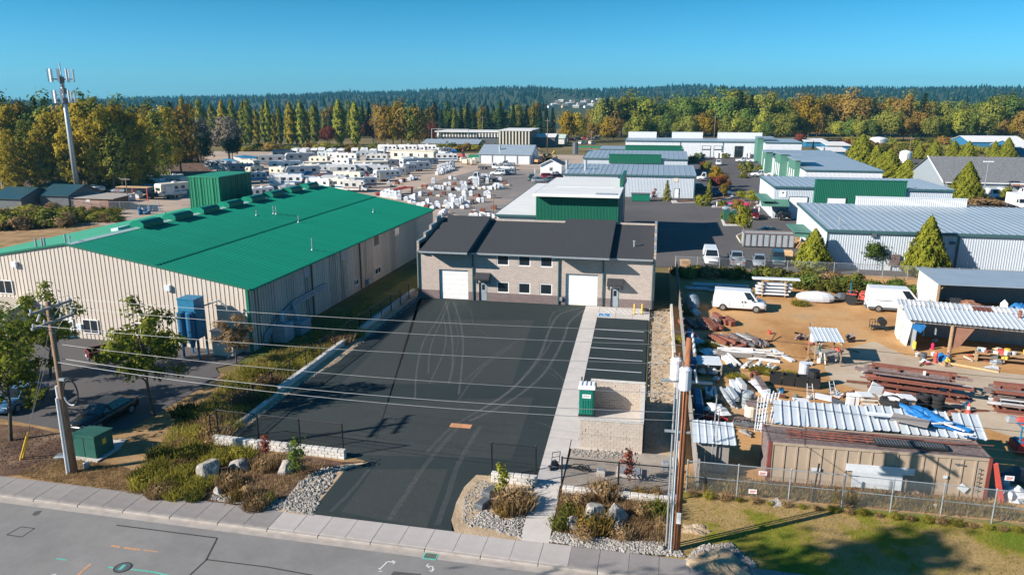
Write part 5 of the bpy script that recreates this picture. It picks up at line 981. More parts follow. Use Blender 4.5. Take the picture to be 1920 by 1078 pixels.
for i, px in enumerate((556, 572, 590, 604, 622, 640, 666, 684, 700, 716)):
    q = G(px, 293+.1*i+(3 if i % 3 == 1 else 0)); kk = ('trailer', 'fifth', 'camper')[i % 3]
    rvp(kk).spawn(RVN[kk][0], 'white trailer parked end on in the back row of the storage yard, '+ordn(i), RVN[kk][1], q, -D90+.25+.05*(i % 4), 'trailers parked end on in the back row', (.9, 1, .95+.03*(i % 4)))
for i, px in enumerate((728, 748, 766, 784, 802)): 
    q = G(px, 288.0); kk = ('fifth', 'trailer')[i % 2]; rvp(kk).spawn(RVN[kk][0], 'white trailer behind the long mobile office, only roof and side showing, '+ordn(i), RVN[kk][1], q, .1, 'trailers behind the long mobile office', (.8, 1, 1))
head('pickup', 'car_maroon', 'dark pickup towing gear between the red container and the runabout boat', 'pickup truck', 685, 333, .2); head('pickup', 'car_white', 'white pickup parked against the end of the mobile office', 'pickup truck', 655, 321, 0); head('suv', 'car_grey', 'grey car under the cottonwoods beside the brown shed', 'car', 190, 366, .3); head('pickup', 'car_black', 'black truck in shade left of the green roof enclosure', 'pickup truck', 298, 373, .3)
rvs = random.Random(31)
for i, (px, py) in enumerate([(612, 300), (634, 302), (652, 306), (690, 301), (708, 305), (826, 300), (838, 304), (600, 310), (640, 314), (590, 327), (616, 328), (642, 331), (668, 330), (690, 326), (712, 329), (575, 338), (655, 346), (630, 351), (600, 357), (640, 358), (668, 360), (540, 352), (528, 333), (480, 330), (470, 318), (455, 326), (322, 356), (280, 358), (236, 362), (215, 362), (250, 366), (330, 370), (180, 372), (270, 364), (430, 312), (410, 322)]):
    k = rvs.choice(('trailer', 'fifth', 'camper', 'motorhome', 'boat', 'trailer')); rvp(k).spawn(RVN[k][0], '%s wedged in the crowded storage yard, %s of the loose ones' % (RVN[k][1], ordn(i)), RVN[k][1], G(px, py), rvs.choice((0, 3.1, .25, -.3, 1.3))+rvs.uniform(-.15, .15), 'loose trailers in the crowded storage yard', (.85, .95, .95), {'white_paint': rvs.choice(('white_old', 'white_paint', 'grey_light', 'grey_paint', 'cream')), 'grey_paint': rvs.choice(('blue_paint', 'grey_paint', 'car_maroon', 'teal_blue', 'brown_wall'))})
gsd = thing('awning_shed', 'grey shed with pink awning between the red containers', 'shed', G(554, 351)); part(gsd, 'wall', MB().box(0, 0, 0, 5.5, 3, 2.6), 'grey_light'); part(gsd, 'awning', MB().ext([(-1.2, 1.7), (-.02, 2.2), (-.02, 2.3), (-1.2, 1.8)], 1.4, 5.3, 'x'), 'tractor_red'); part(gsd, 'opening', MB().box(1.6, -.03, .1, 5.0, -.01, 1.7), 'grey_dark')
rp = thing('loading_ramp', 'red steel loading ramp rising beside the yard road', 'ramp', G(704, 366), .45); part(rp, 'deck', MB().ext([(0, .1), (7.5, 1.5), (9, 1.5), (9, 1.65), (7.4, 1.65), (0, .25)], -1.1, 1.1, 'y'), 'red_paint'); part(rp, 'leg', MB().box(8.5, -1, 0, 8.7, -.8, 1.5), 'red_paint'); part(rp, 'leg', MB().box(8.5, .8, 0, 8.7, 1, 1.5), 'red_paint'); part(rp, 'side_rail', MB().ext([(0, .26), (7.4, 1.66), (7.4, 1.85), (0, .4)], -1.1, -1.0, 'y').ext([(0, .26), (7.4, 1.66), (7.4, 1.85), (0, .4)], 1.0, 1.1, 'y'), 'tractor_red')
# wrapped pallets and block stacks in the paver yard
def pallet_proto(h, w=1.15, load='white_wrap', cap=True):
    P = Proto(); P.add('pallet', MB().box(-w/2, -w/2, 0, w/2, -w/2+.12, .12).box(-w/2, w/2-.12, 0, w/2, w/2, .12).box(-w/2, -w/2, .12, w/2, w/2, .15), 'wood'); n = max(1, round(h/.75)); z = .15
    for k in range(n):
        P.add('wrapped_load', MB().bbox(-w*.48+.01*k, -w*.48, z, w*.48-.02*k, w*.48, z+h/n-.03, .06), load); z += h/n
    if cap: P.add('cap_sheet', MB().blob((0, 0, z-.03), (w*.4, w*.4, .16), 3, .15, 8, 4, 0.0), load)
    return P
PAL = [pallet_proto(.7), pallet_proto(1.1), pallet_proto(1.6), pallet_proto(2.3, 1.3), pallet_proto(.9, 1.2, 'rust', False), pallet_proto(.5, 1.2, 'cream', False), pallet_proto(1.0, 1.2, 'grey_light', False)]
PG = ['low white wrapped pallet of pavers standing in the paver yard', 'white wrapped pallet of pavers standing in the paver yard', 'tall white wrapped pallet stack standing in the paver yard', 'tallest double white pallet tower standing in the paver yard', 'pallet of red brown bricks standing in the paver yard', 'low open pallet of tan stone standing in the paver yard', 'pallet of grey blocks standing in the paver yard']
prs = random.Random(21)
def pals(pts):
    for px, py, k in pts:
        q = G(px, py); PAL[k].spawn('wrapped_pallet', PG[k], 'pallet', q, prs.uniform(-.3, .3), 'pallets in the paver yard, kind %s' % ('low', 'medium', 'tall', 'double', 'brick', 'stone', 'grey')[k], (prs.uniform(.75, .95), prs.uniform(.75, .95), prs.uniform(.7, .9)))
pals([(718+k*6.2, 370+k*1.05, 2) for k in range(6)]+[(724+k*6.2, 366+k, 2) for k in range(5)]+[(762, 378, 1), (770, 381, 0), (777, 384, 0), (772, 374, 1), (778, 377, 2), (786, 387, 0), (795, 388, 1), (803, 382, 1), (800, 391, 4), (812, 392, 0), (820, 384, 0), (823, 391, 1), (808, 387, 0)]
     +[(836, 385, 1), (842, 388, 1), (848, 391, 2), (851, 384, 2), (857, 387, 2), (862, 384, 2), (846, 380, 2), (853, 377, 2), (866, 380, 2), (871, 377, 2), (840, 391, 0), (834, 388, 5), (872, 386, 0), (879, 383, 6), (884, 381, 4), (898, 380, 1), (905, 380, 1), (876, 390, 0), (868, 392, 0)]
     +[(871, 368, 2), (884, 368, 2), (870, 364, 1), (911, 368, 1), (918, 372, 2), (916, 365, 1), (846, 368, 0), (895, 370, 4), (832, 366, 4), (822, 369, 5), (789, 368, 1), (806, 367, 4)]
     +[(806, 356, 0), (812, 357, 0), (818, 356, 1), (824, 356, 1), (830, 356, 1), (842, 358, 1), (848, 357, 4), (856, 357, 0), (861, 359, 0), (868, 357, 2), (874, 357, 2), (880, 356, 5), (888, 355, 0), (894, 354, 0), (900, 355, 5), (908, 355, 0), (915, 355, 0), (921, 356, 1), (928, 356, 2), (934, 353, 2), (940, 355, 2), (930, 350, 1), (813, 345, 2), (836, 348, 0), (843, 348, 1), (852, 348, 4), (866, 347, 1), (873, 347, 1), (880, 346, 4), (798, 353, 4), (794, 352, 4), (787, 355, 5)]
     +[(892, 349, 3), (897, 347, 3), (890, 345, 3), (896, 343, 2), (914, 345, 2), (912, 340, 3), (906, 338, 3), (917, 338, 2), (922, 341, 5), (932, 339, 1), (938, 339, 1), (926, 339, 4), (952, 349, 5), (947, 347, 4), (845, 337, 1), (853, 338, 0)]
     +[(820+k*3.4, 329-k*1.1, (1, 0, 1, 2)[k % 4]) for k in range(10)]+[(823+k*3.2, 321-k*.9, 3) for k in range(9)]+[(822+k*3.5, 325-k, 2) for k in range(8)]+[(768, 339, 1), (774, 338, 1), (780, 337, 0), (772, 334, 1), (752, 342, 0), (756, 341, 4), (745, 346, 4), (736, 350, 5), (729, 348, 1)]
     +[(884, 410, 1), (892, 410, 1), (900, 410, 1), (908, 409, 1), (916, 409, 1), (924, 409, 0), (888, 403, 4), (903, 402, 5), (830, 404, 1), (834, 401, 1), (826, 405, 0), (905, 398, 4), (926, 393, 4), (890, 400, 0)])
for i, (px, py) in enumerate(((872, 309), (880, 307), (888, 310), (868, 305), (892, 306))):
    PAL[5].spawn('lumber_pallet', 'stack of tan lumber boards near the green bin', 'lumber stack', G(px, py), .2*i, 'tan lumber stacks near the green bin', (1.6, 1.3, 3.0))
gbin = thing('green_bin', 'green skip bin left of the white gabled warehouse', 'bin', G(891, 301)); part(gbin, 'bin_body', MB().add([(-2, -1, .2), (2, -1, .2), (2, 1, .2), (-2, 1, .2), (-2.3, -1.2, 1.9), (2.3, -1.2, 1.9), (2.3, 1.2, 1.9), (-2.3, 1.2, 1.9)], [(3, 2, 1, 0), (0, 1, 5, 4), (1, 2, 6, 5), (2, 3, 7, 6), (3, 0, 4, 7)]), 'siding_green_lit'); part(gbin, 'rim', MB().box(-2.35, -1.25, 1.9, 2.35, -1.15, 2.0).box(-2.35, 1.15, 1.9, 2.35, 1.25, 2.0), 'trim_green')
for i, (px, py, mt) in enumerate(((1018, 303, 'orange_paint'), (1028, 300, 'yellow_paint'), (1010, 308, 'orange_paint'), (866, 297, 'tractor_red'))):
    m_ = thing('excavator', ['orange excavator with folded arm behind the hut', 'yellow loader furthest right behind the hut', 'orange loader beside the white gabled warehouse', 'red forklift left of the green bin'][i], 'machine', G(px, py), .5*i)
    part(m_, 'track', MB().bbox(-1.6, -1.1, 0, 1.6, -.6, .8, .2).bbox(-1.6, .6, 0, 1.6, 1.1, .8, .2), 'rubber'); part(m_, 'chassis', MB().bbox(-1.5, -.9, .8, 1.0, .9, 1.6, .1), mt); part(m_, 'cab', MB().bbox(-.2, -.8, 1.6, 1.0, .1, 2.8, .08), 'glass_far'); part(m_, 'arm', MB().tube((.9, .4, 1.4), (2.6, .4, 3.2), .18).tube((2.6, .4, 3.2), (3.4, .4, 1.4), .14).box(3.0, 0, .3, 3.7, .8, 1.2), mt)
for i, (px, py, k) in enumerate(((260, 373, 0), (246, 377, 0), (236, 379, 0), (225, 383, 0), (214, 385, 0), (270, 371, 1))):
    PAL[1 if k == 0 else 5].spawn('wrapped_pallet', 'white tank crate by the brown shed', 'crate', G(px, py), .1*i, 'white crates by the brown shed', 1.25)
br_ = random.Random(3)
for k in range(16):
    q = G(262+(k % 6)*6+br_.uniform(-1, 1), 395+(k//6)*4.0-(k % 6)*.5); b_ = thing('barrel', 'blue plastic barrel lying in the heap behind the green roof', 'barrel', q+Vector((0, 0, .3)), br_.uniform(0, 3), 'blue barrels in a heap'); b_.rotation_euler = (1.4 if k % 3 else 0, 0, br_.uniform(0, 3)); part(b_, 'drum', MB().lathe([(.26, -.44), (.3, -.3), (.3, .3), (.26, .44)], 10), 'blue_paint'); part(b_, 'lid', MB().lathe([(.25, .441), (.25, .47)], 10), 'white_paint' if k % 2 else 'blue_paint')
rk = thing('tall_rack', 'orange pallet rack frame behind the barrels', 'rack', G(255, 376)); part(rk, 'roof', MB().box(-4, -1, 2.9, 4, 1, 3.05), 'wood_new'); [part(rk, 'post', MB().box(x-.08, -.9, 0, x+.08, -.75, 2.9), 'tractor_red') for x in (-3.6, 0, 3.6)]
# ---------------------------------------------------------------- low walls of single blocks
def block_wall(label, p0, p1, rows, bl, bh, bd_, mat, name='retaining_wall', half=True, z0=0.0, bevel=.03, cap=None):
    p0, p1 = Vector(p0), Vector(p1); d = p1-p0; L = d.length; n = max(1, round(L/bl)); w = L/n
    t = thing(name, label, 'wall', (p0.x, p0.y, z0), math.atan2(d.y, d.x)); r = random.Random(int(L*100)+rows)
    full = MB().bbox(.006, 0, .004, w-.006, bd_, bh-.004, bevel).mesh('block', mat); hf = MB().bbox(.006, 0, .004, w/2-.006, bd_, bh-.004, bevel).mesh('block', mat)
    for k in range(rows):
        if k % 2 and half:
            link('block', hf, t, (0, r.uniform(-.012, .012), k*bh)); link('block', hf, t, (L-w/2, r.uniform(-.012, .012), k*bh)); xs = [w/2+i*w for i in range(n-1)]
        else: xs = [i*w for i in range(n)]
        for x in xs: link('block', full, t, (x, r.uniform(-.012, .012), k*bh))
    if cap: part(t, 'cap', MB().box(-.02, -.03, rows*bh+.002, L+.02, bd_+.03, rows*bh+.07), cap)
    return t
block_wall('rough white block retaining wall left of the driveway entrance', (-27.7, 40.1, 0), (-18.35, 39.75, 0), 3, .45, .2, .35, 'stone_white')
block_wall('short white block retaining wall between driveway and footpath', (-8.7, 38.75, 0), (-5.95, 38.7, 0), 3, .45, .2, .35, 'stone_white')
block_wall('low white block wall edging the gravel pad behind the boulder bed', (-4.4, 38.2, 0), (2.0, 38.15, 0), 2, .45, .2, .35, 'stone_white')
a, b = G(404, 833), G(524, 740); block_wall('low pale kerb wall at the near left edge of the asphalt lot', a, b, 1, .9, .24, .3, 'stone_white', 'kerb_wall')
a, b = G(528, 736), G(779, 549); block_wall('long low white block wall along the left edge of the asphalt lot', a, b, 2, 1.2, .24, .42, 'stone_white')
# trash enclosure of split-face blocks
block_wall('front wall of the tan block enclosure facing the street', (-4.05, 44.15, 0), (.0, 44.15, 0), 10, .405, .2, .2, 'cmu', 'enclosure_wall', bevel=.008, cap='stone_white')
block_wall('back wall of the tan block enclosure behind the portable toilet', (-3.85, 50.6, 0), (.0, 50.6, 0), 11, .405, .2, .2, 'cmu', 'enclosure_wall', bevel=.008, cap='stone_white')
block_wall('right side wall of the tan block enclosure', (.0, 44.36, 0), (.0, 50.58, 0), 10, .405, .2, .2, 'cmu', 'enclosure_wall', bevel=.008, cap='stone_white')
# portable toilet
q = G(1102, 771); po = thing('portable_toilet', 'green portable toilet with white roof standing beside the block enclosure', 'portable toilet', (-4.05, 49.6, .05), .03)
part(po, 'skid', MB().box(-.56, -.6, 0, .56, .6, .12), 'black_plastic'); part(po, 'cabin', MB().bbox(-.53, -.56, .12, .53, .56, 2.05, .04), 'porta_green')
rf = MB().ext([(-.6, 2.03), (.6, 2.03), (.6, 2.1), (.42, 2.28), (-.42, 2.28), (-.6, 2.1)], -.58, .58, 'x'); part(po, 'roof', rf, 'white_paint'); rr_ = MB(); [rr_.box(-.45+k*.3, -.43, 2.281, -.36+k*.3, .43, 2.33) for k in range(4)]; part(po, 'roof_rib', rr_, 'white_metal')
dr = part(po, 'door', MB().box(-.42, -.6, .2, .42, -.561, 1.98), 'porta_green'); rb = MB(); [rb.bbox(-.34+k*.18, -.63, .32, -.24+k*.18, -.601, 1.25, .01) for k in range(4)]; part(dr, 'door_panel', rb, 'porta_green'); part(dr, 'sign', MB().box(-.3, -.62, 1.42, .3, -.601, 1.7), 'white_paint'); sg = MB(); [sg.box(-.24+k*.07, -.628, 1.52, -.2+k*.07, -.621, 1.6+.04*(k % 2)) for k in range(7)]; part(dr, 'sign_lettering', sg, 'grey_paint')
part(po, 'vent_pipe', MB().tube((-.42, .45, 2.1), (-.42, .45, 2.6), .05), 'black_plastic'); part(po, 'side_vent', MB().box(.531, -.4, 1.7, .545, .4, 1.9), 'black_plastic')
# hand cart on the path
q = G(1040, 880); hc = thing('hand_truck', 'two wheeled hand truck left standing on the footpath', 'hand truck', (q.x, q.y, .045), .5)
part(hc, 'frame', MB().path([(-.25, 0, .1), (-.25, -.25, 1.25), (.25, -.25, 1.25), (.25, 0, .1)], .025).path([(-.25, -.1, .5), (.25, -.1, .5)], .02).path([(-.25, -.18, .9), (.25, -.18, .9)], .02), 'grey_dark'); part(hc, 'toe_plate', MB().box(-.3, 0, .06, .3, .4, .09), 'grey_dark'); part(hc, 'load', MB().blob((.05, .15, .3), (.22, .2, .25), 4), 'black_plastic')
for s in (-.3, .3): part(hc, 'wheel', MB().tube((s-.04, -.1, .14), (s+.04, -.1, .14), .14, n=12), 'rubber')
# utility boxes on the gravel pad
for px, py, w, d, h, mt, lab in ((1127, 890, .5, .45, .35, 'concrete', 'small grey utility box on the gravel pad beside the black hose'), (1180, 888, 1.5, 1.1, .2, 'concrete', 'wide pale concrete vault slab behind the thin red sapling'), (1247, 880, .4, .4, .5, 'galv', 'small grey pedestal at the right end of the gravel pad')):
    q = G(px, py); u = thing('utility_box', lab, 'utility box', q); part(u, 'base', MB().bbox(-w/2, -d/2, 0, w/2, d/2, h, .02), mt); part(u, 'lid', MB().box(-w*.42, -d*.42, h+.001, w*.42, d*.42, h+.04), 'galv')
hp = MB(); hr = random.Random(9); P_ = [(hr.uniform(-.9, .9), hr.uniform(-.4, .4), .04+hr.uniform(0, .3)) for _ in range(14)]; single('hose', 'tangle of black hose on the gravel pad', 'hose', hp.path([tuple(Vector(a)) for a in curve([p[:2] for p in P_], 5)] and [(x, y, .06+.12*abs(math.sin(i*.7))) for i, (x, y) in enumerate(curve([p[:2] for p in P_], 6))], .03, 5), 'black_plastic', G(1085, 878))
for px, py, lab in ((906, 948, 'dark plastic block lying in the gravel bed, the nearer of two'), (920, 925, 'dark plastic block lying in the gravel bed, the one by the young tree')):
    single('plastic_vault', lab, 'utility box', MB().bbox(-.3, -.5, 0, .3, .5, .3, .05).box(-.2, -.35, .301, .2, .35, .33), 'grey_dark', G(px, py), -.4)
# padmount transformer and slab at left
q = G(165, 858); tf = thing('pad_transformer', 'green padmount transformer box behind the left utility pole', 'transformer', (q.x, q.y+.6, 0), -.05)
part(tf, 'pad', MB().box(-1.1, -1.0, 0, 1.1, 1.0, .1), 'concrete'); part(tf, 'cabinet', MB().bbox(-.85, -.75, .1, .85, .75, 1.45, .04), 'box_green'); part(tf, 'lid', MB().ext([(-.8, 1.45), (.8, 1.45), (.8, 1.52), (-.8, 1.62)], -.9, .9, 'x'), 'box_green'); part(tf, 'door_seam', MB().box(-.01, -.765, .15, .01, -.75, 1.4), 'black_metal'); part(tf, 'warning_label', MB().box(.855, -.15, .8, .865, .15, 1.15), 'yellow_paint')
single('vault_lid', 'pale concrete vault slab lying in the shade right of the green transformer', 'vault lid', MB().bbox(-.9, -.6, 0, .9, .6, .08, .02), 'concrete', G(205, 833), .3)
single('meter_pedestal', 'small grey box at the foot of the left utility pole', 'utility box', MB().bbox(-.16, -.14, 0, .16, .14, .42, .03), 'galv', G(163, 878)); single('valve_lid', 'small grey lid in the dry grass left of the green transformer', 'utility box', MB().bbox(-.4, -.3, 0, .4, .3, .16, .03), 'galv', G(117, 857), .3)

# ---------------------------------------------------------------- utility poles and power lines
def pole_thing(label, px, py, top, mat, r0=.19):
    q = G(px, py); h = HZ(px, py, top); t = thing('utility_pole', label, 'utility pole', q); part(t, 'shaft', MB().lathe([(r0, 0), (r0*.72, h)], 14), mat, True); return t, q, h
pl, pq, ph = pole_thing('weathered wooden utility pole with double crossarms at the left', 140, 885, 560, 'pole_wood')
for z, o in ((ph-.3, .1), (ph-1.15, .1)):
    part(pl, 'crossarm', MB().box(.12, -1.55, z-.07, .24, 1.55, z+.07), 'wood_grey')
    ins = MB(); [ins.lathe([(.05, 0), (.07, .08), (.04, .2)], 8, (.18, y, z+.071)) for y in (-1.4, -.6, .6, 1.4)]; part(pl, 'insulator', ins, 'grey_light')
part(pl, 'arm_brace', MB().tube((.18, -.8, ph-.35), (.14, 0, ph-1.0), .02).tube((.18, .8, ph-.35), (.14, 0, ph-1.0), .02).tube((.18, -.8, ph-1.2), (.14, 0, ph-1.9), .02).tube((.18, .8, ph-1.2), (.14, 0, ph-1.9), .02), 'galv')
part(pl, 'cutout', MB().tube((.3, 1.2, ph-.4), (.42, 1.25, ph-.9), .05).tube((-.15, -.5, ph-.6), (-.3, -.6, ph-1.0), .06), 'grey_light')
part(pl, 'conduit', MB().tube((-.28, -.06, 0), (-.24, -.06, 5.6), .09), 'white_metal'); part(pl, 'conduit', MB().tube((-.26, -.26, 0), (-.2, -.24, 4.9), .07), 'white_metal'); part(pl, 'conduit', MB().tube((-.16, .2, 0), (-.12, .16, 8.0), .04), 'galv')
ring_ = [(.75*math.cos(t*.3927)*.62+.75, -.15, 5.3+.8*math.sin(t*.3927)) for t in range(17)]; cl = part(pl, 'cable_coil', MB().path(ring_, .045, 6), 'black_plastic'); part(cl, 'coil_tie', MB().path([(x*1.01+.02, -.22, z*1.005) for x, y, z in ring_[9:14]], .05, 6), 'grey_light')
part(pl, 'bracket', MB().box(.1, -.2, 6.0, .45, -.05, 6.15), 'galv')
pr, rq, rh = pole_thing('reddish wooden utility pole with two transformer cans at the right', 1268, 1030, 632, 'pole_wood_red', .18)
for (x, y, z) in ((-.1, -.45, HZ(1268, 1030, 722)), (-.5, .35, HZ(1268, 1030, 716))):
    tc_ = part(pr, 'transformer_can', MB().lathe([(.26, 0), (.28, .06), (.28, .95), (.3, 1.0), (.18, 1.12)], 16, (x, y, z)), 'white_metal', False); part(tc_, 'bushing', MB().lathe([(.04, 0), (.05, .25)], 8, (x-.12, y, z+1.1)).lathe([(.04, 0), (.05, .25)], 8, (x+.12, y, z+1.1)), 'brown_wall')
part(pr, 'can_bracket', MB().box(-.45, -.3, HZ(1268, 1030, 705), .1, .35, HZ(1268, 1030, 702)), 'galv')
for dx, dy, h, r_, mt in ((-.36, -.1, 9.0, .05, 'galv'), (-.28, -.26, 8.7, .035, 'grey_light'), (-.5, .22, rh-2.6, .05, 'galv'), (-.24, .2, 7.6, .04, 'grey_dark')): part(pr, 'conduit', MB().tube((dx, dy, 0), (dx, dy, h), r_), mt)
part(pr, 'standoff', MB().box(-.9, -.1, 6.4, .3, 0, 6.5).box(-.6, -.1, 3.0, .1, 0, 3.1), 'galv'); part(pr, 'crossarm', MB().box(.15, -1.3, rh-.45, .27, 1.3, rh-.32), 'wood_grey'); part(pr, 'crossarm', MB().box(-1.2, .16, rh-2.3, 1.2, .27, rh-2.18), 'galv')
ins = MB(); [ins.lathe([(.05, 0), (.07, .08), (.04, .2)], 8, (.21, y, rh-.319)) for y in (-1.15, -.4, .4, 1.15)]; part(pr, 'insulator', ins, 'grey_light'); part(pr, 'cutout', MB().tube((.3, -.4, rh-1.4), (.45, -.45, rh-2.0), .06).tube((-.3, .4, rh-1.3), (-.4, .4, rh-1.9), .06), 'grey_light')
part(pr, 'guard_strip', MB().box(-.1, -.235, 1.6, .12, -.2, 2.2), 'white_old')
def wire_line(label, a, b, sag, r=.02, mat='wire', n=18, group='power lines between the two poles'):
    a, b = Vector(a), Vector(b); pts = []
    for k in range(n+1):
        t = k/n; p = a.lerp(b, t); p.z -= sag*4*t*(1-t); pts.append(tuple(p))
    o = pts[0]; return single('power_line', label, 'power line', MB().path([tuple(Vector(p)-Vector(o)) for p in pts], r, 5), mat, o, group=group)
lz = lambda py: HZ(140, 885, py); rz_ = lambda py: HZ(1268, 1030, py)
X2 = Vector((47, 33.6, 0))
for k, (l, r_, sg, th_, mt, ly, ry) in enumerate(((565, 634, .25, .010, 'wire', 1.4, 1.15), (574, 651, .3, .010, 'wire', .6, .4), (590, 666, .3, .010, 'wire', -1.4, -1.15), (640, 738, .45, .011, 'wire', .1, .1), (668, 772, .55, .016, 'wire', .15, 0), (672, 787, .6, .016, 'wire', -.15, 0))):
    lab = ['top thin power line from the far crossarm end, highest of the six', 'second thin power line from the top of the two poles', 'third thin power line from the near crossarm end', 'thin cable strung well below the crossarms', 'thick lashed cable, upper of the two lowest lines', 'thick lashed cable, lowest line crossing the asphalt lot'][k]
    A = (pq.x+.2, pq.y+ly, lz(l)); B = (rq.x+.2, rq.y+ry, rz_(r_)); wire_line(lab, A, B, sg, th_, mt)
    wire_line(lab.split(',')[0]+' continuing past the right pole', B, (X2.x, X2.y+ry, B[2]-.6), .5, th_, 'wire_dark', group='power lines right of the right pole')
wire_line('service wire dropping from the right pole to the junk yard shack', (rq.x, rq.y, rz_(790)), (6.6, 44.6, 5.0), .3, .018, 'wire_dark', 8, 'service drops')
wire_line('service wire from the shack mast towards the right edge', (6.6, 44.6, 5.0), (38, 40, 6.5), .5, .018, 'wire_dark', 12, 'service drops')
for px, py, tx, lab in ((38, 862, 140, 'guy wire with yellow guard, left of the pair beside the left pole'), (43, 858, 140, 'guy wire with yellow guard, right of the pair beside the left pole')):
    g = G(px, py); gw = thing('guy_wire', lab, 'guy wire', g, group='guy wires of the left pole'); e = Vector((pq.x-.2, pq.y, lz(640 if px < 40 else 615)))-g
    part(gw, 'strand', MB().tube((0, 0, 0), tuple(e), .015), 'wire'); part(gw, 'guard', MB().tube(tuple(e*.0), tuple(e*.22), .055), 'yellow_paint')
for px, yb, yt, lab in ((1026, 285, 222, 'tall thin wooden pole standing behind the white gabled warehouse'), (1648, 256, 212, 'wooden utility pole rising above the white tank in the woods'), (1702, 308, 256, 'grey street pole with transformer by the slim white tank'), (905, 266, 217, 'wooden pole right of the poplars at the back of the yard'), (705, 283, 217, 'tall wooden pole in front of the brown trees at the back of the yard'), (823, 277, 240, 'slim grey pole beside the fifth wheel trailer'), (1338, 272, 215, 'slim pole before the wood behind the long workshop'), (1108, 290, 245, 'street pole in the road beyond the left shed row'), (242, 389, 332, 'thin pole at the cottonwoods beside the brown shed'), (1003, 348, 310, 'short pole by the green jeep'), (597, 283, 266, 'light pole at the back row of trailers'), (925, 408, 360, 'brown wooden pole at the near edge of the paver yard')):
    t_, q_, h_ = pole_thing(lab, px, yb, yt, 'pole_wood' if px not in (823, 1003) else 'galv', .16 if yb < 300 else .12)
    part(t_, 'crossarm', MB().box(-1.1, -.12, h_*.92, 1.1, .0, h_*.92+.14), 'wood_grey')
q = G(1843, 372); lp = thing('lamp_post', 'tall thin grey car park lamp post before the grey shingled building', 'lamp post', q); lh = HZ(1843, 372, 304); part(lp, 'mast', MB().lathe([(.12, 0), (.07, lh)], 8), 'galv'); part(lp, 'lamp_head', MB().box(-1.0, -.25, lh, 1.0, .25, lh+.25), 'white_metal')

# ---------------------------------------------------------------- fences
def chain_fence(label, P, h, post='black_metal', wire='wire_dark', sp=2.6, mid=False, pr_=.05, cell=.075, ww=.007, rail=True, z=0.0, barb=False):
    P = [Vector((p[0], p[1], 0)) for p in P]; t = thing('chain_link_fence', label, 'fence', (P[0].x, P[0].y, z)); o = P[0]; wb = MB(); rails = MB(); mids = MB()
    pm = MB().lathe([(pr_, 0), (pr_, h+.06), (pr_*.4, h+.1)], 8).mesh('post', post); first = True
    for a, b in zip(P[:-1], P[1:]):
        d = b-a; L = d.length; u = d/L; n = max(1, round(L/sp))
        for k in range(0 if first else 1, n+1): link('post', pm, t, tuple(a-o+u*(L*k/n)))
        first = False
        if rail: rails.tube(tuple(a-o+Vector((0, 0, h))), tuple(b-o+Vector((0, 0, h))), pr_*.7, n=6)
        if mid: mids.tube(tuple(a-o+Vector((0, 0, h*.52))), tuple(b-o+Vector((0, 0, h*.52))), pr_*.6, n=6)
        s = -h; nn = Vector((-u.y, u.x, 0))*.004; hw = ww*.7
        while s < L:
            for fl in (0, 1):
                s0, s1 = max(s, 0), min(s+h, L)
                if s1 > s0:
                    z0, z1 = (s0-s, s1-s) if not fl else (h-(s0-s), h-(s1-s))
                    p0, p1 = a-o+u*s0, a-o+u*s1; wb.quad((p0.x-u.x*hw, p0.y-u.y*hw, z0), (p0.x+u.x*hw, p0.y+u.y*hw, z0), (p1.x+u.x*hw, p1.y+u.y*hw, z1), (p1.x-u.x*hw, p1.y-u.y*hw, z1))
            s += cell
    if rail: part(t, 'top_rail', rails, post)
    if mid: part(t, 'mid_rail', mids, post)
    m_ = part(t, 'wire_mesh', wb, wire); m_['kind'] = 'stuff'; return t
chain_fence('black chain link fence along the left edge of the asphalt lot', [(-28.0, 40.5), (-28.05, 48.8), (-26.75, 77.5)], 1.8, cell=.11, ww=.008)
chain_fence('black chain link fence on the white block wall left of the driveway', [(-27.6, 40.7), (-18.6, 40.2)], 2.2, sp=3.0, cell=.10)
chain_fence('short black chain link fence between driveway and footpath', [(-8.75, 39.2), (-6.1, 39.2)], 2.3, sp=2.8, cell=.10)
chain_fence('black chain link fence behind the boulder bed, right of the footpath', [(-4.5, 38.75), (2.0, 38.7)], 2.0, sp=3.2, cell=.10)
chain_fence('galvanised chain link fence along the lawn in front of the container', [(2.6, 39.7), (11, 39.65), (21, 39.4), (40, 39.0)], 2.0, 'galv', 'galv', 2.6, True, .04, .085, .006)
chain_fence('galvanised chain link fence along the hedge behind the junk yard', [(3.2, 98.6), (23, 98.4), (46, 97.6), (80, 97)], 1.7, 'galv', 'galv', 3.0, False, .045, .15, .012)
chain_fence('wire fence in front of the brown shed and crates', [tuple(G(128, 393)[:2]), tuple(G(190, 397)[:2]), tuple(G(300, 398)[:2])], 2.0, 'galv', 'galv', 4, False, .05, .3, .02)
chain_fence('galvanised fence behind the big grey shed at far right', [(62, 152), (95, 152)], 2.0, 'galv', 'galv', 4, False, .05, .25, .018)
bwl = thing('boundary_wall', 'low pale concrete wall edging the sandy strip right of the parking bays', 'wall', (2.25, 43, 0))
for k in range(14): part(bwl, 'wall_section', MB().box(0, k*2.6, -.3, .24, k*2.6+2.585, .42), 'stone_white')
bfe = thing('board_fence', 'weathered grey board fence at the left side of the junk yard', 'fence', (3.15, 40.2, 0))
fb = MB().box(0, 0, .05, .03, .285, 1.85).mesh('fence_board', 'wood_grey')
for k in range(192): link('fence_board', fb, bfe, (.0+.006*(k % 3), k*.3, .02*((k*7) % 5)), (0, 0, .01*((k % 5)-2)))
for k in range(24): part(bfe, 'post', MB().box(.04, k*2.4, 0, .16, k*2.4+.12, 1.9), 'wood_grey')
part(bfe, 'rail', MB().box(.04, 0, .4, .09, 57.6, .5).box(.04, 0, 1.5, .09, 57.6, 1.6), 'wood_grey')
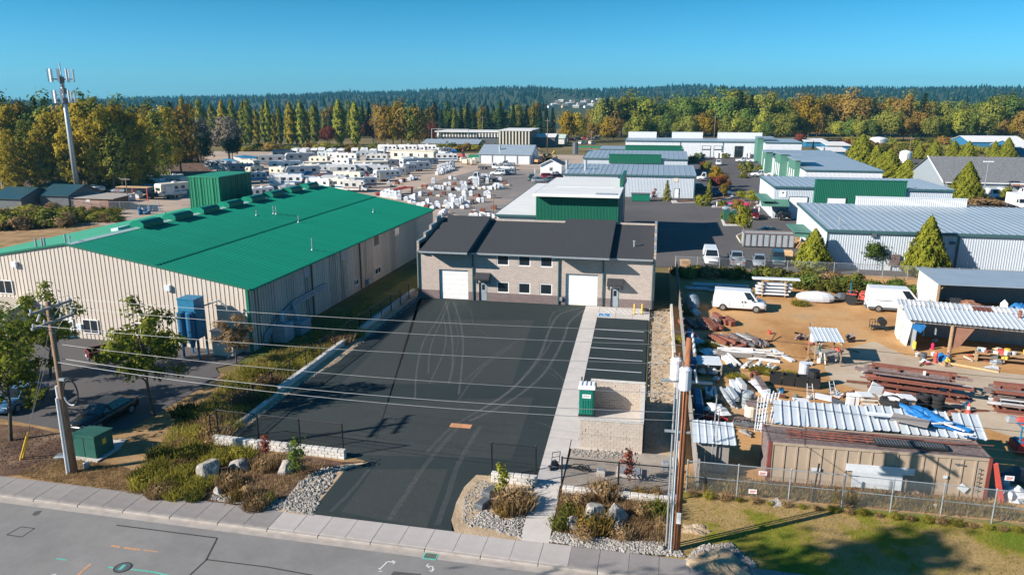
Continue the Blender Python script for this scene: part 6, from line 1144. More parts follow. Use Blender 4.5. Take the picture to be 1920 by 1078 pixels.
q = G(1257, 922); gp_ = thing('gate_post', 'thick white post at the fence corner beside the right utility pole', 'post', q); part(gp_, 'tube', MB().lathe([(.11, 0), (.11, 2.1), (.05, 2.18)], 12), 'white_old'); part(gp_, 'footing', MB().lathe([(.2, 0), (.2, .06)], 10), 'concrete')
for px, py, lab, mt in ((1430, 886, 'white notice plate on the chain link fence, the left one', 'white_paint'), (1892, 895, 'small white plate on the chain link fence near the right', 'white_paint'), (1411, 920, 'white plate low on the chain link fence', 'white_paint')):
    s_ = thing('notice_plate', lab, 'sign', (onplane(px, py, (2.6, 39.6, 0), (0, 1, 0)).x, 39.55, onplane(px, py, (2.6, 39.6, 0), (0, 1, 0)).z)); part(s_, 'plate', MB().box(-.22, -.02, -.13, .22, 0, .13), mt); part(s_, 'lettering', MB().box(-.16, -.026, .0, .16, -.021, .06).box(-.16, -.026, -.08, .1, -.021, -.04), 'tractor_red')
q = G(1527, 953); fp_ = thing('fence_mast', 'dark steel mast leaning on the fence where the pole shadow ends', 'post', (q.x, 39.95, 0)); part(fp_, 'tube', MB().tube((0, 0, 0), (.15, 0, 2.4), .05), 'black_metal')

# ---------------------------------------------------------------- junk yard
# shipping container and what lies on it
ct = thing('shipping_container', 'long tan ribbed shipping container with rusty red end posts', 'container', (7.25, 41.75, 0), .01); CL, CW, CH = 11.9, 2.5, 2.6
part(ct, 'body', MB().box(.12, .06, .1, CL-.12, CW-.06, CH-.06), 'container_tan')
pan = MB().box(.0, -.02, .15, .56, .0, CH-.16).mesh('side_panel', 'container_tan'); ribm = MB().ext([(-.06, .14), (.0, .14), (.0, CH-.14), (-.06, CH-.14)], 0, .1, 'x').mesh('side_rib', 'container_tan')
for k in range(17): link('side_panel', pan, ct, (.2+k*.68+.1, .058, 0)); link('side_rib', ribm, ct, (.2+k*.68-.03, .056, 0))
part(ct, 'bottom_rail', MB().box(0, 0, 0, CL, .12, .14).box(0, CW-.12, 0, CL, CW, .14), 'rust'); part(ct, 'top_rail', MB().box(0, -.01, CH-.13, CL, .1, CH).box(0, CW-.1, CH-.13, CL, CW, CH), 'container_tan'); part(ct, 'roof', MB().box(.1, .1, CH-.08, CL-.1, CW-.1, CH-.03), 'rust_grey')
[part(ct, 'corner_post', MB().box(x, y, 0, x+.18, y+.17, CH+.02), 'container_red') for x in (0, CL-.18) for y in (-.03, CW-.15)]; [part(ct, 'end_wall', MB().box(x, .15, 0, x+.12, CW-.15, CH), 'rust_grey') for x in (-.02, CL-.1)]
for x, z, w, h in ((2.7, 1.15, .5, .22), (10.6, .75, .5, .4), (9.6, 1.35, .22, .18)): part(ct, 'label_plate', MB().obox((x, -.075, z), (w, .012, h), (0, 0.6 if x > 10 else 0, 0)), 'white_metal')
part(ct, 'patch_sheet', MB().box(4.7, -.075, .25, 7.4, -.062, 1.5).box(4.3, -.072, 1.25, 8.0, -.0615, 1.7), 'white_metal'); lt = MB(); rl = random.Random(2)
for k, ch in enumerate('T000L7'): lt.box(11.25, -.068, 1.95-k*.26, 11.4, -.0605, 2.02-k*.26).box(11.25, -.068, 1.85-k*.26, 11.28, -.0605, 1.95-k*.26)
part(ct, 'lettering', lt.box(10.0, -.068, 2.12, 10.12, -.0605, 2.22).box(10.16, -.068, 2.12, 10.28, -.0605, 2.22).box(10.32, -.068, 2.12, 10.5, -.0605, 2.2), 'grey_dark')
tr_ = thing('truss', 'rusty red steel trusses lying on the container roof', 'truss', (8.4, 42.6, CH+.03)); 
for k in range(3):
    m_ = MB().path([(0, k*.35, .05+k*.02), (6.5+k, k*.3-.2, .05)], .025, 5).path([(0, k*.35+.22, .1), (6.5+k, k*.3, .1)], .025, 5); m_.path([(i*.45, k*.35-.02*i*.1+(.22 if i % 2 else 0), .08) for i in range(15)], .015, 4); part(tr_, 'truss_beam', m_, 'rust')
rl_ = thing('mat_roll', 'black ribbed mat rolled flat on the container roof', 'mat', (13.2, 42.35, CH+.03)); part(rl_, 'mat', MB().bbox(0, 0, 0, 3.9, .8, .16, .06), 'black_plastic'); gm_ = MB(); [gm_.box(.1+k*.16, .06, .161, .17+k*.16, .74, .185) for k in range(23)]; part(rl_, 'mat_rib', gm_, 'grey_dark')
cr_ = random.Random(5)
for k in range(5): single('scrap_pipe', 'thin rusty pipe lying on the container roof', 'pipe', MB().tube((0, 0, 0), (cr_.uniform(1.5, 4), cr_.uniform(-.3, .3), .02), .03), 'rust', (14+cr_.uniform(-4, 2.5), 43.3+k*.12, CH+.05), group='rusty pipes on the container')
# corrugated canopy behind the container
cp = thing('canopy', 'long white corrugated canopy roof behind the tan container', 'canopy', (7.9, 44.5, 0)); NP = 23
cm = rib_panel(.5, 3.4, 1, .07, .06, name='roof_panel', mat='canopy_metal')
for k in range(NP):
    y0 = -.1+(.25 if 10 < k < 14 else 0); link('roof_panel', cm, cp, (k*.52, y0, 2.62+.0*k), (-(math.pi/2-.07), 0, -.12 if k < 20 else -.2))
[part(cp, 'post', MB().box(x, y, 0, x+.15, y+.15, 2.6+.1*(y > 1)), 'wood') for x, y in ((.1, .2), (5, .2), (11.4, .2), (.1, 3), (11.4, 3))]; part(cp, 'purlin', MB().box(0, .3, 2.45, 12, .4, 2.57).box(0, 2.6, 2.62, 12, 2.7, 2.74), 'wood')
def on_canopy(px, py): return G(px, py, 2.95)
q = on_canopy(1650, 778); tb = thing('blue_tarp', 'crumpled bright blue tarp thrown over scrap behind the canopy', 'tarp', on_canopy(1728, 780)+Vector((0, 0, .12))); part(tb, 'sheet', MB().blob((0, 0, 0), (1.15, .7, .3), 8, .3, 18, 10), 'tarp_blue').rotation_euler = (0, .2, -.6); part(tb, 'sheet', MB().blob((1.2, -.7, -.05), (1.1, .45, .25), 9, .3, 16, 9), 'tarp_blue').rotation_euler = (0, .1, -.3)
single('plywood_sheet', 'grey brown board lying on the canopy beside the blue tarp', 'board', MB().obox((0, 0, 0), (2.0, 1.1, .04), (0.04, 0, -.45)), 'wood_grey', on_canopy(1706, 792)+Vector((0, 0, .16))); single('plank', 'bright white board on the edge of the canopy by the tarp', 'board', MB().obox((0, 0, 0), (2.8, .5, .06), (0, 0, -.1)), 'white_paint', on_canopy(1672, 783)+Vector((0, 0, .12)))
wr = random.Random(12)
for k in range(9): single('plank', 'white plank offcut scattered on the blue tarp', 'board', MB().obox((0, 0, 0), (wr.uniform(.5, 1.2), .14, .05), (0, wr.uniform(-.1, .1), wr.uniform(-.9, .2))), 'white_paint', on_canopy(1745+k*8+wr.uniform(-4, 4), 786+k*4+wr.uniform(-3, 3))+Vector((0, 0, .12+.03*k % .2)), group='white offcuts on the tarp')
# board stacks behind the canopy
def stack(label, name, px, py, n, size, mats, rz=0, jit=.15, cat='stack', partn='board', z=0.0):
    t = thing(name, label, cat, G(px, py)+Vector((0, 0, z)), rz); r = random.Random(px); zz = 0
    for k in range(n): part(t, partn, MB().obox((r.uniform(-jit, jit), r.uniform(-jit, jit), zz+size[2]/2), (size[0]*r.uniform(.85, 1.1), size[1]*r.uniform(.85, 1.1), size[2]*.85), (0, 0, r.uniform(-.06, .06))), mats[k % len(mats)]); zz += size[2]
    return t
stack('stack of white and brown boards left behind the canopy', 'board_stack', 1624, 772, 9, (1.1, .9, .14), ['wood', 'white_old']); stack('stack of white and brown boards in the middle behind the canopy', 'board_stack', 1656, 774, 9, (1.2, .9, .14), ['white_old', 'wood']); stack('stack of white and brown boards right behind the canopy, nearest the tyres', 'board_stack', 1688, 776, 8, (1.1, .9, .14), ['wood', 'white_old'])
for px, py, rz, lab in ((1618, 752, .3, 'loose white panel on the left board stack'), (1668, 755, -.4, 'grey framed panel on the middle board stack'), (1695, 757, .2, 'loose white panel on the right board stack'), (1500, 765, .2, 'white sheet heap behind the canopy corner'), (1540, 757, -.2, 'pale sheet heap left of the white boxes')):
    single('panel', lab, 'panel', MB().obox((0, 0, 0), (1.1, .8, .08), (.08, .1, rz)), 'white_paint', G(px, py+20)+Vector((0, 0, 1.35)))
single('panel', 'large white board propped upright behind the board stacks', 'panel', MB().obox((0, 0, .9), (1.0, .06, 1.6), (-.3, .5, .2)), 'white_paint', G(1636, 760)); 
for px, lab in ((1592, 'white cabinet behind the canopy, left of the pair'), (1601, 'white cabinet behind the canopy, right of the pair')): t_ = thing('cabinet', lab, 'cabinet', G(px, 768)); part(t_, 'case', MB().bbox(-.2, -.4, 0, .2, .4, 1.2, .03), 'white_paint'); part(t_, 'door', MB().box(-.17, -.42, .1, .17, -.4, 1.1), 'white_metal')
def tyre(r=.48, w=.3): return MB().lathe([(r*.55, 0), (r*.86, 0), (r, w*.25), (r, w*.75), (r*.86, w), (r*.55, w), (r*.52, w*.5), (r*.55, 0)], 18)
tyme = tyre().mesh('tyre', 'rubber')
for i, (px, py, lab) in enumerate(((1728, 768, 'left tyre stack'), (1755, 770, 'right tyre stack'))):
    for k in range(4): tag(link('tyre', tyme, None, G(px, py)+Vector((wr.uniform(-.03, .03), wr.uniform(-.03, .03), .3*k)), (0, 0, k)), '%s black tyre of the %s behind the canopy' % (('bottom', 'second', 'third', 'top')[k], lab), 'tyre', 'stacked tyres')
single('tyre', 'big ribbed tractor tyre lying behind the white board on the canopy', 'tyre', tyre(.95, .5), 'rubber', G(1672, 782)+Vector((0, 0, .9)))
# steel racks
def rack(label, P0, P1, cols, levels, seed, h=1.5, grey=True, top=True):
    P0, P1 = Vector(P0), Vector(P1); d = P1-P0; L = d.length; t = thing('steel_rack', label, 'rack', P0, math.atan2(d.y, d.x)); r = random.Random(seed)
    for k in range(cols):
        x = L*(.12+.76*k/(cols-1))
        part(t, 'upright', MB().box(x-.09, -.07, 0, x+.09, .07, h+.35), 'rust' if k != 2 else 'white_old'); part(t, 'arm', MB().box(x-.05, -.9, .35, x+.05, .9, .45).box(x-.05, -.8, .85, x+.05, .8, .95).box(x-.05, -.7, 1.3, x+.05, .7, 1.4), 'rust')
    for lv in range(levels):
        z = .46+lv*.47
        for s in (-.75, -.55, -.3, .25, .5, .75):
            a = r.uniform(-.05, .25)*L; b = r.uniform(.75, 1.12)*L; part(t, 'beam', MB().box(a, s-.07, z, b, s+.07, z+r.choice((.08, .14, .2))), r.choice(('rust', 'rust', 'rust_grey', 'grey_light' if grey else 'rust')))
    for k in range(6): part(t, 'beam', MB().box(r.uniform(0, .3)*L, -1.1+k*.35, .03, r.uniform(.7, 1.15)*L, -.95+k*.35, .2), 'rust')
    if top: part(t, 'channel', MB().box(-.5, -.62, h-.1, L*.85, -.35, h+.12), 'rust_grey'); part(t, 'channel', MB().box(.1*L, .45, h, L*.95, .8, h+.28), 'rust')
    return t
rack('long rack of rusty steel beams in the middle of the junk yard', G(1612, 722), G(1800, 748), 4, 3, 5); rack('shorter rack of rusty steel beams at the right edge of the junk yard', G(1850, 762), G(1960, 775), 3, 3, 6)
cn = thing('traffic_cone', 'orange and white traffic cone beside the long steel rack', 'traffic cone', G(1815, 774)); part(cn, 'base', MB().box(-.22, -.22, 0, .22, .22, .05), 'tractor_red'); part(cn, 'cone', MB().lathe([(.18, .05), (.12, .35), (.08, .55), (.03, .85)], 12), 'tractor_red'); part(cn, 'collar', MB().lathe([(.135, .3), (.095, .52)], 12), 'white_paint')
for k, (px, py, z) in enumerate(((1628, 706, .05), (1690, 735, .05), (1760, 752, .05), (1810, 758, .02))): single('steel_beam', 'loose rusty beam lying on the ground in front of the long rack', 'beam', MB().box(-1.6, -.06, 0, 1.6, .06, .12), 'rust', G(px, py+14)+Vector((0, 0, z)), .1*k-.1, group='loose beams before the rack')
# piles at the left of the yard
def pile(label, px, py, n, L, W, mats, seed, ang, spread, cat='scrap pile', name='steel_pile', sec=.2, partn='beam'):
    t = thing(name, label, cat, G(px, py)); r = random.Random(seed)
    for k in range(n):
        s = sec*r.uniform(.5, 1.3); part(t, partn, MB().obox((r.uniform(-W, W), r.uniform(-spread, spread), s/2+r.uniform(0, .5)*(k/n)), (L*r.uniform(.6, 1.15), s, s), (r.uniform(-.1, .1), r.uniform(-.08, .08), ang+r.uniform(-.12, .12))), r.choice(mats))
    return t
pile('pile of rusty square steel tubes just below the covered boat', 1312, 612, 22, 2.6, 1.6, ['rust', 'rust', 'rust_grey'], 31, 1.9, .5, sec=.28); pile('pile of rusty red box sections and plates right of the first steel pile', 1352, 606, 12, 1.8, 1.0, ['rust', 'rust', 'rust_grey'], 32, 2.0, .4, sec=.4)
pile('pile of grey and red pipes and steel with a hoop in it', 1378, 642, 22, 3.0, 1.7, ['rust', 'grey_dark', 'rust_grey', 'rust', 'grey_paint'], 33, 2.15, .6, sec=.25); pile('short rusty posts standing in a row beside the pipe pile', 1418, 648, 10, 1.2, 1.0, ['rust', 'rust_grey'], 34, 1.7, .3, sec=.2)
single('steel_hoop', 'dark round steel hoop leaning on the pipe pile', 'hoop', MB().path([(.5*math.cos(t*.4), 0.05*math.sin(t), .5+.5*math.sin(t*.4)) for t in range(17)], .05, 6), 'grey_dark', G(1374, 645))
pile('long pile of white painted timber in the left of the junk yard', 1400, 668, 22, 4.6, 1.2, ['white_paint', 'white_old', 'white_paint', 'wood_grey'], 35, -.08, .9, 'timber pile', 'timber_pile', .22, 'plank'); pile('fan of white posts leaning out of the white timber pile', 1366, 680, 8, 2.4, .6, ['white_paint', 'white_old'], 36, 1.9, .2, 'timber pile', 'timber_pile', .16, 'plank')
pile('broken white rubble heap below the timber pile', 1422, 690, 30, .6, 1.3, ['white_old', 'white_paint', 'grey_light'], 37, 1.0, .35, 'rubble heap', 'rubble_heap', .16, 'fragment')
single('gutter_channel', 'long white metal channel lying beside the white timber pile', 'channel', MB().obox((0, 0, .12), (3.2, .38, .16)), 'white_metal', G(1467, 668), 2.0); single('gutter_channel', 'thin grey channel lying in the grass by the pink tarp', 'channel', MB().obox((0, 0, .06), (2.6, .2, .1)), 'grey_light', G(1318, 642), 2.25)
stack('tilted stack of white corrugated sheets by the fence', 'sheet_stack', 1330, 664, 5, (1.6, 1.3, .06), ['white_metal'], 2.0, .3, 'sheet stack', 'sheet'); 
bx = thing('wooden_frame_box', 'white open frame box with blue shaded end beside the fence', 'box', G(1328, 704), .05); part(bx, 'lid', MB().obox((0, .9, 1.0), (2.1, 2.1, .06), (.0, 0, 0)), 'white_metal'); part(bx, 'frame', MB().box(-1.05, -.15, 0, -.95, 1.95, 1.0).box(.95, -.15, 0, 1.05, 1.95, 1.0).box(-1.05, -.15, .45, 1.05, -.08, .55).box(-.1, -.15, 0, 0, -.05, 1.0), 'wood_grey'); part(bx, 'bag', MB().blob((-.5, .1, .3), (.35, .3, .3), 4).blob((.4, .1, .3), (.4, .3, .35), 5), 'white_wrap')
single('tarp_heap', 'pink and white tarp heap beside the right utility pole', 'tarp', MB().blob((0, 0, 0), (.9, .6, .45), 6, .3), 'pink_paint', G(1292, 634)+Vector((0, 0, .15))); single('tarp_heap', 'white tarp heap next to the pink one', 'tarp', MB().blob((0, 0, 0), (.8, .6, .4), 7, .3), 'white_wrap', G(1302, 645)+Vector((0, 0, .12)))
pile('bundle of grey metal plates and channels by the fence', 1338, 740, 6, 2.8, .5, ['white_metal', 'grey_light', 'rust_grey'], 41, 1.45, .3, 'sheet stack', 'sheet_stack', .3, 'sheet'); pile('row of blue grey metal plates lying behind the drum', 1405, 730, 9, 2.8, 1.2, ['grey_light', 'white_metal', 'rust_grey'], 42, 1.75, .4, 'sheet stack', 'sheet_stack', .38, 'sheet'); pile('pair of long metal channels in the grass', 1368, 748, 5, 3.4, .4, ['grey_light', 'grey_paint'], 43, 1.7, .3, 'sheet stack', 'channel_stack', .25, 'channel')
dr_ = thing('barrel', 'grey steel drum standing by the ladders', 'barrel', G(1401, 764)); part(dr_, 'drum', MB().lathe([(.42, 0), (.42, 1.2), (.38, 1.24)], 16), 'grey_paint'); part(dr_, 'hoop', MB().lathe([(.44, .4), (.44, .46)], 16).lathe([(.44, .85), (.44, .91)], 16), 'grey_dark')
cb = thing('water_tank', 'cream plastic tank with cut top beside the grey drum', 'tank', G(1407, 785)); part(cb, 'shell', MB().lathe([(.42, 0), (.45, .9), (.4, 1.1)], 14), 'cream'); part(cb, 'cut_edge', MB().box(-.4, -.45, 1.12, .45, .3, 1.3), 'rust_grey')
mw = thing('machine', 'white and red machine with canopy near the fence', 'machine', G(1342, 790)); part(mw, 'chassis', MB().bbox(-.8, -.5, .15, .8, .5, .7, .06), 'red_paint'); part(mw, 'cover', MB().blob((0, 0, .9), (.85, .6, .4), 11, .25), 'white_wrap'); [part(mw, 'wheel', MB().tube((x, -.55, .22), (x, -.45, .22), .22, n=10), 'rubber') for x in (-.5, .5)]
wr2 = thing('scrap_pile', 'dark scrap with wire hoops below the cream tank', 'scrap pile', G(1395, 800)); [part(wr2, 'hoop', MB().path([(.35*math.cos(t*.5)+k*.2, .05*t*.1, .35+.35*math.sin(t*.5)) for t in range(14)], .03, 5), 'rust_grey') for k in range(-2, 3)]; part(wr2, 'debris', MB().blob((0, .2, .1), (.8, .4, .3), 3, .3), 'grey_dark')
ld = thing('ladder_bundle', 'bundle of aluminium ladders leaning towards the container roof', 'ladder', G(1428, 828))
for k in range(5):
    o = Vector((k*.16-.3, k*.1, 0)); e = Vector((.55+k*.1, 3.2, 1.9+k*.08)); m_ = MB()
    for s in (-.2, .2): m_.tube(tuple(o+Vector((s, 0, .7))), tuple(o+e+Vector((s, 0, 0))), .04, n=5)
    for j in range(9): c_ = o+Vector((0, 0, .7))+(e-Vector((0, 0, .7)))*(j+.5)/9; m_.tube(tuple(c_+Vector((-.2, 0, 0))), tuple(c_+Vector((.2, 0, 0))), .02, n=5)
    part(ld, 'ladder', m_, 'white_metal')
for px, py, lab, rz in ((1520, 750, 'pale step ladder standing behind the canopy corner', .1), (1565, 745, 'pink and grey ladder frame leaning behind the canopy', .4)):
    l_ = thing('step_ladder', lab, 'ladder', G(px, py), rz); m_ = MB().tube((-.26, 0, 0), (-.18, .6, 1.1), .03).tube((.26, 0, 0), (.18, .6, 1.1), .03); [m_.tube((-.26+.08*j/5, .12*j, .22*j), (.26-.08*j/5, .12*j, .22*j), .02) for j in range(1, 5)]; part(l_, 'rail', m_, 'grey_light')
for px, py, rz in ((1590, 740, .9), (1612, 752, .8), (1545, 748, 0.1)): single('plank', 'rusty brown plank lying behind the canopy', 'board', MB().obox((0, 0, .08), (2.0, .16, .1)), 'rust', G(px, py), rz, group='loose planks behind the canopy')
# shack with white roof at the fence
sk = thing('shack', 'small grey timber shack with white ribbed roof at the fence', 'shed', G(1303, 884)); part(sk, 'wall', MB().box(0, 0, 0, 1.9, 1.6, 2.0), 'wood_grey'); sm_ = rib_panel(.42, 2.45, 1, .04, .07, name='roof_panel', mat='canopy_metal')
for k in range(6): link('roof_panel', sm_, sk, (-.25+k*.42, -.35, 2.1), (-(math.pi/2-.16), 0, 0))
part(sk, 'mast', MB().tube((.9, -.2, 0), (.95, -.2, 5.0), .04).tube((1.1, -.2, 0), (1.15, -.2, 4.2), .03), 'galv'); part(sk, 'weatherhead', MB().lathe([(.09, 0), (.06, .18)], 8, (.95, -.2, 5.0)), 'grey_dark')
# planter boxes, barrels and small canopy in the middle
q = G(1490, 722); pb_ = thing('planter_row', 'row of black cut-open tote boxes on the dirt', 'tote', q, -.14)
for k in range(4): part(pb_, 'tote', MB().box(-1.9+k*.95, -.4, 0, -1.02+k*.95, -.34, .85).box(-1.9+k*.95, .34, 0, -1.02+k*.95, .4, .85).box(-1.9+k*.95, -.34, 0, -1.84+k*.95, .34, .85).box(-1.08+k*.95, -.34, 0, -1.02+k*.95, .34, .85).box(-1.84+k*.95, -.34, .1, -1.08+k*.95, .34, .25), 'black_plastic')
for px, py, r_, h, mt, lab in ((1506, 708, .4, 1.25, 'white_wrap', 'white barrel standing behind the black totes'), (1524, 724, .42, 1.3, 'black_plastic', 'black barrel right of the black totes'), (1524, 642, .34, .9, 'white_wrap', 'white barrel full of poles by the small canopy'), (1536, 680, .2, .5, 'white_paint', 'small white bucket left below the small canopy'), (1730, 678, .26, .75, 'grey_dark', 'dark trash can before the open workshop')):
    b_ = thing('barrel', lab, 'barrel', G(px, py)); part(b_, 'drum', MB().lathe([(r_*.92, 0), (r_, h*.2), (r_, h*.8), (r_*.94, h)], 14), mt); part(b_, 'rim', MB().lathe([(r_, h+.001), (r_*1.04, h+.02), (r_*1.04, h+.05), (r_*.8, h+.05)], 14), mt)
po_ = thing('pole_bundle', 'handles and poles sticking out of the white barrel', 'tool', G(1524, 642)); r_ = random.Random(8); [part(po_, 'handle', MB().tube((r_.uniform(-.15, .15), r_.uniform(-.15, .15), .5), (r_.uniform(-.7, .7), r_.uniform(-.3, .5), 1.9), .025), 'wood') for k in range(7)]
cq = G(1553, 690); ca = thing('small_canopy', 'small canopy of white ribbed metal on posts in the middle of the junk yard', 'canopy', cq); cm2 = rib_panel(.34, 3.1, 1, .03, .06, name='roof_panel', mat='canopy_metal')
for k in range(7): link('roof_panel', cm2, ca, (-1.2+k*.34, .35, 2.2), (-(math.pi/2-.10), 0, 0))
[part(ca, 'post', MB().box(x, y, 0, x+.1, y+.1, 2.2+.2*(y > 1)), 'wood') for x in (-1.1, 1.0) for y in (.5, 3.2)]; part(ca, 'work_top', MB().box(-1.0, .7, .85, 1.0, 2.4, .92), 'wood_grey'); r_ = random.Random(15)
for k in range(10): part(ca, 'hanging_tool', MB().obox((r_.uniform(-1, 1), r_.uniform(.4, .9), r_.uniform(.3, 1.8)), (.1, .08, r_.uniform(.4, 1.0)), (r_.uniform(-.3, .3), r_.uniform(-.3, .3), 0)), r_.choice(('grey_dark', 'rust', 'white_old', 'porta_green')))
for px, py, lab in ((1505, 638, 'dark scrap heap left of the white barrel'), (1588, 640, 'dark machine parts right of the small canopy')):
    s_ = thing('scrap_pile', lab, 'scrap pile', G(px, py)); r_ = random.Random(px); [part(s_, 'scrap', MB().obox((r_.uniform(-.6, .6), r_.uniform(-.3, .3), r_.uniform(.1, .7)), (r_.uniform(.2, .8), .15, r_.uniform(.1, .5)), (r_.uniform(-1, 1), r_.uniform(-1, 1), 0)), r_.choice(('grey_dark', 'rust_grey', 'black_metal'))) for k in range(9)]
gk = thing('grill_cart', 'black barrel grill on a wheeled cart left of the open workshop', 'grill', G(1650, 618)); part(gk, 'firebox', MB().tube((.1, -.45, .85), (.1, .45, .85), .35, n=14), 'black_metal'); part(gk, 'cart_frame', MB().path([(-.9, -.4, 0), (-.9, -.4, .9), (-.4, -.4, .9), (-.4, -.4, 0)], .03).path([(-.9, .4, 0), (-.9, .4, .9), (-.4, .4, .9), (-.4, .4, 0)], .03).box(-.9, -.4, .3, .5, .4, .34), 'black_metal'); [part(gk, 'wheel', MB().tube((x, -.45, .12), (x, -.4, .12), .12, n=10), 'rubber') for x in (-.7, .4)]
# open workshop with ribbed roof at the right
w0 = G(1716, 658); ws = thing('open_workshop', 'open fronted workshop with patched ribbed metal roof at right', 'shed', (w0.x-.1, w0.y, 0), -.16); WW, WDp = 17.0, 5.2; zf, zbk = 3.0, 3.5
wn_ = 22; wpm = rib_panel(WW/wn_, 4.3, 2, .05, .09, name='roof_panel', mat='canopy_metal')
wp2 = rib_panel(WW/wn_, 2.1, 2, .05, .09, name='roof_panel', mat='canopy_metal')
for k in range(wn_): link('roof_panel', wpm, ws, (k*WW/wn_-.9, -.6, zf), (-(math.pi/2-.06), 0, 0)); link('roof_panel', wp2, ws, (k*WW/wn_-1.2, 3.6, zf+.28), (-(math.pi/2-.02), 0, -.04), mat='rust' if k in (8, 9) else ('roof_white' if k % 3 else 'grey_light'))
part(ws, 'back_wall', MB().box(0, WDp-.1, 0, WW, WDp, zbk-.1), 'grey_paint'); part(ws, 'side_wall', MB().box(-.08, 0, 0, 0, 2.9, zf-.1), 'grey_paint'); part(ws, 'side_wall', MB().box(-.9, 3.0, 0, -.1, 3.1, zf-.1).box(-1.0, 3.11, 0, -.9, WDp, zf), 'white_old'); part(ws, 'post', MB().lathe([(.17, 0), (.15, zf-.1)], 10, (2.7, -.2, 0)), 'wood'); part(ws, 'post', MB().lathe([(.17, 0), (.15, zf-.1)], 10, (11.2, -.2, 0)), 'wood'); part(ws, 'front_beam', MB().box(-.6, -.3, zf-.28, WW, -.14, zf-.06), 'wood_grey')
part(ws, 'leaning_door', MB().obox((-.5, 2.0, 1.1), (.08, 1.4, 2.3), (0, .12, .2)), 'white_paint'); part(ws, 'blue_panel', MB().obox((.1, -.05, 2.3), (.9, .06, .8), (0, .5, 0)), 'tarp_blue'); part(ws, 'sign_board', MB().obox((-.05, -.08, .6), (.06, .5, .7), (0, 0, .3)), 'yellow_paint'); part(ws, 'chimney', MB().lathe([(.14, 0), (.14, .7), (.18, .75)], 8, (8.3, 2.6, 3.1)), 'rust'); part(ws, 'curtain', MB().add([(3.0, -.1, 2.7), (4.6, -.1, 2.9), (3.4, -.2, .8), (2.9, -.2, .6), (4.5, .0, 2.7), (3.3, -.1, .7)], [(0, 1, 2, 3), (1, 4, 5, 2)]), 'brown_wall')
for k, x in enumerate((6.8, 10.2, 5.0)): single('wall_wheel', 'round spoked wheel hung inside the open workshop', 'wheel', MB().path([(.4*math.cos(t*.52), 0, .4*math.sin(t*.52)) for t in range(13)], .05, 6).path([(-.4, 0, 0), (.4, 0, 0)], .03).path([(0, 0, -.4), (0, 0, .4)], .03), 'wood', (w0.x+x, w0.y+2.4-.16*x, 2.0), group='spoked wheels in the workshop')
tbq = G(1828, 662); tb_ = thing('work_bench', 'long cluttered timber work bench in front of the open workshop', 'bench', (w0.x+4.2, w0.y-1.6, 0), -.16); part(tb_, 'bench_top', MB().box(0, -.5, .82, 6.4, .5, .9), 'wood'); part(tb_, 'shelf', MB().box(.1, -.45, .4, 6.3, .4, .45), 'wood'); [part(tb_, 'leg', MB().box(x, -.4, 0, x+.1, .4, .4).box(x, -.4, .451, x+.1, .4, .82), 'wood') for x in (.1, 2.1, 4.2, 6.2)]
cl_ = random.Random(44); CM = ('white_old', 'tractor_red', 'grey_dark', 'rust', 'blue_paint', 'yellow_paint', 'cream', 'white_paint', 'grey_light', 'wood'); CN = ('can', 'box', 'bucket', 'toolbox')
for k in range(34):
    nm = CN[k % 4]; s = cl_.uniform(.1, .28); m_ = MB().lathe([(s*.8, 0), (s, s*1.6)], 8) if nm in ('can', 'bucket') else MB().bbox(-s*1.3, -s, 0, s*1.3, s, s*1.3, .02); top = k % 3 != 0
    mt = cl_.choice(CM); single(nm, 'small %s %s among the clutter %s' % ({'white_old': 'off-white', 'tractor_red': 'red', 'grey_dark': 'dark', 'rust': 'rusty', 'blue_paint': 'blue', 'yellow_paint': 'yellow', 'cream': 'cream', 'white_paint': 'white', 'grey_light': 'grey', 'wood': 'brown'}[mt], nm, 'on the workshop bench' if top else 'under the workshop bench'), nm, m_, mt, ((bx_ := w0.x+4.3+cl_.uniform(0, 6.0)), w0.y-1.6-.16*(bx_-w0.x-4.2)+cl_.uniform(-.35, .3), .905 if top else .452 if k % 2 else .01), cl_.uniform(0, 3), 'clutter around the workshop bench')
for px, py, mt, lab, rad in ((1764, 676, 'tarp_blue', 'blue plastic bag heap before the workshop bench', (.6, .5, .45)), (1775, 680, 'yellow_paint', 'yellow sack beside the blue bag heap', (.25, .25, .35)), (1700, 640, 'grey_light', 'grey bag by the left workshop post', (.3, .3, .3)), (1868, 682, 'grey_paint', 'blue grey bag right of the workshop bench', (.45, .35, .4)), (1858, 690, 'grey_light', 'pale scrap bag lowest right of the workshop bench', (.5, .3, .2)), (1752, 640, 'white_wrap', 'white plastic bag at the left end of the bench', (.25, .25, .2))):
    single('bag', lab, 'bag', MB().blob((0, 0, rad[2]*.3), rad, px, .25), mt, G(px, py))
pt_ = thing('leaning_timber', 'bundle of timber leaning on the right workshop post', 'timber pile', (w0.x+11.4, w0.y-2.6, 0)); [part(pt_, 'plank', MB().tube((k*.14-.1, -.6, 0), (k*.1, .3, 1.6), .05, n=4), 'wood') for k in range(8)]
single('plank', 'long pale timber lying on the dirt before the work bench', 'board', MB().obox((0, 0, .06), (3.6, .16, .1)), 'wood_new', G(1825, 690), -.45); single('gas_bottle', 'red gas bottle standing by the left workshop post', 'gas bottle', MB().lathe([(.16, 0), (.16, .8), (.08, .95), (.05, 1.05)], 10), 'tractor_red', G(1753, 680)); single('gas_bottle', 'pink red canister hanging at the left workshop post', 'gas bottle', MB().lathe([(.14, 0), (.14, .5), (.06, .6)], 10), 'pink_paint', G(1748, 655))
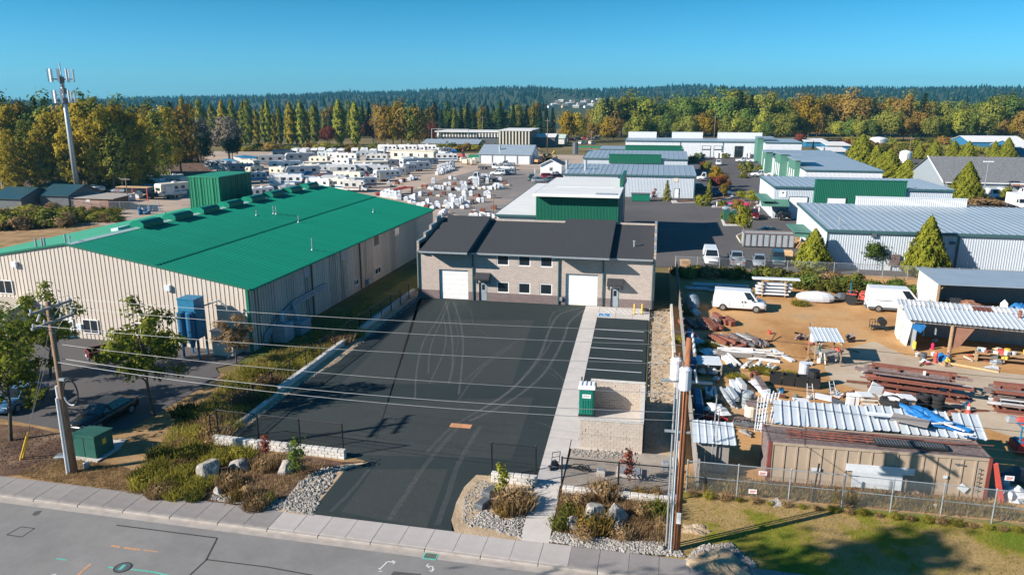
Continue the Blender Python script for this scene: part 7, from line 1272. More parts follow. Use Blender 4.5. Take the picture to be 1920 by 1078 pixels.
# open shed behind it
v0 = G(1753, 588); vs_ = thing('open_shed', 'open fronted white walled shed with grey flat roof behind the workshop', 'shed', (v0.x, v0.y, 0), 0); VW = 20
part(vs_, 'roof', MB().ext([(-1.0, 3.35), (6.2, 3.5), (6.2, 3.6), (-1.0, 3.45)], -.4, VW, 'x'), 'roof_grey'); part(vs_, 'side_wall', MB().ext([(0, 0), (6, 0), (6, 3.5), (0, 3.34)], -.1, 0, 'x'), 'white_paint'); part(vs_, 'back_wall', MB().box(0, 6.0, 0, VW, 6.1, 3.45), 'grey_paint'); part(vs_, 'front_post', MB().box(-.12, -.2, 0, .1, -.01, 3.3).box(9.0, -.1, 0, 9.15, .05, 3.3), 'wood'); part(vs_, 'knee_brace', MB().obox((.35, -.1, 2.9), (.1, .1, 1.1), (0, .8, 0)), 'wood')
for x, y, rad, mt, lab, nm in ((3.4, .6, (1.5, .9, 1.3), 'brown_wall', 'big mound under a brown tarp inside the open shed', 'tarp_heap'), (8.2, 1.0, (.9, .7, 1.3), 'tarp_blue', 'tall shape under a blue tarp inside the open shed', 'tarp_heap'), (13.0, .2, (1.1, .8, .7), 'grey_dark', 'dark machine heap at the right of the open shed', 'scrap_pile'), (15.2, -.2, (.9, .8, .9), 'porta_green', 'green tarp bundle at the right edge by the open shed', 'tarp_heap'), (11.2, -.6, (.9, .7, .6), 'rust', 'rusty engine heap before the open shed', 'scrap_pile')): single(nm, lab, 'tarp' if nm == 'tarp_heap' else 'scrap pile', MB().blob((0, 0, .2), rad, int(x*9), .16, 12, 8, .15), mt, (v0.x+x, v0.y+y, 0))
single('panel', 'tall white pointed board standing in the open shed', 'panel', MB().ext([(0, 0), (.7, 0), (.7, 1.5), (.35, 1.9), (0, 1.5)], 0, .1, 'y'), 'white_paint', (v0.x+6.0, v0.y-.2, 0)); cr2 = single('wire_crate', 'wire mesh crate standing at the left inside the open shed', 'crate', MB(), 'grey_dark', (v0.x+1.2, v0.y+.6, 0)); 
mcr = MB(); [mcr.box(k*.16, 0, 0, k*.16+.03, .03, 1.6) for k in range(9)]; [mcr.box(0, -.01, k*.2, 1.3, .02, k*.2+.03) for k in range(9)]; cr2.data = mcr.mesh('wire_crate', 'grey_dark')
bk = single('barrel', 'cream barrel before the blue tarp in the open shed', 'barrel', MB().lathe([(.45, 0), (.5, .5), (.45, 1.3)], 12), 'cream', (v0.x+9.0, v0.y-.9, 0))
# tractor, covered boats, sheet stacks
tq = G(1607, 570); tt = thing('tractor', 'red tractor with front loader between the covered boat and the tall van', 'tractor', tq, -.3); part(tt, 'engine_hood', MB().bbox(.1, -.4, .6, 1.6, .4, 1.3, .08), 'tractor_red'); part(tt, 'seat', MB().bbox(-.7, -.25, .9, -.3, .25, 1.4, .05), 'black_plastic'); part(tt, 'roll_bar', MB().path([(-.8, -.45, .7), (-.8, -.45, 2.3), (-.8, .45, 2.3), (-.8, .45, .7)], .05), 'teal_blue')
for s in (-1, 1): part(tt, 'wheel', MB().tube((-.6, s*.75-.15, .6), (-.6, s*.75+.15, .6), .6, n=14), 'rubber'); part(tt, 'wheel', MB().tube((1.2, s*.6-.1, .38), (1.2, s*.6+.1, .38), .38, n=12), 'rubber'); part(tt, 'loader_arm', MB().path([(.2, s*.55, 1.3), (1.4, s*.55, 1.5), (2.4, s*.55, .4)], .07), 'tractor_red')
part(tt, 'bucket', MB().ext([(2.3, .15), (3.0, .1), (2.9, .3), (2.5, .4), (2.45, .75), (2.3, .75)], -.9, .9, 'y'), 'tractor_red'); part(tt, 'fender', MB().box(-1.1, -.95, 1.2, -.1, -.55, 1.26).box(-1.1, .55, 1.2, -.1, .95, 1.26), 'tractor_red')
single('covered_boat', 'small boat under a pale grey cover lying before the hedge', 'boat', MB().blob((0, 0, .5), (2.1, .85, .75), 51, .06, 16, 8, .6), 'white_wrap', G(1528, 566), -.05); single('covered_boat', 'upright boat in a dark cover standing in the building shadow', 'boat', MB().blob((0, 0, .5), (.75, 2.3, .8), 52, .06, 14, 8, .5), 'grey_paint', G(1298, 575), .03); single('tarp_heap', 'crumpled white bag at the end of the shaded covered boat', 'tarp', MB().blob((0, 0, .3), (.55, .5, .5), 53, .3), 'white_wrap', G(1304, 592)); single('tarp_heap', 'grey cylinder tarp beside the red tractor', 'tarp', MB().blob((0, 0, .45), (.8, .5, .55), 54, .08), 'grey_dark', G(1577, 565)); single('tarp_heap', 'pale covered mound between the tall van and the open shed', 'tarp', MB().blob((0, 0, .6), (1.3, .9, .9), 55, .12), 'white_old', G(1738, 588))
for k, (px, py, L, z) in enumerate(((1450, 552, 3.6, .3), (1452, 548, 3.8, .65), (1448, 543, 4.0, 1.0), (1450, 539, 3.6, 1.35), (1455, 541, 5.2, 1.9))): single('sheet_bundle', '%s pale metal sheet bundle of the stack by the hedge' % ('lowest', 'second', 'third', 'fourth', 'longest topmost')[k], 'sheet stack', MB().bbox(-L/2, -.45, 0, L/2, .45, .16, .03), 'white_metal', G(1450, 556)+Vector((.1*k-.2, .12*k, z)), -.03+.012*k, 'pale metal sheet bundles')
ss = thing('rack_stand', 'timber bearers under the metal sheet bundles', 'rack', G(1450, 556)); [part(ss, 'bearer', MB().box(x, -.5, z0, x+.15, .9, z0+.18), 'wood') for x in (-1.4, 1.1) for z0 in (.1, .47, .82, 1.17, 1.6)]; part(ss, 'upright', MB().box(-1.45, .75, 0, -1.41, .9, 1.9).box(1.3, .75, 0, 1.34, .9, 1.9), 'wood')
for k, (px, py, L) in enumerate(((1330, 545, 5.5), (1350, 538, 6.5), (1370, 548, 5))): single('sheet_bundle', 'blue shaded metal sheet bundle lying in the building shadow', 'sheet stack', MB().bbox(-L/2, -.4, 0, L/2, .4, .25, .03), 'grey_light', G(px, py)+Vector((0, 0, .1)), -.02, 'shaded metal sheet bundles')
for k, (px, py, h) in enumerate(((1283, 690, 1.6), (1296, 770, 1.5), (1286, 650, 1.6))): single('tarp_stack', 'blue tarp covered stack against the board fence, %s one' % ('middle', 'nearest', 'furthest')[k], 'tarp', MB().bbox(-.25, -1.6, 0, .35, 1.6, h*.8, .1), 'blue_paint', (3.75, G(px, py).y, 0))
# right end behind the container
lf = thing('boom_lift', 'blue and red boom lift at the right edge behind the container', 'lift', G(1925, 850)); part(lf, 'basket', MB().path([(-.7, -.4, .9), (.7, -.4, .9), (.7, .4, .9), (-.7, .4, .9), (-.7, -.4, .9)], .05).path([(-.7, -.4, 1.9), (.7, -.4, 1.9), (.7, .4, 1.9), (-.7, .4, 1.9), (-.7, -.4, 1.9)], .05).path([(-.7, -.4, .9), (-.7, -.4, 1.9)], .05).path([(.7, -.4, .9), (.7, -.4, 1.9)], .05).path([(0, -.4, .9), (0, -.4, 1.9)], .05), 'teal_blue'); part(lf, 'chassis', MB().bbox(-.9, -.6, .2, .9, .6, .85, .08), 'red_paint'); part(lf, 'boom', MB().tube((.5, 0, .8), (2.0, .3, 2.6), .14), 'red_paint')
single('steel_beam', 'red steel beam leaning at the right end of the container', 'beam', MB().obox((0, 0, 1.1), (.22, .3, 2.6), (.0, -.28, 0)), 'tractor_red', G(1866, 940)); 
for px, py, mt, lab, rad in ((1895, 935, 'white_wrap', 'white bag pile by the fence right of the container', (.7, .6, .55)), (1880, 920, 'white_wrap', 'upper white bag right of the container', (.45, .4, .6)), (1910, 900, 'grey_dark', 'dark scrap pile at the right edge by the container', (.8, .7, .6)), (1732+20, 950, 'white_old', 'pale lump lying in the weeds under the container', (.2, .15, .15)), (1455, 945, 'boulder', 'flat brown stone at the fence foot on the lawn', (.35, .3, .2))): single('bag' if 'bag' in lab else 'scrap_pile' if 'scrap' in lab else 'stone', lab, 'bag' if 'bag' in lab else 'scrap pile' if 'scrap' in lab else 'stone', MB().blob((0, 0, rad[2]*.3), rad, px, .25), mt, G(px, py))
for px, py, lab in ((1895, 792, 'silver gas canister heap before the short steel rack'), (1914, 795, 'red canister heap at the right edge')): single('canister', lab, 'canister', MB().bbox(-.35, -.25, 0, .35, .25, .5, .12).tube((.4, 0, .2), (.9, 0, .2), .18), 'galv' if px < 1900 else 'tractor_red', G(px, py))
# estate odds and ends
du = thing('dumpster', 'long grey ribbed roll-off dumpster in the estate yard', 'dumpster', G(1438, 462), .0); DL = 7.4
part(du, 'hull', MB().box(-DL/2, -1.2, .2, DL/2, -1.1, 2.1).box(-DL/2, 1.1, .2, DL/2, 1.2, 2.1).box(-DL/2, -1.1, .2, -DL/2+.1, 1.1, 2.1).box(DL/2-.1, -1.1, .2, DL/2, 1.1, 2.1).box(-DL/2, -1.1, .1, DL/2, 1.1, .3), 'grey_paint'); dm_ = MB(); [dm_.box(-DL/2+.05+k*.9, -1.3, .2, -DL/2+.2+k*.9, -1.201, 2.05) for k in range(9)]; part(du, 'rib', dm_, 'rust_grey'); part(du, 'rim', MB().box(-DL/2-.05, -1.33, 2.1, DL/2+.05, -1.08, 2.25).box(-DL/2-.05, 1.08, 2.1, DL/2+.05, 1.33, 2.25), 'rust_grey'); part(du, 'load', MB().box(-DL/2+.2, -1.05, 1.2, DL/2-.2, 1.05, 1.4), 'grey_dark')
def pallets_stack(label, px, py, n, mat='wood_new', rz=0, lean=0):
    t = thing('pallet_stack', label, 'pallet', G(px, py), rz)
    for k in range(n):
        m_ = MB(); [m_.box(-.6, -.5+j*.22, .11, .6, -.38+j*.22, .14) for j in range(5)]; [m_.box(-.6, y, 0, .6, y+.08, .11) for y in (-.5, -.04, .42)]; o = part(t, 'pallet', m_, mat, loc=(lean*k*.1, 0, k*.16)); o.rotation_euler = (0, lean*.1, k*.05)
pallets_stack('tan wooden pallets stacked left of the white parked van', 1284, 500, 6); pallets_stack('tan wooden pallet pile against the awning of the big grey shed, upper', 1490, 455, 9, lean=1); pallets_stack('tan wooden pallet pile against the awning of the big grey shed, lower', 1498, 466, 6, rz=.6, lean=1); pallets_stack('low tan wooden pallets by the small peach crate', 1476, 462, 3, rz=.3)
pc_ = thing('crate', 'peach coloured wooden crate lying right of the dark damaged car', 'crate', G(1471, 484)); part(pc_, 'case', MB().bbox(-1.0, -.6, .12, 1.0, .6, 1.1, .04), 'wood_new'); part(pc_, 'skid', MB().box(-1.0, -.6, 0, 1.0, -.5, .12).box(-1.0, .5, 0, 1.0, .6, .12), 'wood')
uc = thing('utility_cabinet', 'green utility cabinets on the planted traffic island', 'utility box', G(1366, 414)); part(uc, 'cabinet', MB().bbox(-1.0, -.6, 0, .2, .6, 2.0, .04), 'box_green'); part(uc, 'cabinet', MB().bbox(.5, -.5, 0, 1.3, .5, 1.9, .04), 'box_green')
def island(label, pts, h=.14, mat='bed_soil'):
    P = GP(pts); t = thing('traffic_island', label, 'traffic island', (P[0][0], P[0][1], 0)); L = [(x-P[0][0], y-P[0][1]) for x, y in P]; cx = sum(p[0] for p in L)/len(L); cy = sum(p[1] for p in L)/len(L)
    part(t, 'kerb', MB().prism(L, 0, h), 'stone_white'); part(t, 'planting_soil', MB().prism([(cx+(x-cx)*.86, cy+(y-cy)*.86) for x, y in L], h, h+.02), mat)
island('kerbed island with the round green tree and utility cabinets', [(1357, 424), (1350, 408), (1358, 398), (1395, 395), (1412, 410), (1405, 424)]); island('small kerbed island in front of the roll-off dumpster', [(1388, 456), (1380, 443), (1390, 438), (1412, 438), (1410, 456)]); island('narrow kerbed island with the pink car and clipped bush', [(1334, 390), (1336, 384), (1420, 378), (1425, 388)]); island('planted kerb strip under the colourful small trees', [(1262, 382), (1258, 377), (1330, 374), (1374, 366), (1376, 371), (1335, 380)])
island('planted kerb strip before the second bay of the estate road', [(1385, 333), (1392, 322), (1408, 320), (1402, 334)]); 
for px, py, lab in ((1414, 398, 'white bollard left of two by the yellow trees'), (1423, 399, 'white bollard right of two by the yellow trees'), (1344, 388, 'pale hydrant post at the end of the pink car island')): single('bollard', lab, 'bollard', MB().lathe([(.12, 0), (.12, 1.0), (.05, 1.08)], 8), 'white_paint', G(px, py), group='estate bollards')
for k, px in enumerate((1345, 1352, 1360, 1398, 1404)): single('propane_tank', 'white drum standing before the long white workshop', 'drum', MB().lathe([(.7, 0), (.7, 1.8), (.3, 2.1)], 10), 'white_paint', G(px, 296), group='white drums before the workshop')
wt = single('storage_tank', 'round white tank behind the globe bush before the long workshop', 'tank', MB().blob((0, 0, 1.6), (1.8, 1.8, 1.7), 3, .02, 16, 10, 1), 'white_paint', G(1358, 293)); gdm = thing('green_skip', 'dark green skip behind the shed with white roof', 'bin', G(1201, 377)); part(gdm, 'hull', MB().box(-2.0, -.9, .1, 2.0, .9, 1.6), 'trim_green'); part(gdm, 'lid', MB().box(-2.1, -1, 1.6, 2.1, 1, 1.7), 'grey_dark')
film('asphalt_patch', 'darker rectangular asphalt patch in the estate road', 'road patch', [GP([(1306, 417), (1326, 417), (1330, 428), (1310, 428)])], 'patch_dark', .006); film('road_crack', 'long tar seam winding along the estate road', 'road crack', strip(GP([(1300, 386), (1310, 400), (1318, 415)]), .3)+strip(GP([(1320, 426), (1335, 445), (1336, 470)]), .1), 'patch_dark', .0065)

# loose scrap strewn over the junk yard
jr = random.Random(88)
for (P, n, lab) in (([(1285, 700), (1440, 700), (1440, 800), (1380, 830), (1300, 790)], 26, 'among the plates by the fence'), ([(1450, 735), (1620, 735), (1800, 770), (1800, 800), (1460, 770)], 26, 'behind the long canopy'), ([(1500, 640), (1620, 640), (1620, 700), (1510, 700)], 14, 'around the small canopy'), ([(1280, 600), (1450, 620), (1460, 690), (1300, 690)], 22, 'between the steel piles'), ([(1690, 660), (1900, 670), (1900, 700), (1720, 690)], 14, 'before the open workshop'), ([(1600, 720), (1840, 735), (1900, 790), (1700, 770)], 16, 'around the steel racks')):
    for i, (x, y) in enumerate(scatter(GP(P), n, n)):
        k = jr.choice(('plank', 'pipe', 'sheet', 'scrap', 'bucket')); mt = jr.choice(('rust', 'rust_grey', 'wood', 'wood_grey', 'grey_dark', 'grey_light', 'white_old', 'rust', 'blue_paint', 'tractor_red')); L = jr.uniform(.5, 1.9)
        m_ = MB().obox((0, 0, .08), (L, .14, .07), (0, jr.uniform(-.05, .15), 0)) if k == 'plank' else MB().tube((-L/2, 0, .07), (L/2, .1, .07+jr.uniform(0, .3)), .06) if k == 'pipe' else MB().obox((0, 0, .15), (L*.6, L*.45, .04), (jr.uniform(-.3, .3), jr.uniform(-.2, .2), 0)) if k == 'sheet' else MB().blob((0, 0, .1), (L*.3, L*.2, .2), i, .35, 8, 5) if k == 'scrap' else MB().lathe([(.14, 0), (.18, .35), (.15, .35), (.13, .05)], 9)
        single(k, '%s %s lying %s' % ({'rust': 'rusty', 'rust_grey': 'dull brown grey', 'wood': 'brown', 'wood_grey': 'weathered grey', 'grey_dark': 'dark grey', 'grey_light': 'pale grey', 'white_old': 'dirty white', 'blue_paint': 'blue', 'tractor_red': 'red'}[mt], k, lab), 'scrap' if k != 'bucket' else 'bucket', m_, mt, (x, y, .01), jr.uniform(0, 3.1), 'loose scrap '+lab)
# ---------------------------------------------------------------- vegetation
def leaves(C, N, size, rs, asp=.7, var=.35):
    """quads at C (n,3) facing roughly N (n,3)"""
    n = len(C); N = N/np.maximum(np.linalg.norm(N, axis=1, keepdims=True), 1e-6)
    r = rs.normal(size=(n, 3)); U = np.cross(N, r); U /= np.maximum(np.linalg.norm(U, axis=1, keepdims=True), 1e-6); W = np.cross(N, U)
    s = size*(1+rs.uniform(-var, var, (n, 1))); a = U*s*.5; b = W*s*.5*asp; k = rs.uniform(.5, 1.0, (n, 1))
    return np.stack([C-a-b*k, C+a*.8-b, C+a+b*k, C-a*.7+b], axis=1)
def crown_round(seed, n, ncl, rad, zc, size, spread=.27, low=-.55, lumps=1.0, inner=.5):
    rs = np.random.RandomState(seed); d = rs.normal(size=(ncl*3, 3)); d /= np.linalg.norm(d, axis=1, keepdims=True); d = d[d[:, 2] > low][:ncl]
    r = rs.uniform(inner, 1.0, (len(d), 1))*(1+.18*lumps*np.sin(d[:, :1]*5+seed)*np.cos(d[:, 1:2]*4+seed*2)); c = d*r*np.array(rad); k = rs.randint(0, len(d), n); cs = rs.uniform(.55, 1.3, (len(d), 1))
    off = rs.normal(size=(n, 3))*spread*np.mean(rad)*cs[k]*np.array([1, 1, .75]); C = c[k]+off; N = C/np.array(rad)*1.0+off*.6/np.mean(rad)/spread+rs.normal(size=(n, 3))*.35+np.array([0, 0, .3]); C[:, 2] += zc
    return leaves(C, N, size, rs)
def crown_poplar(seed, n, r, z0, z1, size):
    rs = np.random.RandomState(seed); t = rs.beta(1.3, 1.2, n); z = z0+(z1-z0)*t; prof = np.minimum(1, .35+3*t)*(1-t**3)**.7; a = rs.uniform(0, 2*math.pi, n); lob = 1+.22*np.sin(a*4+z*1.1+seed)+.15*np.sin(z*2.3+seed)
    rr_ = r*prof*lob*rs.uniform(.55, 1.0, n)**.5; C = np.stack([rr_*np.cos(a), rr_*np.sin(a), z], 1); N = np.stack([np.cos(a), np.sin(a), np.full(n, .5)], 1)+rs.normal(size=(n, 3))*.4; return leaves(C, N, size, rs)
def crown_conifer(seed, n, r, z0, z1, size, dens=.9):
    rs = np.random.RandomState(seed); lv = 16; t = (rs.randint(0, lv, n)+rs.uniform(-.18, .18, n))/lv; t = np.clip(t, 0, 1); nb = 9; b = rs.randint(0, nb, n); a = b*2*math.pi/nb+t*17+rs.normal(size=n)*.13; u = rs.uniform(.15, 1, n)**.7
    R_ = r*(1-t)**dens*(1+.2*np.sin(b*3.1+t*40+seed)); rr_ = R_*u+.1; z = z0+(z1-z0)*t-u*R_*.28+rs.normal(size=n)*.15; C = np.stack([rr_*np.cos(a), rr_*np.sin(a), z], 1); N = np.stack([np.cos(a)*.5, np.sin(a)*.5, np.full(n, 1.)], 1)+rs.normal(size=(n, 3))*.35; return leaves(C, N, size, rs, .55)
def crown_cedar(seed, n, r, h, size):
    rs = np.random.RandomState(seed); t = rs.beta(1.0, 1.75, n); a = rs.uniform(0, 2*math.pi, n); lob = 1+.17*np.sin(a*5+t*9+seed)+.09*np.sin(a*11-t*23+seed*2)+.06*np.sin(a*17+t*31); R_ = r*(1-t)**.8*np.minimum(1, .62+t*4)*lob*rs.uniform(.80, 1.04, n)
    C = np.stack([R_*np.cos(a), R_*np.sin(a), h*(.03+.97*t)], 1); N = np.stack([np.cos(a), np.sin(a), np.full(n, .35)], 1)+rs.normal(size=(n, 3))*.45; return leaves(C, N, size, rs, .6)
def trunk_mb(h, r, limbs, seed, lean=.04, spread=.35, zl=(.3, .8)):
    R_ = random.Random(seed); mb = MB(); p = Vector((0, 0, 0)); pts = [p.copy()]
    for k in range(5): p = p+Vector((R_.uniform(-lean, lean)*h, R_.uniform(-lean, lean)*h, h/5)); pts.append(p.copy())
    for k in range(5): mb.tube(pts[k], pts[k+1], r*(1-k*.17), r*(1-(k+1)*.17), 7, False)
    for k in range(limbs):
        t = R_.uniform(*zl); i = min(4, int(t*5)); a = pts[i].lerp(pts[i+1], t*5-i); ang = R_.uniform(0, 6.28); L = h*spread*R_.uniform(.6, 1.1); b = a+Vector((math.cos(ang)*L, math.sin(ang)*L, L*R_.uniform(.5, 1.1))); mb.tube(a, b, r*.4*(1-t*.5), r*.12, 5, False)
        for j in range(2): c_ = a.lerp(b, R_.uniform(.4, .8)); mb.tube(c_, c_+Vector((R_.uniform(-.5, .5), R_.uniform(-.5, .5), R_.uniform(.2, .7)))*L*.6, r*.15, r*.05, 4, False)
    return mb
TP = {}
def tproto(key, V, mat, tr, tmat='bark', H=1.0):
    P = Proto(); P.add('trunk', tr, tmat); P.add('crown', np_quads('crown', V, mat), mat); TP[key] = (P, H, mat)
for i in range(4): tproto('cotton%d' % i, np.concatenate([crown_round(10+i, 4600, 90, (3.2, 3.2, 9.2), 11.3, .5, .13, -.95, 1.3), crown_round(60+i, 500, 16, (1.6, 1.6, 3.6), 18.6, .45, .25)]), 'leaf_cotton', trunk_mb(18, .26, 12, i, .02, .2, (.15, .85)), 'bark_pale', 21.0)
for i in range(3): tproto('broad%d' % i, crown_round(20+i, 4200, 46, (5.6, 5.6, 7.4), 10.2, .8, .22, -.8), 'leaf_olive', trunk_mb(12, .35, 7, 20+i, .02, .3), 'bark', 18.0)
for i in range(2): tproto('poplar%d' % i, crown_poplar(30+i, 2400, 2.3, 1.2, 22, .75), 'leaf_poplar', trunk_mb(16, .3, 3, 30+i, .01, .1), 'bark', 22.0)
for i in range(3): tproto('conifer%d' % i, crown_conifer(40+i, 2600, 3.9+.4*i, 1.5, 22, 1.0, .85+.1*i), 'leaf_conifer', trunk_mb(21, .3, 0, 40+i, .0), 'bark', 22.0)
for i in range(2): tproto('cedar%d' % i, crown_cedar(50+i, 9000, 3.2, 7.0, .30), 'leaf_cedar', trunk_mb(5, .16, 0, 50+i, .0), 'bark', 7.0)
tproto('ragged', np.concatenate([crown_round(71, 2200, 34, (5.2, 5.2, 6), 8.5, .7, .2, -.6)]), 'leaf_grey', trunk_mb(12, .4, 14, 71, .02, .4), 'bark', 14.5)
for i in range(2): tproto('small%d' % i, crown_round(80+i, 1900, 30, (1.5, 1.5, 1.9), 3.1, .24, .24, -.8), 'leaf_green', trunk_mb(2.9, .07, 5, 80+i, .02, .25), 'bark_pale', 5.0)
tproto('globe', crown_round(90, 1800, 60, (1.3, 1.3, 1.1), .95, .2, .12, -.9, .2, .85), 'leaf_cedar', trunk_mb(.6, .06, 0, 90), 'bark', 2.05)
for i in range(4): tproto('shrub%d' % i, crown_round(95+i, 1300, 18, (1.3, 1.2, .95), .62, .22, .24, -.45), 'leaf_shrub', trunk_mb(.6, .04, 4, 95+i, .05, .6), 'bark', 1.6)
for i in range(2): tproto('street%d' % i, crown_round(110+i, 4600, 44, (2.3, 2.3, 2.7), 4.2, .17, .105, -.9, 1.2, .3), 'leaf_street', trunk_mb(5.2, .11, 12, 110+i, .03, .26, (.35, .95)), 'bark', 7.0)
def wisp(seed, n, h, w, bw=.02):                         # grass and weed clumps: upright blades
    rs = np.random.RandomState(seed); a = rs.uniform(0, 6.28, n); r = w*rs.uniform(0, 1, n)**.6; B = np.stack([r*np.cos(a), r*np.sin(a), np.zeros(n)], 1); hh = h*rs.uniform(.4, 1.1, (n, 1)); ln = np.stack([np.cos(a), np.sin(a), np.zeros(n)], 1)*rs.uniform(0, .5, (n, 1))*hh+rs.normal(size=(n, 3))*.12*hh; ln[:, 2] = 0
    T = B+ln+np.concatenate([np.zeros((n, 2)), hh], 1); t = rs.uniform(0, 6.28, n); s = np.stack([np.cos(t), np.sin(t), np.zeros(n)], 1)*bw; return np.stack([B-s, B+s, T+s*.4, T-s*.4], 1)
for i in range(3): tproto('tuft%d' % i, np.concatenate([wisp(120+i, 420, .75, .75, .022), crown_round(125+i, 260, 10, (.6, .6, .4), .3, .12, .3, -.3)]), 'leaf_weed', trunk_mb(.3, .015, 3, 120+i), 'bark', .8)
for i in range(2): tproto('twig%d' % i, np.concatenate([wisp(130+i, 130, .9, .45, .012), crown_round(135+i, 330, 14, (.55, .55, .45), .45, .09, .3, -.5)]), 'leaf_dry', trunk_mb(.8, .012, 9, 130+i, .06, .5, (.1, .7)), 'bark', .95)
for i in range(2): tproto('sapling%d' % i, crown_round(140+i, 330, 14, (.42, .42, 1.0), 1.35, .16, .3, -.9), 'leaf_lime', trunk_mb(2.0, .02, 7, 140+i, .01, .15), 'bark', 2.4)
tr_n = random.Random(77)
NM = dict(cotton='cottonwood_tree', broad='broadleaf_tree', poplar='poplar_tree', conifer='conifer_tree', cedar='cedar_tree', ragged='bare_tree', small='small_tree', globe='round_bush', shrub='bush', street='street_tree', tuft='weed_clump', twig='dry_shrub', sapling='sapling')
CT = dict(cotton='tree', broad='tree', poplar='tree', conifer='tree', cedar='tree', ragged='tree', small='tree', globe='bush', shrub='bush', street='tree', tuft='weeds', twig='shrub', sapling='sapling')
def tree(key, px, pyb, pyt, label, mat=None, group=None, wide=1.0, z=0.0):
    P, H, m0 = TP[key]; q = G(px, pyb, z); h = HZ(px, pyb, pyt, z)-z; s = h/H; k = key.rstrip('0123456789')
    return P.spawn(NM[k], label, CT[k], q, tr_n.uniform(0, 6.28), group, (s*wide, s*wide, s), {m0: mat} if mat else None)
# cottonwoods at left
cw = [(12, 372, 205), (40, 368, 195), (62, 372, 225), (90, 374, 232), (112, 366, 205), (150, 366, 192), (172, 368, 188), (196, 366, 183), (215, 370, 196), (238, 366, 198), (262, 364, 210), (282, 360, 218), (305, 352, 206), (322, 345, 198), (30, 378, 240), (135, 374, 238), (185, 372, 225), (230, 372, 230), (252, 368, 232), (6, 358, 186)]
for i, (x, b, t) in enumerate(cw): tree('cotton%d' % (i % 4), x, b-2, t, 'tall yellow green cottonwood in the stand beside the cell tower, '+ordn(sorted(cw).index((x, b, t))), ('leaf_cotton', None, 'leaf_olive', None, 'leaf_gold' if i in (5, 9) else 'leaf_cotton')[i % 5], 'cottonwoods beside the cell tower')
for i, x in enumerate(range(-10, 345, 22)): tree('broad%d' % (i % 3), x, 332, 192+tr_n.uniform(-4, 14), 'dark leafy tree filling the back of the cottonwood stand, '+ordn(i), ('leaf_olive', 'leaf_brown', 'leaf_green')[i % 3], 'trees behind the cottonwoods', .85)
for i, (x, t) in enumerate(((18, 182), (52, 186), (80, 178), (98, 184), (290, 192), (330, 188), (-12, 184), (345, 200))): tree('conifer%d' % (i % 3), x, 305, t, 'dark conifer rising behind the cottonwood stand', None, 'conifers behind the cottonwoods')
tree('ragged', 372, 304, 224, 'grey ragged tree with dark lower half, left of two at the storage yard', None, None, 1.05); tree('ragged', 430, 298, 220, 'brown grey ragged tree, right of two at the storage yard', None, None, 1.0); tree('broad1', 378, 306, 250, 'dark evergreen mass under the left ragged tree', 'leaf_conifer', None, 1.3); tree('broad2', 436, 299, 254, 'dark evergreen mass under the right ragged tree', 'leaf_conifer', None, 1.2)
for i in range(26): tree('shrub%d' % (i % 4), -4+i*13.6, 378-(i > 9)*(i-9)*1.7, 360-(i > 9)*(i-9)*1.7-tr_n.uniform(0, 8), 'undergrowth bush at the foot of the cottonwoods, '+ordn(i), ('leaf_green', 'leaf_brown', 'leaf_olive')[i % 3], 'undergrowth at the cottonwoods', 1.5)
for i, x in enumerate((346, 356, 366, 378, 388, 398, 408, 418, 428, 440, 450, 460, 472, 484, 494, 504, 514, 524, 536, 546, 556, 566, 576, 588)): tree('poplar%d' % (i % 2), x+tr_n.uniform(-4, 4), 274, (182, 202, 194, 184, 208, 196, 204, 188, 200, 186, 206, 192)[i % 12]+(3 if i > 11 else 0), 'tall columnar poplar in the long row behind the storage yard, '+ordn(i), ('leaf_poplar', 'leaf_cotton', 'leaf_olive')[i % 3], 'poplars in the long row', tr_n.uniform(.75, 1.15))
for x, t, w, lab in ((638, 187, 1.25, 'broad green poplar standing alone right of the long poplar row'), (668, 191, 1.2, 'pale green poplar between the lone poplar and the brown trees')): tree('poplar0', x, 276, t, lab, 'leaf_poplar', None, w)
for i, (x, t, m) in enumerate(((722, 198, 'leaf_brown'), (738, 194, 'leaf_gold'), (754, 196, 'leaf_brown'), (772, 200, 'leaf_olive'), (786, 206, 'leaf_brown'))): tree('broad%d' % (i % 3), x, 280, t, ['bronze broadleaf tree, leftmost of the brown group behind the mobile offices', 'golden bronze tree, second of the brown group behind the mobile offices', 'bronze tree in the middle of the brown group behind the mobile offices', 'olive tree right of the bronze trees', 'small bronze tree at the right end of the brown group'][i], m, None, .75)
for i, (x, b, t) in enumerate(((618, 276, 236), (700, 274, 228), (795, 270, 224), (803, 272, 232))): tree('small0', x, b, t, 'pinkish red small tree among the poplars', 'leaf_red', 'pinkish trees among the poplars', 1.3)
for i in range(40):
    x = 560+i*12.2; tree('conifer%d' % (i % 3), x, 258+tr_n.uniform(-3, 3), (196, 188, 201, 192, 198)[i % 5]+tr_n.uniform(-3, 4)+(8 if x < 640 else 0), 'dark conifer in the belt behind the yards, '+ordn(i), 'leaf_conifer' if i % 4 else 'leaf_olive', 'conifers in the belt behind the yards', .9)
for i in range(14): x = 585+i*32; tree('broad%d' % (i % 3), x, 255, 198+tr_n.uniform(-4, 6), 'olive broadleaf tree between the belt conifers, '+ordn(i), ('leaf_olive', 'leaf_brown', 'leaf_green')[i % 3], 'broadleaf trees in the conifer belt', .8)
tree('broad0', 1066, 268, 208, 'bright golden yellow maple at the end of the street, left of two', 'leaf_gold', None, .9); tree('broad1', 1086, 268, 213, 'yellow green maple touching the golden one', 'leaf_cotton', None, .85)
WM = ('leaf_brown', 'leaf_olive', 'leaf_poplar', 'leaf_olive', 'leaf_brown', 'leaf_green', 'leaf_olive', 'leaf_gold', 'leaf_poplar', 'leaf_green')
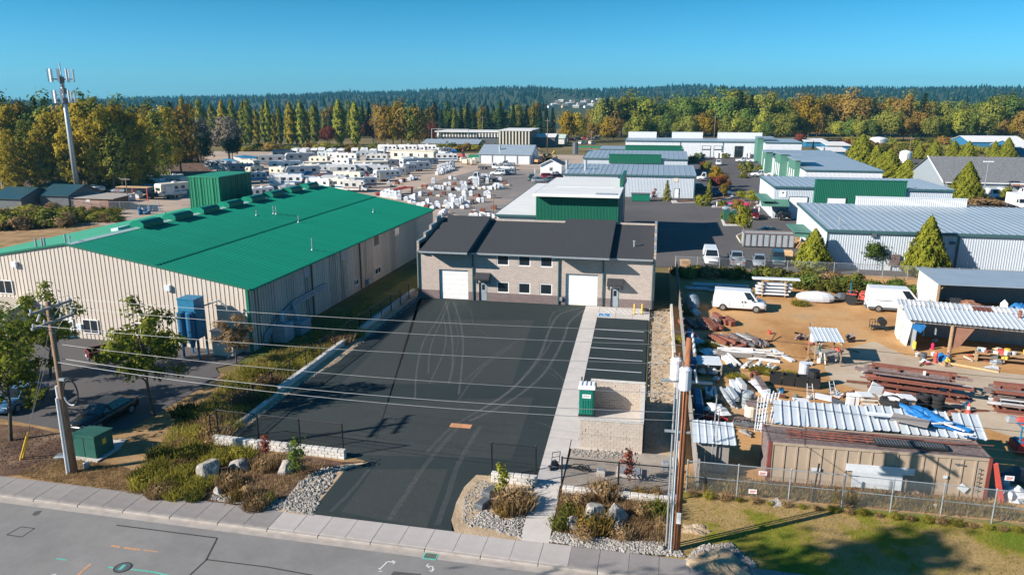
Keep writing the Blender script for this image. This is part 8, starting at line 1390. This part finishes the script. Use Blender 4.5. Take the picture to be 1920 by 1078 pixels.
wt_ = [(1112, 200), (1128, 184), (1142, 188), (1150, 182), (1165, 178), (1180, 175), (1195, 177), (1210, 182), (1226, 186), (1240, 190), (1255, 184), (1270, 182), (1285, 178), (1300, 180), (1315, 176), (1332, 180), (1346, 178), (1358, 170), (1372, 166), (1386, 168), (1400, 178), (1416, 174), (1430, 172), (1446, 178), (1462, 184), (1480, 182), (1498, 180), (1515, 174), (1532, 176), (1548, 182), (1564, 174), (1580, 176), (1598, 172), (1615, 180), (1634, 184), (1650, 186), (1668, 180), (1684, 178), (1700, 176), (1716, 186), (1732, 190), (1750, 192), (1766, 186), (1784, 190), (1800, 194), (1818, 192), (1836, 182), (1852, 184), (1870, 176), (1886, 174), (1904, 186), (1920, 182), (1936, 184), (1955, 186)]
for i, (x, t) in enumerate(wt_): tree('broad%d' % (i % 3), x, 255+(i*7 % 5)-2, t+3, '%s tree on the skyline of the wood behind the estate, %s' % (WM[(i*3+i//4) % 10][5:], ordn(i)), WM[(i*3+i//4) % 10], 'trees of the wood behind the estate', .85+.1*(i % 3))
for i in range(44): x = 1118+i*19; tree('broad%d' % (i % 3), x+tr_n.uniform(-6, 6), 263+tr_n.uniform(-2, 3), 208+tr_n.uniform(-6, 22), 'lower %s tree at the front edge of the wood, %s' % (WM[(i*7) % 10][5:], ordn(i)), WM[(i*7) % 10], 'lower trees at the edge of the wood', 1.0)
for i, (x, t) in enumerate(((1136, 182), (1145, 188), (1188, 186), (1225, 196), (1385, 170), (1405, 176), (1632, 182), (1725, 172), (1720, 184))): tree('conifer%d' % (i % 3), x, 258, t, 'dark conifer standing among the autumn trees of the wood', None, 'conifers in the autumn wood')
for x, b, t, m, lab, k, w in ((1499, 274, 250, 'leaf_red', 'pinkish red tree left of the bright blue shed', 'small0', 1.2), (1575, 276, 262, 'leaf_red', 'crimson bush right of the bright blue shed', 'shrub0', 1), (1590, 275, 260, 'leaf_red', 'small pink tree next to the crimson bush', 'small1', 1.0), (1565, 256, 226, 'leaf_lime', 'lime green round tree in the meadow', 'broad0', .8), (1594, 254, 212, 'leaf_cotton', 'tall pale yellow green tree in the meadow', 'broad1', .8), (1524, 280, 264, None, 'small conifer before the bright blue shed', 'conifer0', 1), (1544, 296, 276, None, 'little conifer at the end of the pale shed roof', 'conifer1', 1)): tree(k, x, b, t, lab, m, None, w)
for i in range(30): x = 1600+i*11.5; tree('shrub%d' % (i % 4), x, 268+(i*13 % 24), 268+(i*13 % 24)-tr_n.uniform(10, 20), 'rough bush in the meadow between wood and estate', ('leaf_weed', 'leaf_shrub', 'leaf_olive', 'leaf_brown')[i % 4], 'bushes in the meadow', 1.5)
for i in range(24): x = 440+i*24; tree('shrub%d' % (i % 4), x, 284, 272+tr_n.uniform(-5, 4), 'low autumn bush at the foot of the poplars', ('leaf_brown', 'leaf_weed', 'leaf_shrub')[i % 3], 'low bushes at the foot of the poplars', 1.5)
# cedars and estate trees
for x, b, t, k, w, lab in ((1522, 507, 428, 0, 1.0, 'broad conical cedar left of two before the big grey shed'), (1732, 517, 403, 1, .80, 'tall conical cedar right of two before the big grey shed'), (1808, 377, 302, 0, .95, 'pointed cedar between the green panel shed and the grey shingled building'), (1612, 312, 252, 1, 1.3, 'broad dark cedar left of the white tank'), (1640, 314, 272, 0, 1.1, 'cedar just below the white tank'), (1664, 332, 278, 1, 1.3, 'cedar in the clump right of the broad dark cedar'), (1655, 322, 284, 0, 1.2, 'small cedar in the clump below the white tank'), (1698, 344, 298, 1, 1.4, 'round cedar by the slim white tank'), (1735, 346, 296, 0, 1.2, 'cedar left of the grey shingled roof'), (1755, 348, 318, 1, 1.2, 'dark small cedar at the corner of the grey shingled building'), (1885, 306, 258, 0, 1.0, 'pointed cedar before the long blue warehouse'), (1750, 300, 262, 1, 1.0, 'cedar in the meadow left of the blue warehouse'), (1785, 304, 262, 0, 1.0, 'pointed cedar near the left end of the blue warehouse'), (1862, 300, 264, 1, .9, 'darker cedar before the middle of the blue warehouse'), (1722, 298, 268, 0, 1.1, 'small cedar in the meadow behind the slim tank'), (1812, 306, 264, 1, 1.0, 'cedar at the left corner of the blue warehouse')): tree('cedar%d' % k, x, b, t, lab, None, None, w)
for x, b, t, k, m, w, lab in ((1637, 506, 450, 'small0', 'leaf_green', 1.0, 'round headed small tree between the two big cedars'), (1393, 443, 386, 'small1', 'leaf_lime', .95, 'round bright green tree on the traffic island'), (1382, 408, 372, 'small0', 'leaf_brown', .9, 'dark thin tree behind the round green tree'), (1389, 378, 357, 'small0', 'leaf_lime', 1.2, 'yellow green tree by the pink car, left of three'), (1407, 384, 357, 'small1', 'leaf_lime', 1.3, 'yellow green tree by the pink car, middle of three'), (1417, 384, 360, 'small0', 'leaf_lime', 1.1, 'yellow green tree by the pink car, right of three'), (1356, 372, 345, 'small1', 'leaf_gold', .9, 'small olive gold tree at the front of the coloured row'), (1352, 358, 326, 'small0', 'leaf_orange', 1.2, 'orange small tree second in the coloured row'), (1342, 352, 312, 'small1', 'leaf_gold', 1.2, 'golden small tree in the middle of the coloured row'), (1345, 360, 330, 'small0', 'leaf_red', 1.0, 'pink red small tree in the coloured row'), (1318, 326, 303, 'small1', 'leaf_orange', 1.3, 'orange tree at the far end of the coloured row'), (1326, 328, 302, 'small0', 'leaf_olive', .9, 'green tree beside the far orange tree'), (1366, 355, 338, 'small1', 'leaf_orange', 1.0, 'small orange tree at the road edge'), (1398, 324, 303, 'globe', 'leaf_olive', 1.0, 'clipped dark round bush before the far green bay'), (1386, 322, 309, 'small0', 'leaf_orange', 1.2, 'rusty bush beside the clipped dark round bush'), (1395, 334, 325, 'shrub0', 'leaf_shrub', 1.3, 'low bush by the white pickup'), (1361, 297, 287, 'globe', 'leaf_olive', 1.2, 'globe bush before the long white workshop'), (1424, 320, 310, 'shrub1', 'leaf_olive', 1.5, 'low bush under the far green bay'), (1329, 376, 334, 'conifer0', 'leaf_olive', 1.1, 'small dark pine at the corner of the nearest left shed'), (1335, 358, 330, 'small0', 'leaf_red', .8, 'dark purple small tree behind the corner pine'), (1250, 376, 337, 'conifer1', 'leaf_olive', 1.3, 'small pine before the middle of the nearest left shed'), (1192, 362, 324, 'conifer2', 'leaf_green', 1.6, 'leafy pine at the left of the nearest left shed wall'), (1103, 340, 325, 'conifer0', 'leaf_olive', 1.8, 'pine tip above the white roof'), (1227, 376, 352, 'sapling0', 'leaf_red', 1.0, 'thin reddish sapling before the nearest left shed'), (1318, 385, 364, 'globe', 'leaf_cedar', 1.1, 'clipped mound bush at the shed corner kerb'), (1354, 388, 376, 'globe', 'leaf_cedar', .9, 'clipped round bush on the pink car island'), (1398, 456, 438, 'globe', 'leaf_cedar', .85, 'round bush on the island before the roll-off dumpster'), (1414, 404, 392, 'globe', 'leaf_shrub', .7, 'small bush by the maroon pickup'), (1374, 420, 408, 'shrub1', 'leaf_shrub', .8, 'brownish bush by the utility cabinets'), (1362, 413, 396, 'shrub2', 'leaf_green', .8, 'green bush behind the utility cabinets'), (1375, 416, 398, 'shrub0', 'leaf_green', .8, 'dark bush between cabinets and round tree'), (1885, 378, 350, 'small1', 'leaf_lime', 1.3, 'flowering pale shrub before the white vans'), (1850, 384, 370, 'shrub0', 'leaf_dry', 2.5, 'dusky red shrubs behind the big shed roof'), (1310, 300, 286, 'globe', 'leaf_green', 1.0, 'dark round tree at the corner of the second left shed'), (1300, 304, 292, 'shrub1', 'leaf_olive', 1.0, 'bush by the parked blue car')): tree(k, x, b, t, lab, m, None, w)
# hedge behind the junk yard and bushes by the field
hd = [(1272, 512), (1290, 516), (1310, 512), (1330, 516), (1350, 514), (1372, 518), (1392, 516), (1412, 520), (1432, 518), (1450, 520), (1468, 524), (1486, 530), (1500, 536), (1515, 534), (1530, 540), (1545, 536), (1560, 542), (1575, 538), (1590, 545), (1606, 542), (1622, 548), (1640, 546), (1655, 552), (1672, 550), (1690, 556), (1708, 552), (1600, 528), (1560, 524), (1520, 520), (1680, 536), (1742, 530), (1775, 532), (1810, 534)]
for i, (x, b) in enumerate(hd): tree('shrub%d' % (i % 4), x, b+4, b-13-tr_n.uniform(0, 8), 'tangled bramble bush in the hedge between junk yard and estate', ('leaf_shrub', 'leaf_green', 'leaf_shrub', 'leaf_dry' if i % 3 == 0 else 'leaf_green')[i % 4], 'bramble bushes in the hedge', 1.15)
for i in range(34): x = -5+i*6.8; y = (430 if i < 8 else 424 if i < 20 else 416)-(i % 3)*7; tree('shrub%d' % (i % 4), x, y, y-22-tr_n.uniform(0, 7) if i < 20 else y-14, 'autumn bush in the thicket at the field edge', ('leaf_weed', 'leaf_shrub', 'leaf_dry', 'leaf_olive')[i % 4], 'thicket bushes at the field edge', 1.3)
# street trees at left and the tall tree whose crown throws shade on the lawn
tree('street0', 20, 826, 592, 'leafy street tree at the left edge before the parked pale car', None, None, 1.05); tree('street1', 289, 778, 548, 'leafy street tree between the left pole and the lot fence', None, None, .98); t3 = tree('street0', 444, 684, 592, 'small half bare brown tree at the corner of the beige warehouse', 'leaf_dry', None, 1.15)
TP['cotton1'][0].spawn('cottonwood_tree', 'tall cottonwood standing left of the road outside the picture', 'tree', (-25, 12.4, -.1), 1.0, None, (1.25, 1.25, 1.2))
for k, (x, y) in enumerate(((-46, 41.5), (-47.5, 48.5), (-55, 44))): TP['street%d' % (k % 2)][0].spawn('street_tree', 'leafy street tree just outside the left edge of the picture', 'tree', (x, y, 0), k, 'street trees left of the picture', 1.15)
# saplings and shrubs of the beds
for x, b, t, k, m, lab in ((942, 928, 866, 'sapling0', 'leaf_lime', 'bright yellow green sapling in the gravel bed right of the driveway'), (556, 892, 822, 'sapling1', 'leaf_green', 'green sapling before the white block wall left of the driveway'), (498, 858, 812, 'sapling0', 'leaf_red', 'reddish twiggy sapling before the left block wall'), (1180, 905, 845, 'sapling1', 'leaf_red', 'thin purple red sapling behind the boulder bed fence'), (598, 642, 616, 'sapling0', 'leaf_gold', 'small golden sapling in the weed strip by the lot wall, right one'), (622, 640, 618, 'sapling1', 'leaf_lime', 'small pale sapling in the weed strip by the lot wall'), (522, 700, 674, 'sapling0', 'leaf_olive', 'small sapling in the weed strip nearest the wall corner')): tree(k, x, b, t, lab, m)
wd = [(275, 905), (292, 880), (300, 920), (318, 860), (322, 900), (338, 835), (345, 880), (352, 915), (362, 850), (372, 810), (378, 905), (392, 830), (398, 790), (408, 860), (422, 845), (438, 842), (330, 925), (365, 928), (300, 850), (345, 805), (420, 780), (385, 775), (455, 745), (470, 720), (490, 742), (505, 715), (440, 770), (520, 700), (540, 690), (560, 670), (590, 660), (615, 645), (640, 635), (575, 680), (660, 625), (600, 670), (455, 850), (265, 890), (350, 770), (365, 938), (352, 845), (310, 880), (332, 872), (380, 850), (395, 865), (405, 815), (430, 800), (415, 740), (445, 725), (478, 700)]
for i, (x, b) in enumerate(wd[::2]+wd[1::4]): tree('tuft%d' % (i % 3), x, b+6, b-7-tr_n.uniform(0, 8), 'yellow green weed clump on the rough bank left of the asphalt lot', ('leaf_weed', 'leaf_dry', 'leaf_weed', 'leaf_weed', 'leaf_shrub')[i % 5], 'weed clumps on the bank', 1.35)
dy = [(430, 905), (455, 895), (470, 925), (490, 910), (505, 935), (520, 900), (480, 945), (415, 930), (440, 935), (400, 918), (540, 865), (470, 880), (500, 872), (1062, 965), (1070, 930), (1085, 945), (1100, 925), (1110, 985), (1140, 1000), (1165, 1005), (1190, 985), (1205, 960), (1220, 940), (1235, 960), (1215, 1005), (1240, 985), (1180, 935), (1200, 925), (1160, 930), (1130, 925), (1060, 1000), (1095, 1005), (1225, 1015), (1050, 985), (1120, 1015), (955, 950), (965, 970), (945, 960), (1245, 1005), (1230, 925), (1080, 1015), (970, 945)]
for i, (x, b) in enumerate(dy[:13:2]+dy[13::2]): lft = x < 600; tree('twig%d' % (i % 2) if i % 3 else 'tuft%d' % (i % 3), x, b+5, b-14-tr_n.uniform(0, 10), 'dry brown low shrub in the %s' % ('bed left of the driveway' if lft else 'bed by the dark plastic blocks' if x < 1000 else 'bed around the split boulder'), ('leaf_dry', 'leaf_dry', 'leaf_shrub', 'leaf_dry', 'leaf_brown')[i % 5], 'dry shrubs of the %s bed' % ('left' if lft else 'middle' if x < 1000 else 'boulder'), 1.2)
for i in range(22): x = 1300+i*29; tree('twig%d' % (i % 2), x, 930+i*3.2, 922+i*3.2-tr_n.uniform(0, 6), 'dry weed tuft at the foot of the galvanised lawn fence', ('leaf_dry', 'leaf_weed')[i % 2], 'weed tufts at the lawn fence', 1.4)
for i, (x, b) in enumerate(((1300, 700), (1330, 650), (1290, 590), (1420, 695), (1480, 705), (1315, 740), (1380, 710), (1440, 700), (1300, 660), (1275, 640), (1400, 552), (1500, 572), (1340, 760))): tree('tuft%d' % (i % 3), x, b, b-9, 'green weed tuft between the scrap piles', 'leaf_weed', 'weed tufts between the scrap', 1.8)
# boulders
for x, b, r_, sd, lab in ((392, 893, (.95, .75, .95), 5, 'large pale pointed boulder at the edge of the weedy bank'), (450, 877, (.85, .6, .5), 6, 'flat pale boulder right of the pointed boulder'), (537, 884, (.55, .5, .6), 7, 'pale boulder beside the green sapling'), (1112, 972, (.85, .7, .8), 8, 'left half of the big split boulder in the right bed'), (1152, 974, (.85, .7, .72), 23, 'right half of the big split boulder in the right bed'), (1074, 990, (.45, .4, .55), 10, 'small dark boulder left of the split boulder'), (1160, 994, (.4, .32, .42), 11, 'small orange brown boulder below the split boulder'), (408, 924, (.3, .25, .3), 12, 'little grey rock near the cobbles in the left bed'), (1240, 1030, (.25, .2, .2), 14, 'small rock among cobbles by the right pole')): single('boulder', lab, 'boulder', MB().rock(r_, sd), 'boulder', G(x, b), sd)
# cobbles, gravel, litter: uncountable
def rocks(name, P, n, s0, s1, seed, mat='cobble'):
    r = random.Random(seed); mb = MB()
    for (x, y) in scatter(P, n, seed):
        s = r.uniform(s0, s1); k = [s*r.uniform(.6, 1.2) for _ in range(6)]; a = r.uniform(0, 3); c, sn = math.cos(a), math.sin(a); z = s*.25
        mb.add([(x+c*k[0], y+sn*k[0], z), (x-sn*k[1], y+c*k[1], z), (x-c*k[2], y-sn*k[2], z), (x+sn*k[3], y-c*k[3], z), (x+c*s*.2, y+sn*s*.2, z+s*.6), (x, y, z-s*.5)], [(0, 1, 4), (1, 2, 4), (2, 3, 4), (3, 0, 4), (1, 0, 5), (2, 1, 5), (3, 2, 5), (0, 3, 5)])
    return structure(name, mb, mat, 'stuff')
rocks('cobbles', GP([(395, 936), (470, 948), (560, 962), (588, 965), (600, 940), (560, 935), (470, 938), (400, 925)]), 900, .06, .13, 1); rocks('cobbles', GP([(530, 950), (560, 905), (600, 880), (640, 874), (620, 905), (590, 945)]), 650, .05, .17, 2); rocks('cobbles', GP([(1032, 1016), (1040, 998), (1110, 1008), (1200, 1014), (1262, 1018), (1284, 1044), (1180, 1036), (1100, 1026)]), 1500, .06, .14, 3); rocks('cobbles', GP([(890, 985), (975, 1010), (985, 965), (950, 975), (905, 955), (878, 990)]), 650, .05, .14, 4); rocks('gravel', GP([(866, 985), (870, 930), (895, 900), (930, 905), (905, 945), (890, 985)]), 500, .03, .09, 5); rocks('gravel', GP([(1072, 842), (1150, 845), (1200, 852), (1150, 860), (1075, 855)]), 200, .05, .12, 6); rocks('gravel', [(.25, 45), (2.1, 45), (2.1, 78), (.25, 78)], 500, .04, .14, 7, 'boulder')
rocks('gravel', GP([(780, 549), (792, 557), (632, 680), (552, 730), (495, 775), (420, 833), (405, 833), (530, 742), (640, 668)]), 900, .03, .10, 8)
def blades(name, P, n, h, mat, seed, bw=.02):
    rs = np.random.RandomState(seed); pts = np.array(scatter(P, n, seed)); n = len(pts); B = np.concatenate([pts, np.zeros((n, 1))], 1); t = rs.uniform(0, 6.28, n); s = np.stack([np.cos(t), np.sin(t), np.zeros(n)], 1)*bw; T = B+rs.normal(size=(n, 3))*h*.35; T[:, 2] = h*rs.uniform(.4, 1.2, n)
    o = link(name, np_quads(name, np.stack([B-s, B+s, T+s*.3, T-s*.3], 1), mat)); o['kind'] = 'stuff'
bank = GP([(262, 905), (290, 850), (330, 785), (400, 742), (420, 705), (470, 680), (560, 640), (700, 560), (690, 600), (527, 733), (404, 828), (425, 855), (375, 935), (310, 938)])
blades('wild_grass', bank, 8000, .36, 'leaf_weed', 1, .022); blades('dry_grass', bank, 7000, .34, 'leaf_dry', 21, .02)
blades('dry_grass', GP([(30, 890), (110, 850), (200, 870), (290, 890), (300, 935), (200, 918), (60, 898)]), 7000, .14, 'leaf_dry', 2, .012); blades('lawn_grass', [(2.3, 34), (24, 34), (24, 39.6), (2.3, 39.6)], 9000, .09, 'leaf_weed', 3, .014); blades('dry_grass', [(2.6, 39.9), (21, 39.9), (20, 41.6), (2.6, 41.6)], 3000, .5, 'leaf_dry', 4, .02); blades('lawn_grass', [(2.6, 39.9), (21, 39.9), (20, 41.6), (2.6, 41.6)], 2500, .4, 'leaf_weed', 5, .02)
blades('bed_litter', GP([(1046, 918), (1258, 932), (1264, 1026), (1040, 1000)]), 6000, .3, 'leaf_dry', 6, .015); blades('bed_litter', GP([(400, 925), (430, 865), (560, 860), (620, 872), (560, 905), (500, 950)]), 3500, .22, 'leaf_dry', 7, .015)
for x, y, r_, sd in ((1345, 1058, (1.35, .95, .65), 3), (1305, 992, (.9, .6, .3), 4)): structure('dirt_mound', MB().blob((G(x, y).x, G(x, y).y, -.1), (r_[0], r_[1], r_[2]*.75), sd, .2, 44, 22, .1), 'sand_strip')
rocks('clods', GP([(1290, 1050), (1310, 1025), (1370, 1020), (1420, 1060), (1380, 1078), (1300, 1070)]), 900, .05, .2, 9, 'boulder')
rocks('leaf_litter', GP([(0, 825), (60, 800), (130, 830), (120, 870), (20, 880), (0, 870)]), 900, .03, .07, 11, 'soil')

# ---------------------------------------------------------------- hills beyond
RID = [(-900, 172), (0, 177), (240, 175), (480, 170), (640, 163), (760, 163), (900, 157), (1000, 154), (1080, 158), (1200, 157), (1300, 154), (1440, 158), (1530, 154), (1680, 159), (1900, 159), (2900, 162)]
def ridge(px):
    for (a, ya), (b, yb) in zip(RID[:-1], RID[1:]):
        if a <= px <= b: return ya+(yb-ya)*(px-a)/(b-a)
    return 165
def hill_pt(px, d):
    dr = ray(px, 185); dr = Vector((dr.x, dr.y, 0)).normalized(); zr = CAMH+(185-ridge(px)-1.5)/1432*2700-28; t = max(0, min(1, (d-620)/2000)); t = t*t*(3-2*t)*(.93)+.07*t; z = zr*t+3*math.sin(px*.013+d*.004)*t+2.5*math.sin(px*.05+d*.01)*t
    if d > 2750: z -= (d-2750)*.12
    return Vector((dr.x*d, dr.y*d, z-.06))
hm = MB(); pxs = list(range(-840, 2860, 50)); ds = list(range(560, 3300, 120)); hm.add([hill_pt(p, d) for d in ds for p in pxs], [(j*len(pxs)+i, j*len(pxs)+i+1, (j+1)*len(pxs)+i+1, (j+1)*len(pxs)+i) for j in range(len(ds)-1) for i in range(len(pxs)-1)])
structure('hills', hm, 'hill_ground')
fr = random.Random(99); con = MB(); dec = MB()
for k in range(13000):
    px = fr.uniform(-500, 2450); d = 2780-2100*fr.random()**1.7 if k % 3 else fr.uniform(2200, 2780); p = hill_pt(px, d); h = fr.uniform(8, 16)+(5 if k % 23 == 0 else 0); r_ = h*fr.uniform(.2, .32)
    if 1025 < px < 1115 and d < 1500 and k % 3: continue
    if k % 4:
        a0 = fr.uniform(0, 6)
        for z0, z1, rr_ in ((.08, .62, 1.0), (.42, 1.0, .66)): con.add([(p.x+r_*rr_*math.cos(a0+i*1.2566), p.y+r_*rr_*math.sin(a0+i*1.2566), p.z+h*z0) for i in range(5)]+[(p.x, p.y, p.z+h*z1)], [(i, (i+1) % 5, 5) for i in range(5)])
    else:
        h *= .7; r_ = h*.45; dec.add([(p.x+r_*math.cos(i*1.05)*fr.uniform(.8, 1.1), p.y+r_*math.sin(i*1.05), p.z+h*.45) for i in range(6)]+[(p.x, p.y, p.z+h), (p.x, p.y, p.z)], [(i, (i+1) % 6, 6) for i in range(6)]+[((i+1) % 6, i, 7) for i in range(6)])
structure('conifer_forest', con, 'leaf_conifer_far', 'stuff'); structure('hillside_wood', dec, 'leaf_far', 'stuff')
hs_ = random.Random(6)
def far_house(px, d, k, lab, grp):
    p = hill_pt(px, d); t = thing('house', lab, 'house', p-Vector((0, 0, .5)), .3+hs_.uniform(-.5, .5), grp); t.scale = (.65, .65, .6); part(t, 'wall', MB().ext([(-5, 0), (5, 0), (5, 5), (0, 7.6), (-5, 5)], -7, 7, 'x'), ('white_paint', 'cream', 'tan_wall')[k % 3]); part(t, 'roof', MB().ext([(-5.6, 4.7), (0, 7.7), (5.6, 4.7), (5.6, 5.1), (0, 8.2), (-5.6, 5.1)], -7.6, 7.6, 'x'), ('shingle_grey', 'grey_light', 'rust_grey')[k % 3]); part(t, 'window', MB().box(-5, -5.05, 1.5, -3, -5.0, 3).box(2, -5.05, 1.5, 4, -5.0, 3), 'glass_far')
for k in range(20): far_house(1032+k*4.6+(k % 3)*2, 1150+(k*67 % 330), k, 'tiny pale house in the cluster on the hillside above the golden maple', 'houses on the hillside above the golden maple')
for k, (px, d) in enumerate(((1484, 2350), (1492, 2300), (1500, 2380), (1508, 2330), (1518, 2400), (1604, 2380), (1610, 2350), (1642, 2450), (880, 2450), (1470, 2280))): far_house(px, d, k, 'tiny pale house high on the hill above the wood' if px > 1000 else 'tiny white house on the hill above the conifer belt', 'houses high on the hill' if px > 1000 else None)
# ---------------------------------------------------------------- air
m, n, l = _new('haze_air'); pv = n.new('ShaderNodeVolumePrincipled'); pv.inputs['Color'].default_value = (.20, .64, .90, 1); pv.inputs['Density'].default_value = HAZE_D; pv.inputs['Anisotropy'].default_value = .2
o_ = n.new('ShaderNodeOutputMaterial'); l.new(pv.outputs[0], o_.inputs['Volume'])
if HAZE_D > 0: structure('haze', MB().box(-4300, -420, -1.4, 4300, 4300, 125), 'haze_air', 'stuff')
